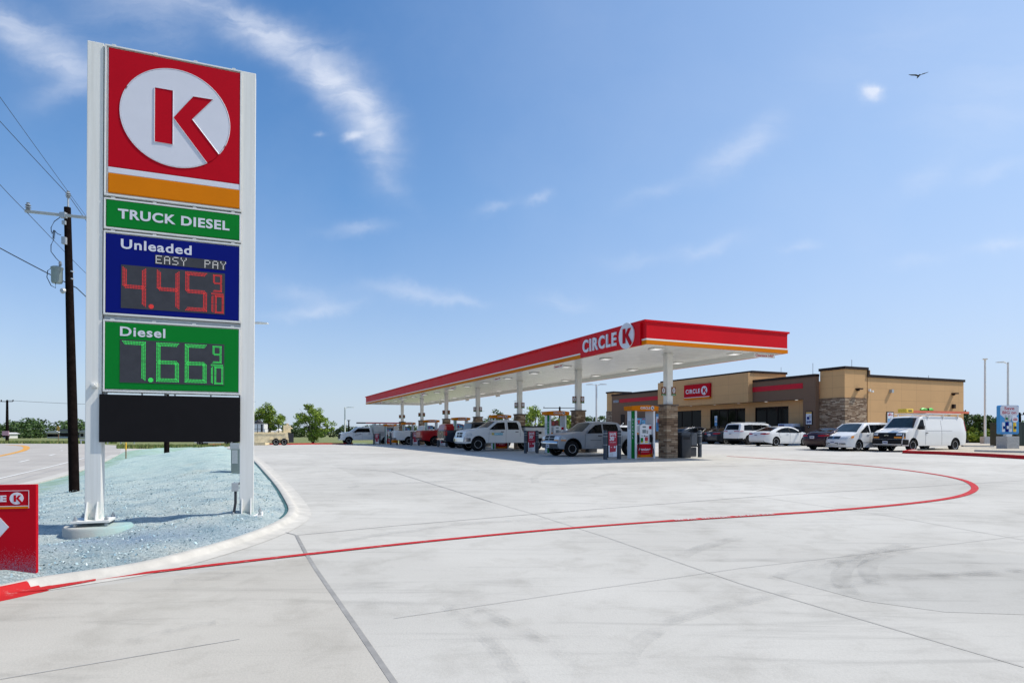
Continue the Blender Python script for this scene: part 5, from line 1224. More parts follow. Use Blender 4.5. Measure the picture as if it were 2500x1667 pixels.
# upright advertising board on a block
Yd = 40.5; X = (2460-1250)/1520*Yd; t = empty('advert_board', (X, Yd, G(X, Yd)+.1), R(4), 'upright blue and white Save BIG board on a concrete block in the gravel bed', 'advertising board'); s_ = Yd/1520
mb = MB(); mb.box(-.42, .42, -.42, .42, -.12, .78, 0, .015); mb.build('concrete_block', m_conc, t)
mb = MB(); mb.box(-.2, .2, -.12, .12, .781, .96, 0, .01); mb.build('mount', m_white, t)
z0_, z1_ = .93, 2.80
def rrect(x0, x1, z0, z1, r_): return [p for (cx, cz, a) in ((x1-r_, z1-r_, 0), (x0+r_, z1-r_, 90), (x0+r_, z0+r_, 180), (x1-r_, z0+r_, 270)) for p in arc(cx, cz, r_, a, a+90, 5)]
mb = MB(); mb.prism(rrect(-.64, .64, z0_, z1_, .1), -.14, .14); bd = mb.build('board', m_adb if False else M('board_blue', (.05, .30, .62), .4), t)
mb = MB(); mb.prism([(-.63, z1_-.6), (-.30, z1_-.86), (.33, z1_-.86), (.63, z1_-.55), (.63, z1_-.12), (.52, z1_-.01), (-.52, z1_-.01), (-.63, z1_-.12)], -.146, -.1405); mb.build('white_top', m_letter, bd)
text(bd, 'Save', -.36, .33, z1_-.29, z1_-.10, -.1465, m_red, .003, .012); text(bd, 'BIG on', -.49, .46, z1_-.56, z1_-.37, -.1465, m_red, .003, .012)
mb = MB(); mb.box(-.60, .60, -.147, -.1405, z0_+.03, z0_+.14); mb.build('lower_band', m_blue if False else M('board_cyan', (.03, .22, .50), .4), bd)
def can(x, z, w_, h_, m, stripe):
    mb = MB(); mb.lathe([(w_*.42, z), (w_*.5, z+h_*.05), (w_*.5, z+h_*.9), (w_*.4, z+h_)], 14, c=(x, -.15, 0)); mb.v = [(a, -.142+(b_+.15)*.25, c) for a, b_, c in mb.v]; o = mb.build('can_picture', m, bd, smooth=40)
    mb = MB(); mb.box(x-w_*.3, x+w_*.3, -.2, -.19, z+h_*.3, z+h_*.6); mb.v = [(a, b_, c) for a, b_, c in mb.v]; mb.build('can_label', stripe, bd)
can(-.42, z0_+.15, .2, .62, m_prw, m_blue); can(-.17, z0_+.15, .22, .64, m_blue, m_prw); can(.07, z0_+.15, .2, .64, m_prw, m_galv); can(.35, z0_+.15, .22, .60, m_yel2, m_dark)
can(-.23, z0_+.82, .2, .42, m_galv, m_green); can(.0, z0_+.82, .2, .42, m_galv, m_prw)
mb = MB(); mb.lathe([(.21, -.2), (.21, -.145)], 24, 'y', (.34, 0, z0_+.96)); rd = mb.build('round_badge', m_prw, bd); mb = MB(); mb.box(.2, .48, -.205, -.2005, z0_+.9, z0_+.97); mb.box(.24, .44, -.205, -.2005, z0_+1.0, z0_+1.03); mb.build('badge_bars', m_red, bd)
# dark utility cabinets at the right edge
for (x0, x1, Yd, h_, lab) in ((2428, 2462, 47, 1.95, 'dark green utility cabinet behind and left of the upright advertising board'), (2466, 2500, 47.5, 2.0, 'dark green utility cabinet behind the upright advertising board, next to the right edge'), (2503, 2545, 48, 1.95, 'dark green utility cabinet cut off by the right edge of the view')):
    X = ((x0+x1)/2-1250)/1520*Yd; w_ = (x1-x0)/2/1520*Yd*.93; t = empty('utility_cabinet', (X, Yd, G(X, Yd)+.05), R(2), lab, 'utility cabinet', 'dark green utility cabinets at the right')
    mc_ = M('cabinet_dark', (.018, .035, .028), .4, 0, .1, 4); mb = MB(); mb.box(-w_, w_, -.5, .5, -.1, h_*.86, 0, .02); c_ = mb.build('cabinet', mc_, t); mb = MB(); mb.box(-w_-.04, w_+.04, -.55, .55, h_*.861, h_*.92, 0, .02); mb.build('lid', mc_, t)
    mb = MB(); mb.box(-w_*.9, -.02, -.52, -.501, .15, h_*.8); mb.build('door', mc_, c_); mb = MB(); mb.box(.02, w_*.9, -.52, -.501, .15, h_*.8); mb.build('door', mc_, c_)
# bird
Yd = 60; bp = Vector(((2243-1250)/1520*Yd, Yd, 1.15+(1055-187)/1520*Yd)); t = empty('soaring_bird', bp, R(75), 'dark soaring bird with spread wings high in the clear sky', 'bird')
mb = MB(); mb.tube([(-.45, 0, .02), (-.2, 0, .05), (.1, 0, .05), (.34, 0, .0), (.45, 0, -.03)], [.02, .07, .09, .05, .02], 8)
for s_ in (-1, 1):
    c = [(-.05, 0, .06), (-.15 if s_ < 0 else .02, s_*.35, .16), (-.38 if s_ < 0 else -.05, s_*.8, .12)]
def wing(s_):
    ln = [(0, 0, .03, .17), (s_*.28, .05, .17, .19), (s_*.55, .08, .22, .17), (s_*.84, .10, .30, .05)]
    vs = []
    for (x, y, z, w_) in ln: vs += [(y-w_, x, z), (y+w_, x, z), (y, x, z+.015)]
    fs = []
    for i in range(3): a = i*3; fs += [(a, a+1, a+4, a+3), (a, a+3, a+5, a+2), (a+2, a+5, a+4, a+1)]
    return vs, fs
for s_ in (-1, 1): mb.add(*wing(s_))
mb.xf(Matrix.Rotation(R(-10), 4, 'Y')); mb.build('body', m_dark, t, smooth=50)
# ------------------------------------------------------------------ VEHICLES
def paint(name, col, rough=.28, metal=.0, coat=.35): return M(name, col, rough, metal, .0, 2, coat=coat)
P_white = paint('paint_white', (.69, .69, .68)); P_silver = paint('paint_silver', (.33, .35, .38), .3, .3); P_grey = paint('paint_pale_silver', (.44, .45, .46), .3, .2)
P_red = paint('paint_red', (.38, .005, .008)); P_maroon = paint('paint_maroon', (.025, .002, .005), .25, .1); P_navy = paint('paint_navy', (.010, .016, .030)); P_blk = paint('paint_black', (.010, .011, .013))
P_char = paint('paint_charcoal', (.03, .035, .045), .25, .3); P_cream = M('tank_cream', (.72, .60, .38), .5, 0, .15, 4)
m_trim = M('black_trim', (.010, .010, .011), .6, 0, .1, 6, spec=.2); m_lamp_r = M('tail_lamp', (.42, .008, .01), .2, 0, .1, 9); m_head = M('head_lamp', (.62, .64, .66), .12, .2, .2, 20); m_amber = M('amber_lens', (.75, .26, .02), .25)
m_gl2 = M('tinted_glass', (.003, .004, .005), .05, 0, .1, 2, spec=.12); m_ws = M('windshield_glass', (.018, .034, .042), .05, 0, .4, 1.5, spec=.5); m_plate = M('number_plate', (.62, .63, .66), .4, 0, .1, 20); m_under = M('underbody', (.004, .004, .004), .9, spec=.05)
m_seam = M('seam', (.05, .05, .055), .6)
m_rback = M('rim_back', (.10, .10, .105), .5, .3, .1, 9)
WH = {}
def wheel_mesh(Rr, w, rimr, style):
    k = (Rr, w, rimr, style)
    if k in WH: return WH[k]
    t = MB(); r0 = rimr
    t.lathe([(r0, -w/2+.01), (r0+.02, -w/2), (Rr-.035, -w/2+.005), (Rr-.008, -w/2+.03), (Rr, -w/2+.06), (Rr, w/2-.06), (Rr-.008, w/2-.03), (Rr-.035, w/2-.005), (r0+.02, w/2), (r0, w/2-.01)], 36, 'y')
    t.lathe([(0, -w*.2), (r0, -w*.2)], 20, 'y', mi=1); t.lathe([(0, w*.2), (r0, w*.2)], 20, 'y', mi=1)
    r_ = MB()
    for sg_ in (-1, 1):
        r_.lathe([(r0*1.0, sg_*w*.1), (r0*1.0, sg_*(w/2-.005)), (r0*.90, sg_*(w/2-.012)), (r0*.86, sg_*(w/2-.06))], 32, 'y')
        r_.lathe([(r0*.27, sg_*w*.1), (r0*.27, sg_*(w/2-.02)), (r0*.12, sg_*(w/2-.012)), (0, sg_*(w/2-.012))], 16, 'y')
        ns = style
        for i in range(ns):
            a = 2*math.pi*i/ns; ca, sa = math.cos(a), math.sin(a); wd = r0*(.16 if ns <= 6 else .09)
            y0, y1 = sg_*(w/2-.045), sg_*(w/2-.018)
            q_ = [(r0*.2, -wd*.8), (r0*.2, wd*.8), (r0*.92, wd*1.1), (r0*.92, -wd*1.1)]
            vs = [(x*ca-z*sa, y0, x*sa+z*ca) for x, z in q_]+[(x*ca-z*sa, y1, x*sa+z*ca) for x, z in q_]
            r_.add(vs, [(0,1,2,3),(4,7,6,5),(0,4,5,1),(1,5,6,2),(2,6,7,3),(3,7,4,0)])
    WH[k] = (t, r_); return WH[k]
def clone(mb): n = MB(); n.v = list(mb.v); n.f = list(mb.f); n.m = list(mb.m); return n
class Car:
    def __init__(c, name, label, cat, L, W, prof, wheels, R_, belt, roof, body, tumble=.16, pr=.10, bend=.12, sill=.22, arch=1.18, group=None, ww=.22, rimr=None, spokes=5, archmat=None, rimmat=None, darkz=None):
        c.L, c.W, c.belt, c.roof, c.t, c.pr, c.bd = L, W, belt, roof, tumble, pr, bend
        c.wh, c.R, c.ww = wheels, R_, ww
        c.root = empty(name, (0, 0, 0), 0, label, cat, group)
        top = prof; k = max(range(len(top)), key=lambda i: top[i][1])
        c.rear = top[:k+1]; c.front = top[k:]
        out = list(prof); ntop = len(out)
        bot = []
        for xw in sorted(wheels, reverse=True):
            ra = R_*arch; d = math.sqrt(max(ra*ra-(R_-sill)**2, .01)); a1 = math.degrees(math.atan2(sill-R_, d)); a2 = 180-a1
            bot.append((xw+d+.02, sill)); bot += [(xw+ra*math.cos(R(a)), R_+ra*math.sin(R(a))) for a in [a1+(a2-a1)*i/12 for i in range(13)]]; bot.append((xw-d-.02, sill))
        out += bot; n = len(out)
        bm = bmesh.new(); S = (-1, -.6, -.2, .2, .6, 1)
        rows = [[bm.verts.new((x, s, z)) for x, z in out] for s in S]
        for a, b_ in zip(rows, rows[1:]):
            for i in range(n):
                f = bm.faces.new((a[i], a[(i+1) % n], b_[(i+1) % n], b_[i]))
                f.material_index = 1 if (i >= ntop-1) else 0
        f1 = bm.faces.new(rows[0]); f2 = bm.faces.new(list(reversed(rows[-1])))
        bm.verts.ensure_lookup_table()
        # round the long edges in real metres
        for v in bm.verts: v.co.y *= W/2
        ed = []
        for r_ in (rows[0], rows[-1]):
            for i in range(ntop-1):
                e = bm.edges.get((r_[i], r_[i+1]));  ed.append(e)
        bmesh.ops.bevel(bm, geom=ed, offset=.055, segments=3, affect='EDGES', profile=.6, clamp_overlap=True)
        for v in bm.verts: v.co.y /= W/2
        bmesh.ops.triangulate(bm, faces=[f for f in bm.faces if len(f.verts) > 4])
        x = .12
        while x < L: bmesh.ops.bisect_plane(bm, geom=bm.verts[:]+bm.edges[:]+bm.faces[:], plane_co=(x, 0, 0), plane_no=(1, 0, 0)); x += .24
        z = .3
        while z < roof: bmesh.ops.bisect_plane(bm, geom=bm.verts[:]+bm.edges[:]+bm.faces[:], plane_co=(0, 0, z), plane_no=(0, 0, 1)); z += .16
        bmesh.ops.remove_doubles(bm, verts=bm.verts[:], dist=.0008)
        for v in bm.verts: v.co = c.D(v.co.x, v.co.y, v.co.z)
        ms = [f.material_index for f in bm.faces]
        mb = MB(); bm.verts.index_update(); mb.v = [v.co[:] for v in bm.verts]; mb.f = [tuple(v.index for v in f.verts) for f in bm.faces]; mb.m = ms; bm.free()
        if darkz:
            mb.m = [1 if sum(mb.v[i][2] for i in f)/len(f) < darkz else m for f, m in zip(mb.f, mb.m)]
        c.body = mb.build('body', [body, m_trim], c.root, smooth=34)
        ub = MB(); ub.box(.35, L-.4, -W*.36, W*.36, sill-.02, sill+.35); ub.build('underbody', m_under, c.root)
        tm, rm = wheel_mesh(R_, ww, rimr or R_*.64, spokes)
        for xw in wheels:
            for sd_ in (-1, 1):
                y = sd_*(W/2-ww/2-.015); a = clone(tm); a.v = [(v[0]+xw, v[1]+y, v[2]+R_) for v in a.v]; wo = a.build('wheel', [m_rubber, m_rback], c.root, smooth=35)
                b_ = clone(rm); b_.v = [(v[0]+xw, v[1]+y, v[2]+R_) for v in b_.v]; b_.build('rim', rimmat or m_rim, wo, smooth=35)
    def D(c, x, s, z):
        d = min(x, c.L-x); pf = 1-c.pr*(1-max(0, d)/.75)**2 if d < .75 else 1
        tf = 1-c.t*max(0, (z-c.belt))/(c.roof-c.belt) if z > c.belt else 1-.05*max(0, (.55-z))
        crown = 1-.015*abs(z-(c.belt*.75))/c.belt
        b_ = c.bd*abs(s)**2.6; xx = x-b_*ss(x, c.L-1.3, c.L)+b_*.7*(1-ss(x, 0, .9))
        if x > c.L*.5 and z > c.belt: xx -= .05*abs(s)**2
        zz = z-.03*abs(s)**2*(1 if z > c.belt else .4)*ss(z, c.belt*.8, c.belt)
        return Vector((xx, s*c.W/2*pf*tf*crown, zz))
    def chain(c, z, which):
        pts = c.front if which == 'front' else list(reversed(c.rear))
        for a, b_ in zip(pts, pts[1:]):
            if (a[1] >= z >= b_[1]) and abs(a[1]-b_[1]) > 1e-6:
                t = (a[1]-z)/(a[1]-b_[1]); return a[0]+(b_[0]-a[0])*t, (b_[0]-a[0], b_[1]-a[1])
        return pts[-1][0], (0, -1)
    def _grid(c, poly, cuts_a, cuts_b):
        tri = tessellate_polygon([[Vector((a, b_, 0)) for a, b_ in poly]]); bm = bmesh.new(); vs = [bm.verts.new((a, b_, 0)) for a, b_ in poly]
        for t in tri:
            try: bm.faces.new([vs[i] for i in t])
            except ValueError: pass
        for v in cuts_a: bmesh.ops.bisect_plane(bm, geom=bm.verts[:]+bm.edges[:]+bm.faces[:], plane_co=(v, 0, 0), plane_no=(1, 0, 0))
        for v in cuts_b: bmesh.ops.bisect_plane(bm, geom=bm.verts[:]+bm.edges[:]+bm.faces[:], plane_co=(0, v, 0), plane_no=(0, 1, 0))
        return bm
    def _shell(c, bm, fo, fi, name, mat, par):
        bm.verts.index_update(); uv = [(v.co.x, v.co.y) for v in bm.verts]; fs = [tuple(v.index for v in f.verts) for f in bm.faces]; bd_ = [tuple(v.index for v in e.verts) for e in bm.edges if len(e.link_faces) == 1]; bm.free()
        n = len(uv); mb = MB(); mb.add([fo(*p) for p in uv]+[fi(*p) for p in uv], fs+[(a, b_, b_+n, a+n) for a, b_ in bd_])
        return mb.build(name, mat, par or c.root, smooth=30)
    def side(c, poly, name, mat, par=None, eps=.012, both=True, sides=(-1, 1)):
        out = []
        for sg_ in sides:
            xs = [p[0] for p in poly]; zs = [p[1] for p in poly]
            bm = c._grid(poly, [x*.24+.12 for x in range(60) if min(xs) < x*.24+.12 < max(xs)], [z*.16+.3 for z in range(20) if min(zs) < z*.16+.3 < max(zs)])
            fo = lambda x, z: c.D(x, sg_, z)+Vector((0, sg_*eps, 0)); fi = lambda x, z: c.D(x, sg_, z)-Vector((0, sg_*.02, 0))
            out.append(c._shell(bm, fo, fi, name, mat, par))
        return out
    def end(c, poly, which, name, mat, par=None, eps=.012):
        zs = [p[1] for p in poly]; ss_ = [p[0] for p in poly]; pts = c.front if which == 'front' else c.rear
        cz = [p[1] for p in pts if min(zs) < p[1] < max(zs)]+[z*.12 for z in range(30) if min(zs) < z*.12 < max(zs)]
        bm = c._grid(poly, [v for v in (-.9, -.8, -.6, -.4, -.2, 0, .2, .4, .6, .8, .9) if min(ss_) < v < max(ss_)], cz); sgx = 1 if which == 'front' else -1
        def f(e):
            def g_(s, z):
                x, d = c.chain(z, which); v = Vector((d[0], 0, d[1])).normalized(); nrm = Vector((-v.z*1.0, 0, v.x)) if which == 'front' else Vector((v.z, 0, -v.x))
                if nrm.x*sgx < 0: nrm = -nrm
                if abs(v.x) > .05 and nrm.z < 0: nrm = -nrm
                return c.D(x, s, z)+nrm*e
            return g_
        return c._shell(bm, f(eps), f(-.03), name, mat, par)
    def box(c, name, mat, par=None, *bx, bev=0):
        mb = MB()
        for b_ in bx: mb.box(*b_, 0, bev)
        return mb.build(name, mat, par or c.root)
    def seam(c, pts, par=None):
        for sg_ in (-1, 1):
            mb = MB()
            for a, b_ in zip(pts, pts[1:]):
                n = max(1, int(math.dist(a, b_)/.15))
                L_ = [c.D(a[0]+(b_[0]-a[0])*i/n, sg_, a[1]+(b_[1]-a[1])*i/n)+Vector((0, sg_*.0015, 0)) for i in range(n+1)]; mb.tube(L_, .006, 4)
            mb.build('seam', m_seam, c.body)
    def mirrors(c, x, z, mat=None, s=1.0):
        for sg_ in (-1, 1):
            p = c.D(x, sg_, z); mb = MB(); mb.box(p.x-.09*s, p.x+.06*s, p.y+sg_*.06, p.y+sg_*(.06+.2*s), z-.04*s, z+.14*s, 0, .02); mb.box(p.x-.03, p.x+.03, p.y, p.y+sg_*.08, z, z+.05); mb.build('mirror', mat or m_trim, c.root)
    def handle(c, x, z, mat=None):
        for sg_ in (-1, 1):
            p = c.D(x, sg_, z); mb = MB(); mb.box(x-.1, x+.1, p.y-.01*sg_, p.y+sg_*.035, z-.018, z+.022, 0, .008); mb.build('door_handle', mat or m_trim, c.root)
    def plate(c, which, z, txt='KDL 4731', s=1):
        x, d = c.chain(z, which); sg_ = 1 if which == 'front' else -1; x = c.D(x, 0, z).x
        mb = MB(); mb.box(x+sg_*.012, x+sg_*.03, -.16, .16, z-.08, z+.08); o = mb.build('number_plate', m_plate, c.root)
        m2 = MB(); m2.box(x+sg_*.0305, x+sg_*.033, -.12, .12, z-.03, z+.03); m2.build('plate_characters', M('plate_ink', (.06, .08, .16), .5, 0, .9, 60), o)
    def place(c, u, v, wheel, heading, far=False):
        """puts the ground contact of one near side wheel where the photo shows it; heading 'in' drives away, 'out' drives towards the left"""
        p = P(u, v); ang = TH if heading == 'in' else TH+math.pi; side_ = (-1 if heading == 'in' else 1)*(-1 if far else 1)
        off_ = Matrix.Rotation(ang, 3, 'Z') @ Vector((wheel, side_*(c.W/2-.1), 0))
        x, y = p[0]-off_.x, p[1]-off_.y; c.root.rotation_euler = (0, 0, ang)
        d = Matrix.Rotation(ang, 3, 'Z') @ Vector((c.L/2, 0, 0)); c.root.location = (x, y, G(x+d.x, y+d.y)); return c
    def placeL(c, xl, yl, heading):
        """front/rear reference: rear end centre at forecourt coordinates"""
        ang = TH if heading == 'in' else TH+math.pi; w = L2W(xl, yl); c.root.rotation_euler = (0, 0, ang); d = Matrix.Rotation(ang, 3, 'Z') @ Vector((c.L/2, 0, 0)); c.root.location = (w.x, w.y, G(w.x+d.x, w.y+d.y)); return c
SED = lambda L=4.93, h=1.46: [(.06,.30),(.0,.46),(.01,.72),(.10,.98),(.16,1.04),(.62,1.07),(1.0,1.20),(1.55,1.38),(1.95,h-.01),(2.35,h),(2.75,h-.02),(3.15,1.34),(3.72,1.06),(3.95,.99),(4.45,.88),(L-.18,.74),(L-.03,.60),(L,.42),(L-.06,.24)]
def sedan(name, label, paintm, plate_=True, h=1.46, L=4.93, glass=None, cat='car', rim=None):
    c = Car(name, label, cat, L, 1.85, SED(L, h), (1.06, 3.88), .335, 1.0, h, paintm, .22, .14, .16, .2, 1.16, 'cars parked in front of the store', .22, None, 5, rimmat=rim)
    w = [(1.02,1.075),(1.30,1.19),(1.68,1.31),(2.1,h-.085),(2.5,h-.085),(2.85,h-.13),(3.15,1.22),(3.50,1.035),(3.3,1.01),(1.3,1.03)]
    gs_ = c.side(w, 'side_window', m_gl2)
    c.side([(2.40,1.02),(2.50,1.02),(2.42,h-.07),(2.33,h-.07)], 'pillar_trim', m_trim, eps=.015)
    c.end([(-.80,1.10),(.80,1.10),(.74,h-.07),(-.74,h-.07)], 'front', 'windshield', m_ws)
    c.end([(-.80,1.10),(.80,1.10),(.72,h-.07),(-.72,h-.07)], 'rear', 'rear_window', m_gl2)
    for sg_ in (-1, 1):
        c.end([(sg_*.45,.86),(sg_*.97,.84),(sg_*.97,.96),(sg_*.8,.96),(sg_*.5,.93)], 'rear', 'tail_light', m_lamp_r)
        c.side([(.03,.86),(.34,.90),(.40,.96),(.12,.96)], 'tail_light', m_lamp_r, sides=(sg_,))
        c.end([(sg_*.55,.64),(sg_*.97,.68),(sg_*.97,.78),(sg_*.6,.73)], 'front', 'headlight', m_head); c.side([(L-.12,.66),(L-.5,.76),(L-.55,.80),(L-.2,.74)], 'headlight', m_head, sides=(sg_,))
    c.end([(-.5,.40),(.5,.40),(.55,.62),(-.55,.62)], 'front', 'grille', m_trim)
    c.end([(-.9,.30),(.9,.30),(.8,.40),(-.8,.40)], 'rear', 'lower_bumper', m_trim)
    c.plate('rear', .80)
    c.seam([(2.42,.30),(2.42,1.0)]); c.seam([(1.32,1.0),(1.38,.75),(1.5,.62)]); c.seam([(3.42,.30),(3.45,1.0)]); c.seam([(3.45,.28),(1.5,.28)])
    c.handle(2.2, .90, paintm); c.handle(3.0-.35+.55, .88, paintm); c.mirrors(3.35, 1.03, paintm if paintm is not P_white else m_gl2, .85)
    return c
# silver pickup with cap-less bed, nearest
pk = [(.08,.50),(.0,.62),(.0,1.10),(.02,1.16),(1.44,1.18),(1.50,1.2),(1.56,1.55),(1.68,1.64),(1.9,1.675),(2.8,1.69),(3.12,1.63),(3.74,1.17),(4.35,1.13),(4.90,1.03),(5.03,.93),(5.06,.74),(5.12,.66),(5.12,.46),(5.02,.38)]
c = Car('silver_pickup', 'silver pickup parked nose left at the nearest pump, black wheel arch linings', 'pickup truck', 5.12, 1.84, pk, (1.02, 4.28), .375, 1.10, 1.69, P_silver, .18, .05, .08, .36, 1.26, 'vehicles refuelling under the canopy', .25, .2, 6, darkz=None)
c.side([(2.68,1.13),(3.52,1.13),(3.40,1.26),(3.02,1.53),(2.68,1.57)], 'side_window', m_gl2); c.side([(1.70,1.13),(2.54,1.13),(2.54,1.58),(1.78,1.57),(1.72,1.4)], 'side_window', m_gl2)
c.end([(-.84,1.20),(.84,1.20),(.76,1.60),(-.76,1.60)], 'front', 'windshield', m_ws)
for sg_ in (-1, 1):
    c.end([(sg_*.56,.80),(sg_*.97,.80),(sg_*.97,.98),(sg_*.56,.99)], 'front', 'headlight', m_head); c.side([(4.98,.80),(4.70,.80),(4.74,.92),(4.93,.97)], 'headlight', m_head, sides=(sg_,))
    c.side([(4.96,.745),(4.68,.745),(4.70,.80),(4.98,.80)], 'turn_signal', m_amber, sides=(sg_,)); c.end([(sg_*.56,.745),(sg_*.97,.745),(sg_*.97,.80),(sg_*.56,.80)], 'front', 'turn_signal', m_amber)
gr_ = c.end([(-.50,.77),(.50,.77),(.54,.97),(-.54,.97)], 'front', 'grille', m_trim)
c.end([(-.54,.86),(.54,.86),(.54,.885),(-.54,.885)], 'front', 'grille_bar', m_grb if False else P_silver, gr_, .02); c.end([(-.04,.77),(.04,.77),(.04,.97),(-.04,.97)], 'front', 'grille_bar', P_silver, gr_, .022)
c.end([(-.97,.62),(.97,.62),(.97,.70),(-.97,.70)], 'front', 'bumper', m_chrome, eps=.03); c.end([(-.95,.42),(.95,.42),(.97,.61),(-.97,.61)], 'front', 'lower_bumper', m_dark, eps=.015); c.plate('front', .50)
c.seam([(3.60,.40),(3.58,1.10)]); c.seam([(2.61,.40),(2.61,1.5)]); c.seam([(1.49,.40),(1.49,1.15)]); c.handle(2.78, .98); c.mirrors(3.38, 1.16)
c.side([(2.7,.76),(3.3,.76),(3.3,.78),(2.7,.78)], 'door_badge', m_dark, eps=.008)
for xw in (1.02, 4.28): c.side([(xw+.375*a*math.cos(R(t)), .375+.375*a*math.sin(R(t))) for a, ts in ((1.36, range(0, 181, 18)), (1.24, range(180, -1, -18))) for t in ts], 'arch_lining', m_trim, eps=.02)
c.place(1395.6, 1114.3, 4.28, 'out')
# white lettered crew cab with service body
pr_ = [(.15,.62),(.1,.80),(.1,1.05),(2.1,1.08),(2.12,1.30),(2.20,1.80),(2.36,1.90),(2.9,1.94),(3.6,1.92),(3.86,1.85),(4.50,1.42),(5.1,1.38),(5.72,1.31),(5.90,1.22),(5.97,.86),(6.02,.80),(6.04,.55),(5.95,.46)]
def crew(name, label, pm, group=None):
    c = Car(name, label, 'pickup truck', 6.04, 1.98, pr_, (1.15, 5.08), .43, 1.28, 1.94, pm, .17, .05, .06, .50, 1.2, group, .27, .235, 8)
    c.side([(3.34,1.35),(4.40,1.35),(4.2,1.50),(3.84,1.77),(3.34,1.80)], 'side_window', m_gl2); c.side([(2.34,1.35),(3.14,1.35),(3.14,1.81),(2.48,1.80),(2.38,1.64)], 'side_window', m_gl2)
    c.end([(-.84,1.46),(.84,1.46),(.76,1.83),(-.76,1.83)], 'front', 'windshield', m_ws)
    c.seam([(4.40,.50),(4.36,1.32)]); c.seam([(3.24,.50),(3.24,1.8)]); c.seam([(2.26,.9),(2.28,1.6)]); c.handle(3.48, 1.18); c.handle(2.50, 1.18)
    return c
c = crew('white_crew_pickup', 'white crew cab work pickup with blue green door lettering, nose left at the second island', P_grey if False else P_white, 'vehicles refuelling under the canopy')
for sg_ in (-1, 1):
    c.end([(sg_*.52,.92),(sg_*.97,.92),(sg_*.97,1.12),(sg_*.54,1.14)], 'front', 'headlight', m_head); c.side([(5.90,.92),(5.55,.93),(5.50,1.02),(5.60,1.12),(5.86,1.10)], 'headlight', m_head, sides=(sg_,))
gr_ = c.end([(-.48,.84),(.48,.84),(.50,1.14),(-.50,1.14)], 'front', 'grille', m_trim); c.end([(-.5,.985),(.5,.985),(.5,1.015),(-.5,1.015)], 'front', 'grille_bar', m_chrome, gr_, .022); c.end([(-.03,.84),(.03,.84),(.03,1.14),(-.03,1.14)], 'front', 'grille_bar', m_chrome, gr_, .024)
c.end([(-.98,.58),(.98,.58),(.98,.82),(-.98,.82)], 'front', 'bumper', m_chrome, eps=.04); c.side([(6.0,.58),(5.62,.60),(5.62,.80),(5.98,.82)], 'bumper', m_chrome, eps=.03)
c.mirrors(4.08, 1.36, m_trim, 1.2)
sv = c.box('service_body', P_grey, None, (.02, 1.98, -1.03, 1.03, .78, 1.46), bev=.02)
for sg_ in (-1, 1):
    c.box('locker_door', P_grey, sv, *[(a, b_, sg_*1.035-.012, sg_*1.035+.012, z0, z1) for a, b_, z0, z1 in ((1.40, 1.92, .82, 1.42), (.10, .74, 1.10, 1.42))], bev=.008)
    c.box('locker_vent', m_trim, sv, (.80, 1.34, sg_*1.035-.012, sg_*1.035+.012, 1.04, 1.20))
c.box('tool_rail', m_trim, sv, (.02, 2.0, -.98, -.90, 1.462, 1.56), (.02, 2.0, .90, .98, 1.462, 1.56), (1.9, 2.0, -.9, .9, 1.463, 1.56))
for z_ in (0,): 
    c.side([(3.46,.98),(4.02,.98),(4.02,1.12),(3.46,1.12)], 'door_sticker', M('sticker_teal', (.01, .30, .42), .4), eps=.010)
# lettering on the near door (left side of the truck, towards +y local)
dl_ = c.D(3.75, 1, 1.05).y+.0135
def sidetext(c, s, x0, x1, z0, z1, y, mat, bold=.05):
    mb = MB(); text(None, s, 0, 1, z0, z1, 0, mat, .003, bold, collect=mb); n = len(mb.v); 
    mb.v = [(x0+(x1-x0)*v[0], y-v[1], v[2]) for v in mb.v]; o = mb.build('lettering', mat, c.root); return o
c.box('logo_square', M('logo_gold', (.55, .45, .08), .4), None, (4.05, 4.20, dl_-.01, dl_+.002, .98, 1.12)); sidetext(c, 'SPATCO', 4.0, 3.48, 1.0, 1.10, dl_, M('letter_cyan', (.45, .75, .85), .4)); sidetext(c, 'HEAVY DUTY', 4.42, 4.22, 1.05, 1.08, c.D(4.3, 1, 1.05).y+.004, m_dark, .02)
c.place(1166.3, 1101, 5.08, 'out')
# dark blue pickup, tail towards us
pb_ = [(.12,.52),(.02,.62),(.0,1.28),(.04,1.33),(1.95,1.34),(2.0,1.36),(2.12,1.82),(2.3,1.90),(3.5,1.92),(3.8,1.85),(4.45,1.40),(5.6,1.27),(5.75,1.15),(5.8,.8),(5.8,.5)]
c = Car('dark_pickup', 'dark blue pickup seen from its tail between the red and the white lettered pickups', 'pickup truck', 5.8, 1.98, pb_, (1.2, 4.75), .40, 1.28, 1.92, P_navy, .17, .08, .06, .42, 1.2, 'vehicles refuelling under the canopy', .26, .24, 5, rimmat=m_chrome)
c.side([(2.2,1.36),(4.2,1.36),(3.7,1.76),(2.35,1.76)], 'side_window', m_gl2)
for sg_ in (-1, 1):
    c.end([(sg_*.78,.92),(sg_*.97,.92),(sg_*.97,1.24),(sg_*.78,1.24)], 'rear', 'tail_light', m_lamp_r); c.side([(.03,.92),(.16,.92),(.16,1.24),(.03,1.24)], 'tail_light', m_lamp_r, sides=(sg_,))
tg = c.end([(-.74,.74),(.74,.74),(.74,1.28),(-.74,1.28)], 'rear', 'tailgate', P_char); c.end([(-.12,1.0),(.12,1.0),(.12,1.10),(-.12,1.10)], 'rear', 'tailgate_badge', m_chrome, tg, .02)
c.end([(-.95,.55),(.95,.55),(.95,.72),(-.95,.72)], 'rear', 'rear_bumper', m_chrome, eps=.08); c.box('red_fuel_cans', m_lamp_r, None, (.15, .75, -.9, -.45, 1.30, 1.62), bev=.03)
c.seam([(1.95,.5),(1.98,1.3)]); c.plate('rear', .62)
w = L2W(13.55, 43.2); c.placeL(13.5, 43.3, 'in')
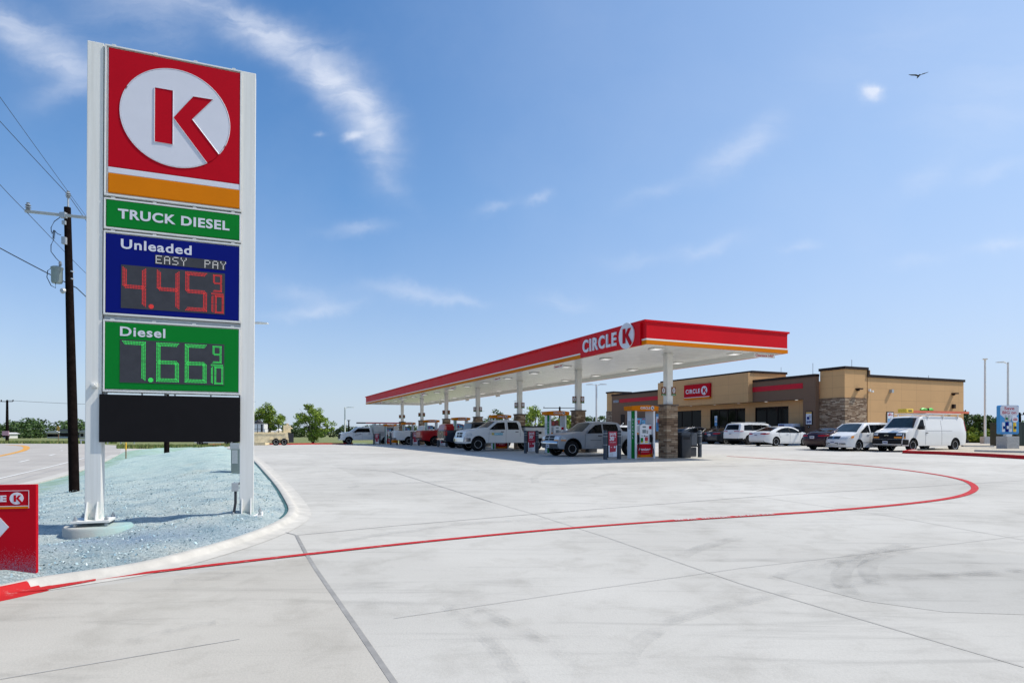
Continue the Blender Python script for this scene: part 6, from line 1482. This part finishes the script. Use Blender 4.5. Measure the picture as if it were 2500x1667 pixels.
# red pickup with stickered tailgate
c = Car('red_pickup', 'bright red pickup, tail with faded flag stripes towards us, at the fourth island', 'pickup truck', 5.8, 1.98, pb_, (1.2, 4.75), .40, 1.28, 1.92, P_red, .17, .08, .06, .42, 1.2, 'vehicles refuelling under the canopy', .26, .24, 6, rimmat=m_chrome)
c.side([(2.2,1.36),(4.2,1.36),(3.7,1.76),(2.35,1.76)], 'side_window', m_gl2)
for sg_ in (-1, 1): c.end([(sg_*.78,.92),(sg_*.97,.92),(sg_*.97,1.24),(sg_*.78,1.24)], 'rear', 'tail_light', m_lamp_r); c.side([(.03,.92),(.16,.92),(.16,1.24),(.03,1.24)], 'tail_light', m_lamp_r, sides=(sg_,))
tg = c.end([(-.74,.74),(.74,.74),(.74,1.28),(-.74,1.28)], 'rear', 'tailgate', P_red)
m_flag = M('flag_stripe', (.62, .35, .33), .5, 0, .5, 9)
for k in range(3): c.end([(-.7,.82+k*.14),(.72,.80+k*.14),(.72,.86+k*.14),(-.7,.87+k*.14)], 'rear', 'flag_stripe', m_flag, tg, .018)
c.end([(-.95,.55),(.95,.55),(.95,.70),(-.95,.70)], 'rear', 'rear_bumper', m_trim, eps=.06); c.plate('rear', .60); c.seam([(1.95,.5),(1.98,1.3)])
c.placeL(14.0, 51.2, 'in')
# white utility truck beyond it
pu_ = [(.12,.52),(.02,.62),(.0,1.38),(.04,1.42),(2.5,1.43),(2.6,1.44),(2.72,1.86),(2.9,1.95),(3.7,1.96),(4.0,1.88),(4.65,1.42),(5.8,1.30),(5.95,1.15),(6.0,.8),(6.0,.5)]
c = Car('white_utility_truck', 'white utility truck seen from its tail beyond the red pickup, orange hose reel beneath', 'pickup truck', 6.0, 2.05, pu_, (1.3, 4.9), .40, 1.38, 1.96, P_white, .15, .05, .04, .50, 1.2, 'vehicles refuelling under the canopy', .26, .23, 8)
c.side([(2.9,1.46),(4.4,1.46),(3.9,1.82),(3.0,1.82)], 'side_window', m_gl2)
tg = c.end([(-.9,.72),(.05,.72),(.05,1.30),(-.9,1.30)], 'rear', 'tail_box', m_frame, eps=.05); c.end([(.1,.72),(.42,.72),(.42,1.32),(.1,1.32)], 'rear', 'red_panel', m_lamp_r); c.end([(-.97,.60),(.97,.60),(.97,.70),(-.97,.70)], 'rear', 'rear_bumper', m_trim, eps=.05)
for a in (.3, 1.3, 1.95): c.side([(a,.85),(a+.55,.85),(a+.55,1.36),(a,1.36)], 'locker_door', m_frame, eps=.02)
c.box('orange_reel', m_orange, None, (-.15, .35, -.35, .35, .22, .52), bev=.04); c.plate('rear', .66)
c.placeL(14.1, 60.6, 'in')
# far white service truck with ladder
ps_ = [(.1,.55),(.0,.65),(.0,.95),(3.1,.98),(3.12,1.35),(3.2,1.92),(3.35,2.02),(4.6,2.04),(4.9,1.96),(5.55,1.46),(6.5,1.38),(6.74,1.30),(6.84,.98),(6.87,.62),(6.8,.48)]
c = Car('white_service_truck', 'white service truck with tall side lockers and a ladder, past the farthest pump', 'service truck', 6.87, 2.05, ps_, (1.5, 5.85), .42, 1.36, 2.04, P_white, .15, .06, .06, .50, 1.22, 'vehicles refuelling under the canopy', .28, .23, 8)
c.side([(3.42,1.44),(5.42,1.44),(4.85,1.88),(3.55,1.90)], 'side_window', m_gl2); c.end([(-.84,1.52),(.84,1.52),(.76,1.94),(-.76,1.94)], 'front', 'windshield', m_ws)
c.end([(-.88,.70),(.88,.70),(.92,1.20),(-.92,1.20)], 'front', 'grille', m_trim)
for sg_ in (-1, 1): c.side([(6.80,.98),(6.35,1.02),(6.40,1.18),(6.76,1.16)], 'headlight', m_head, sides=(sg_,))
c.end([(-.98,.50),(.98,.50),(.98,.68),(-.98,.68)], 'front', 'bumper', m_chrome, eps=.04); c.mirrors(5.2, 1.42, m_trim, 1.2); c.seam([(5.35,.5),(5.3,1.42)]); c.seam([(4.3,.5),(4.3,1.9)]); c.handle(4.5, 1.24); c.handle(3.5, 1.24)
dl_ = c.D(4.8, 1, 1.15).y+.004; sidetext(c, 'PETROLEUM', 5.1, 4.55, 1.12, 1.18, dl_, m_dark, .03); sidetext(c, 'SERVICES', 5.2, 4.75, 1.0, 1.05, dl_, m_dark, .02)
sv = c.box('service_body', P_grey, None, (.0, 3.0, -1.08, 1.08, 1.0, 2.30), bev=.02)
for sg_ in (-1, 1):
    c.box('locker_door', m_frame, sv, *[(a, b_, sg_*1.085-.012, sg_*1.085+.012, z0, z1) for a, b_, z0, z1 in ((1.75, 2.92, 1.45, 2.24), (.06, .55, 1.05, 2.2), (2.35, 2.92, 1.05, 1.38))], bev=.008)
    c.box('open_locker', m_trim, sv, (.62, 1.62, sg_*1.085-.01, sg_*1.085+.01, 1.06, 1.9))
c.box('rack', m_galv, sv, *[(x, x+.05, -1.0, 1.0, 2.30, 2.42) for x in (.2, 1.4, 2.7)])
X, Y = P(851.4, 1084.6)
c.place(851.4, 1084.3, 5.85, 'out')
svc = c
def world(c, x, y, z): bpy.context.view_layer.update(); return c.root.matrix_world @ Vector((x, y, z))
def ladder(name, c, x0, x1, y, z, label, mat, tip=None, w=.42):
    o = world(c, x0, y, z); t = empty(name, o, c.root.rotation_euler.z, label, 'ladder'); L_ = x1-x0
    for s_ in (-w/2, w/2): mb = MB(); mb.box(0, L_, s_-.025, s_+.025, 0, .13); mb.build('side_rail', mat, t)
    for k in range(int(L_/.31)): mb = MB(); mb.box(.12+k*.31, .16+k*.31, -w/2+.021, w/2-.021, .03, .06); mb.build('rung', m_galv, t)
    if tip: mb = MB(); mb.box(L_-tip, L_+.02, -w/2-.03, w/2+.03, -.01, .11); mb.build('dark_end', m_trim, t)
    return t
ladder('ladder', svc, -.4, 4.9, .75, 2.44, 'dark tipped red ladder racked on the far white service truck', m_redp, 1.0)
# ------------------------------------------------------------------ store parking
c = sedan('white_sedan', 'white sedan parked nose towards the store, red tail lights, chrome wheels', P_white, rim=m_rim); c.place(1893, 1089, 1.06, 'in'); c.plate('rear', .80) if False else None
c = sedan('maroon_sedan', 'dark maroon sedan between the white sedan and the white minivan, tail towards us', P_maroon, h=1.44); c.place(1984.3, 1096.3, 1.06, 'in', far=True)
pj = [(.06,.40),(.0,.52),(.0,.90),(.06,1.14),(.28,1.60),(.32,1.70),(.6,1.76),(1.6,1.80),(2.9,1.79),(3.35,1.70),(4.05,1.22),(4.85,1.10),(5.08,.98),(5.16,.7),(5.12,.32)]
c = Car('white_suv', 'large white sport utility car parked nose in, left of the white sedan', 'car', 5.16, 1.95, pj, (1.05, 4.13), .38, 1.12, 1.80, P_white, .18, .10, .12, .28, 1.2, 'cars parked in front of the store', .25, .25, 5, rimmat=m_dark, darkz=.5)
c.side([(.52,1.20),(3.6,1.18),(3.2,1.55),(2.9,1.62),(1.2,1.65),(.62,1.60)], 'side_window', m_gl2); c.side([(1.42,1.18),(1.52,1.18),(1.48,1.66),(1.38,1.66)], 'pillar_trim', m_trim, eps=.016); c.side([(2.4,1.18),(2.5,1.18),(2.46,1.66),(2.36,1.66)], 'pillar_trim', m_trim, eps=.016)
c.end([(-.84,1.22),(.84,1.22),(.78,1.62),(-.78,1.62)], 'rear', 'rear_window', m_gl2); c.end([(-.84,1.26),(.84,1.26),(.78,1.66),(-.78,1.66)], 'front', 'windshield', m_ws)
for sg_ in (-1, 1): c.end([(sg_*.40,1.06),(sg_*.97,1.08),(sg_*.97,1.14),(sg_*.42,1.12)], 'rear', 'tail_light', m_lamp_r); c.side([(.06,1.07),(.42,1.10),(.40,1.15),(.10,1.14)], 'tail_light', m_lamp_r, sides=(sg_,))
c.plate('rear', .90); c.seam([(1.55,.5),(1.45,1.15)]); c.seam([(2.45,.4),(2.45,1.15)]); c.seam([(3.5,.4),(3.5,1.15)]); c.mirrors(3.4, 1.18, m_trim); c.handle(2.65, 1.02, P_white); c.handle(1.75, 1.02, P_white)
c.box('roof_rail', m_galv, None, (.8, 3.0, -.80, -.76, 1.80, 1.83), (.8, 3.0, .76, .80, 1.80, 1.83))
c.place(1827, 1085.8, 1.05, 'in')
c = sedan('dark_blue_sedan', 'low dark blue sedan directly left of the white sport utility car', P_char, h=1.40); c.place(1771, 1084, 1.06, 'in')
pm_ = [(.06,.34),(.0,.46),(.02,.86),(.10,1.02),(.55,1.04),(1.2,1.22),(1.75,1.36),(2.2,1.38),(2.6,1.34),(3.2,1.05),(4.3,.95),(4.7,.8),(4.78,.55),(4.72,.26)]
c = Car('black_coupe', 'black coupe with three slim red tail bars, right of the nearest stone column', 'car', 4.78, 1.9, pm_, (1.0, 3.72), .345, .98, 1.38, P_blk, .24, .14, .14, .2, 1.15, 'cars parked in front of the store', .24, None, 5)
c.side([(1.3,1.05),(2.0,1.28),(2.4,1.28),(3.0,1.05)], 'side_window', m_gl2); c.end([(-.78,1.08),(.78,1.08),(.7,1.32),(-.7,1.32)], 'rear', 'rear_window', m_gl2); c.end([(-.8,1.08),(.8,1.08),(.72,1.3),(-.72,1.3)], 'front', 'windshield', m_ws)
for sg_ in (-1, 1):
    for k in range(3): c.end([(sg_*(.62+k*.11),.84),(sg_*(.69+k*.11),.84),(sg_*(.70+k*.11),.97),(sg_*(.63+k*.11),.97)], 'rear', 'tail_light', m_lamp_r)
c.plate('rear', .66); c.mirrors(3.0, 1.02, m_trim, .8); c.seam([(1.7,.3),(1.6,1.0)])
c.place(1735, 1083.3, 1.0, 'in')
ph = [(.06,.36),(.0,.5),(.02,.88),(.10,1.05),(.45,1.28),(1.0,1.44),(1.8,1.52),(2.5,1.5),(2.9,1.42),(3.5,1.08),(4.1,.98),(4.4,.82),(4.46,.55),(4.4,.28)]
c = Car('grey_hatchback', 'dark grey hatchback half hidden by the nearest stone column and the bins', 'car', 4.46, 1.8, ph, (.85, 3.5), .33, 1.0, 1.52, P_char, .22, .13, .12, .22, 1.15, 'cars parked in front of the store', .22, None, 5)
c.side([(.75,1.10),(1.2,1.35),(1.9,1.42),(2.5,1.40),(2.85,1.3),(3.3,1.06)], 'side_window', m_gl2); c.side([(1.9,1.05),(1.98,1.05),(1.96,1.43),(1.88,1.43)], 'pillar_trim', m_trim, eps=.016)
c.end([(-.78,1.10),(.78,1.10),(.7,1.40),(-.7,1.40)], 'rear', 'rear_window', m_gl2)
for sg_ in (-1, 1): c.end([(sg_*.5,.9),(sg_*.96,.9),(sg_*.96,1.02),(sg_*.55,1.02)], 'rear', 'tail_light', m_lamp_r)
c.plate('rear', .7); c.mirrors(3.2, 1.06, m_trim, .8)
c.place(1680, 1083, .85, 'in')
# white van tail behind the silver pickup
c = Car('white_wagon', 'white sport utility car seen between the silver pickup and the nearest pump', 'car', 4.9, 1.9, [(x*.95, z*.98) for x, z in pj], (1.0, 3.9), .37, 1.1, 1.77, P_white, .18, .10, .12, .28, 1.2, 'cars parked in front of the store', .25, .25, 5)
c.side([(.5,1.16),(3.4,1.14),(3.0,1.50),(2.7,1.58),(1.1,1.60),(.6,1.55)], 'side_window', m_gl2); c.end([(-.84,1.2),(.84,1.2),(.78,1.58),(-.78,1.58)], 'rear', 'rear_window', m_gl2)
for sg_ in (-1, 1): c.end([(sg_*.7,.95),(sg_*.96,.95),(sg_*.96,1.12),(sg_*.7,1.12)], 'rear', 'tail_light', m_lamp_r)
c.placeL(34.6, 54.7, 'in')
# minivan
pmv = [(.06,.34),(.0,.46),(.0,.92),(.10,1.15),(.30,1.60),(.5,1.71),(1.5,1.76),(3.0,1.74),(3.30,1.68),(4.16,1.14),(4.72,.98),(4.98,.84),(5.08,.62),(5.10,.42),(5.02,.24)]
c = Car('white_minivan', 'white minivan facing us with a four part chrome grille, left of the white work van', 'minivan', 5.10, 1.95, pmv, (.95, 4.02), .335, 1.10, 1.76, P_white, .18, .14, .20, .22, 1.17, 'vehicles backed in near the island', .22, None, 5)
c.side([(3.10,1.16),(3.95,1.14),(3.62,1.34),(3.22,1.58),(3.10,1.60)], 'side_window', m_gl2); c.side([(.5,1.20),(3.0,1.16),(3.0,1.62),(1.5,1.64),(.62,1.58)], 'side_window', m_gl2)
c.end([(-.87,1.18),(.87,1.18),(.78,1.66),(-.78,1.66)], 'front', 'windshield', m_ws)
for sg_ in (-1, 1):
    c.end([(sg_*.52,.70),(sg_*.97,.74),(sg_*.97,.93),(sg_*.55,.90)], 'front', 'headlight', m_head); c.side([(4.98,.76),(4.62,.80),(4.56,.93),(4.84,.90)], 'headlight', m_head, sides=(sg_,)); c.side([(4.86,.77),(4.62,.79),(4.55,.93),(4.80,.91)], 'turn_signal', m_amber, sides=(sg_,), eps=.016)
    c.end([(sg_*.52,.40),(sg_*.92,.40),(sg_*.92,.48),(sg_*.52,.48)], 'front', 'fog_opening', m_trim)
gr_ = c.end([(-.46,.72),(.46,.72),(.48,.88),(-.48,.88)], 'front', 'grille', m_trim); c.end([(-.48,.79),(.48,.79),(.48,.81),(-.48,.81)], 'front', 'grille_bar', m_chrome, gr_, .02); c.end([(-.035,.72),(.035,.72),(.035,.88),(-.035,.88)], 'front', 'grille_bar', m_chrome, gr_, .022)
for z_ in (.875, .715): c.end([(-.48,z_),(.48,z_),(.48,z_+.018),(-.48,z_+.018)], 'front', 'grille_bar', m_chrome, gr_, .02)
lg = c.end([(-.42,.38),(.42,.38),(.44,.50),(-.44,.50)], 'front', 'lower_grille', m_trim); c.end([(-.43,.43),(.43,.43),(.43,.45),(-.43,.45)], 'front', 'grille_bar', P_white, lg, .02)
c.plate('front', .54); c.mirrors(3.75, 1.16, m_trim); c.seam([(4.05,.3),(4.0,1.1)]); c.seam([(3.05,.3),(3.05,1.1)]); c.side([(1.5,.52),(3.95,.52),(3.95,.535),(1.5,.535)], 'side_moulding', m_seam, eps=.008); c.handle(3.2, 1.0, P_white)
c.place(2093.8, 1101.3, 4.02, 'out')
# work van
pv = [(.10,.42),(.02,.50),(.0,.80),(.03,1.30),(.16,1.90),(.34,2.05),(.8,2.12),(2.5,2.15),(4.2,2.13),(4.46,2.05),(5.06,1.40),(5.65,1.26),(6.02,1.14),(6.10,.94),(6.12,.74),(6.20,.68),(6.20,.44),(6.10,.36)]
c = Car('white_work_van', 'long white work van facing us, black grille and bumper, ladders on its roof', 'van', 6.20, 2.02, pv, (1.28, 5.20), .385, 1.30, 2.15, P_white, .13, .10, .12, .36, 1.18, 'vehicles backed in near the island', .25, .24, 10)
c.side([(4.22,1.38),(4.92,1.38),(4.78,1.55),(4.46,1.92),(4.22,1.93)], 'side_window', m_gl2)
c.end([(-.88,1.44),(.88,1.44),(.80,2.02),(-.80,2.02)], 'front', 'windshield', m_ws)
gr_ = c.end([(-.97,.76),(.97,.76),(.97,1.12),(-.97,1.12)], 'front', 'grille', m_trim)
for sg_ in (-1, 1):
    c.end([(sg_*.60,.96),(sg_*.93,.96),(sg_*.93,1.09),(sg_*.60,1.09)], 'front', 'headlight', m_head, eps=.02); c.end([(sg_*.50,.80),(sg_*.95,.80),(sg_*.95,.89),(sg_*.50,.89)], 'front', 'turn_signal', m_amber, eps=.02)
    c.side([(6.06,.78),(5.94,.78),(5.94,1.12),(6.03,1.12)], 'lamp_surround', m_trim, sides=(sg_,)); c.side([(6.08,.80),(5.97,.80),(5.97,.88),(6.07,.88)], 'turn_signal', m_amber, sides=(sg_,), eps=.018)
m_gold2 = M('badge_gold', (.62, .50, .30), .3, .4); bg_ = c.end([(-.13,.93),(-.05,.93),(-.05,.96),(.05,.96),(.05,.93),(.13,.93),(.13,.985),(.05,.985),(.05,1.0),(-.05,1.0),(-.05,.985),(-.13,.985)], 'front', 'badge', m_gold2, gr_, .03)
c.end([(-.99,.40),(.99,.40),(.99,.74),(-.99,.74)], 'front', 'bumper', m_trim, eps=.03); c.side([(6.16,.42),(5.70,.42),(5.70,.72),(6.14,.74)], 'bumper', m_trim, eps=.02); c.plate('front', .56)
c.box('rear_bumper', m_trim, None, (-.12, .02, -.95, .95, .5, .68))
c.side([(.05,1.25),(.12,1.25),(.20,1.85),(.14,1.85)], 'tail_light', m_lamp_r)
c.seam([(5.02,.5),(4.98,1.34)]); c.seam([(4.10,.42),(4.10,1.95)]); c.seam([(2.6,.42),(2.6,1.9)]); c.handle(4.0, 1.12); c.mirrors(4.78, 1.36, m_trim, 1.25)
c.side([(1.6,1.24),(4.05,1.24),(4.05,1.25),(1.6,1.25)], 'body_crease', m_seam, eps=.004)
for x in (.9, 2.3, 3.7): c.box('roof_rack', m_white, None, (x, x+.05, -.95, .95, 2.24, 2.28), (x, x+.05, .90, .94, 1.98, 2.24), (x, x+.05, -.94, -.90, 1.98, 2.24))
c.box('rack_rail', m_white, None, (.7, 4.0, .93, .97, 2.24, 2.28), (.7, 4.0, -.97, -.93, 2.24, 2.28)); c.place(2226, 1103.2, 5.20, 'out'); van = c
ladder('ladder', van, -.3, 5.3, .62, 2.30, 'long orange red ladder lying on the roof rack of the white work van', M('ladder_orange', (.60, .13, .06), .5, 0, .1, 6), None)
m_ly = M('stop_yellow', (.72, .50, .04), .5, 0, .2, 14); m_gg = M('wrap_green', (.10, .50, .05), .4, 0, .3, 14)
o = world(van, 5.35, .62, 2.30); t = empty('roof_crate', o, van.root.rotation_euler.z, 'yellow plastic box at the front end of the van ladder', 'box'); mb = MB(); mb.box(-.35, .28, -.26, .26, 0, .22, 0, .03); mb.build('shell', m_ly, t); mb = MB(); mb.box(-.2, .1, -.27, -.26, .08, .14); mb.box(-.2, .1, .261, .27, .08, .14); mb.build('mark', m_dark, t)
o = world(van, 3.4, .62, 2.40); t = empty('green_bundle', o, van.root.rotation_euler.z, 'bright green wrapped bundle tied on top of the van ladder', 'bundle'); mb = MB(); mb.tube([(-.55, 0, .08), (-.4, 0, .1), (0, 0, .08), (.4, 0, .1), (.55, 0, .08)], [.07, .12, .09, .12, .07], 10); mb.build('wrap', m_gg, t, smooth=60); mb = MB(); mb.box(-.02, .02, -.13, .13, -.03, .19); mb.build('strap', m_trim, t)
# ------------------------------------------------------------------ tank trailer and its truck at the far left
pt = P(708, 1085.5); Yt = 66.0
Xr, Xl = (706-1250)/1520*Yt, (612-1250)/1520*Yt
t = empty('tank_trailer', ((Xr+Xl)/2, Yt, G((Xr+Xl)/2, Yt)), R(21), 'tan twin axle seeding tank trailer behind the right post of the price sign', 'trailer'); w_ = (Xr-Xl)/2; s_ = Yt/1520
def tz(v): return 1.15+(1055-v)*s_-t.location.z
def tx(u): return (u-659)*s_*1.13
mb = MB(); mb.prism([(tx(612), tz(1056)), (tx(695), tz(1056)), (tx(697), tz(1079)), (tx(630), tz(1080)), (tx(625), tz(1070)), (tx(612), tz(1062))], -.85, .85); tk = mb.build('tank', P_cream, t)
mb = MB(); mb.box(tx(615), tx(690), -.9, -.851, tz(1059), tz(1057)); mb.box(tx(612), tx(702), -.7, .7, tz(1056), tz(1054.5)); mb.box(tx(658), tx(697), -1.05, -.86, tz(1073), tz(1071)); mb.build('tank_rim', P_cream, tk)
mb = MB(); mb.box(tx(690), tx(707), -.8, .8, tz(1080), tz(1058), 0, .03); mb.build('engine_cover', m_dark, t)
mb = MB(); mb.box(tx(686), tx(701), -.3, .3, tz(1056), tz(1038), 0, .03); mb.lathe([(.12, tz(1038)), (.12, tz(1034)), (.2, tz(1034)), (.2, tz(1033))], 12, c=(tx(694), 0, 0)); mb.tube([(tx(684), 0, tz(1050)), (tx(697), 0, tz(1041)), (tx(705), 0, tz(1046))], .06, 8); mb.build('spray_tower', P_cream, t)
mb = MB(); mb.lathe([(0, 0), (.3, .05), (.36, .25), (.2, .42), (0, .45)], 12, c=(tx(678), 0, tz(1056))); mb.box(tx(661), tx(673), -.5, .5, tz(1056), tz(1051)); mb.build('hatch', m_white, t, smooth=50)
mb = MB(); mb.box(tx(614), tx(690), -.84, -.80, tz(1036), tz(1035))
for u in (634, 655, 676): mb.box(tx(u), tx(u)+.06, -.84, -.80, tz(1056), tz(1036))
mb.build('hand_rail', m_trim, t)
tm, rm = wheel_mesh(.37, .24, .2, 6)
for u in (671, 687.5):
    for y in (-.95, .95): a = clone(tm); a.v = [(v[0]+tx(u), v[1]+y, v[2]+.37) for v in a.v]; wo = a.build('wheel', [m_rubber, m_under], t, smooth=35); b_ = clone(rm); b_.v = [(v[0]+tx(u), v[1]+y, v[2]+.37) for v in b_.v]; b_.build('rim', m_white, wo, smooth=35)
t2 = empty('stacked_totes', ((620-1250)/1520*68, 69, G(-28, 69)), R(3), 'white crates stacked behind the tank trailer against the tree', 'crate stack')
mb = MB(); mb.box(-1.0, 1.0, -.6, .6, 1.15, 1.75, 0, .04); mb.box(-.95, .9, -.6, .6, 1.78, 2.35, 0, .04); mb.build('crates', m_frame, t2); mb = MB(); mb.box(-1.0, 1.05, -.7, .7, .0, 1.12, 0, .03); mb.build('deck', P_cream, t2); mb = MB(); mb.tube([(-.3,0,2.4), (.1,0,2.6), (.5,0,2.4)], [.15,.25,.15], 10); mb.box(.55, .75, -.62, -.601, 1.2, 2.3); mb.build('hose_coil', m_dark, t2)
c = Car('white_tow_truck', 'white pickup towing the tank trailer, only a wheel and sill showing under the black board', 'pickup truck', 6.04, 1.98, pr_, (1.15, 5.08), .41, 1.28, 1.94, P_white, .17, .10, .14, .46, 1.2, None, .27, .235, 8)
c.side([(3.52,1.36),(4.33,1.36),(3.78,1.74),(3.52,1.78)], 'side_window', m_gl2); c.side([(2.38,1.36),(3.34,1.36),(3.34,1.80),(2.56,1.79)], 'side_window', m_gl2)
p = P(489, 1088.2); c.root.rotation_euler.z = R(183); c.root.location = (p[0]+5.08, p[1]+.9, G(p[0], p[1]))
# cab-over railings of a trailer by the store's far corner
w = L2W(40, 60); t = empty('ramp_trailer', (w.x, w.y, G(w.x, w.y)), TH, 'raised pale trailer rails with a blue cover beyond the silver pickup', 'trailer')
mb = MB()
for y in (-2.2, .8): mb.tube([(-1, y+2.0, 1.0), (-1, y, 2.1)], .05, 8); mb.tube([(-1, y+2, 1.0), (-1, y-2, 1.0)], .05, 8)
mb.build('rails', m_white, t); mb = MB(); mb.box(-.9, .6, -1.2, .8, 1.02, 1.7, 0, .1); mb.build('blue_cover', m_adb, t); mb = MB(); mb.box(-1, 1, -3, 3, .5, .95, 0, .03); mb.build('bed', m_galv, t)
for y in (-1.5, 1.5): mb = MB(); mb.lathe([(.0, -.1), (.3, -.1), (.3, .1), (0, .1)], 20, 'x', (-.9, y, .3)); mb.build('wheel', m_rubber, t)
# seams of the scene: every part hangs on its thing; shut the stray view-layer state
bpy.context.view_layer.update()
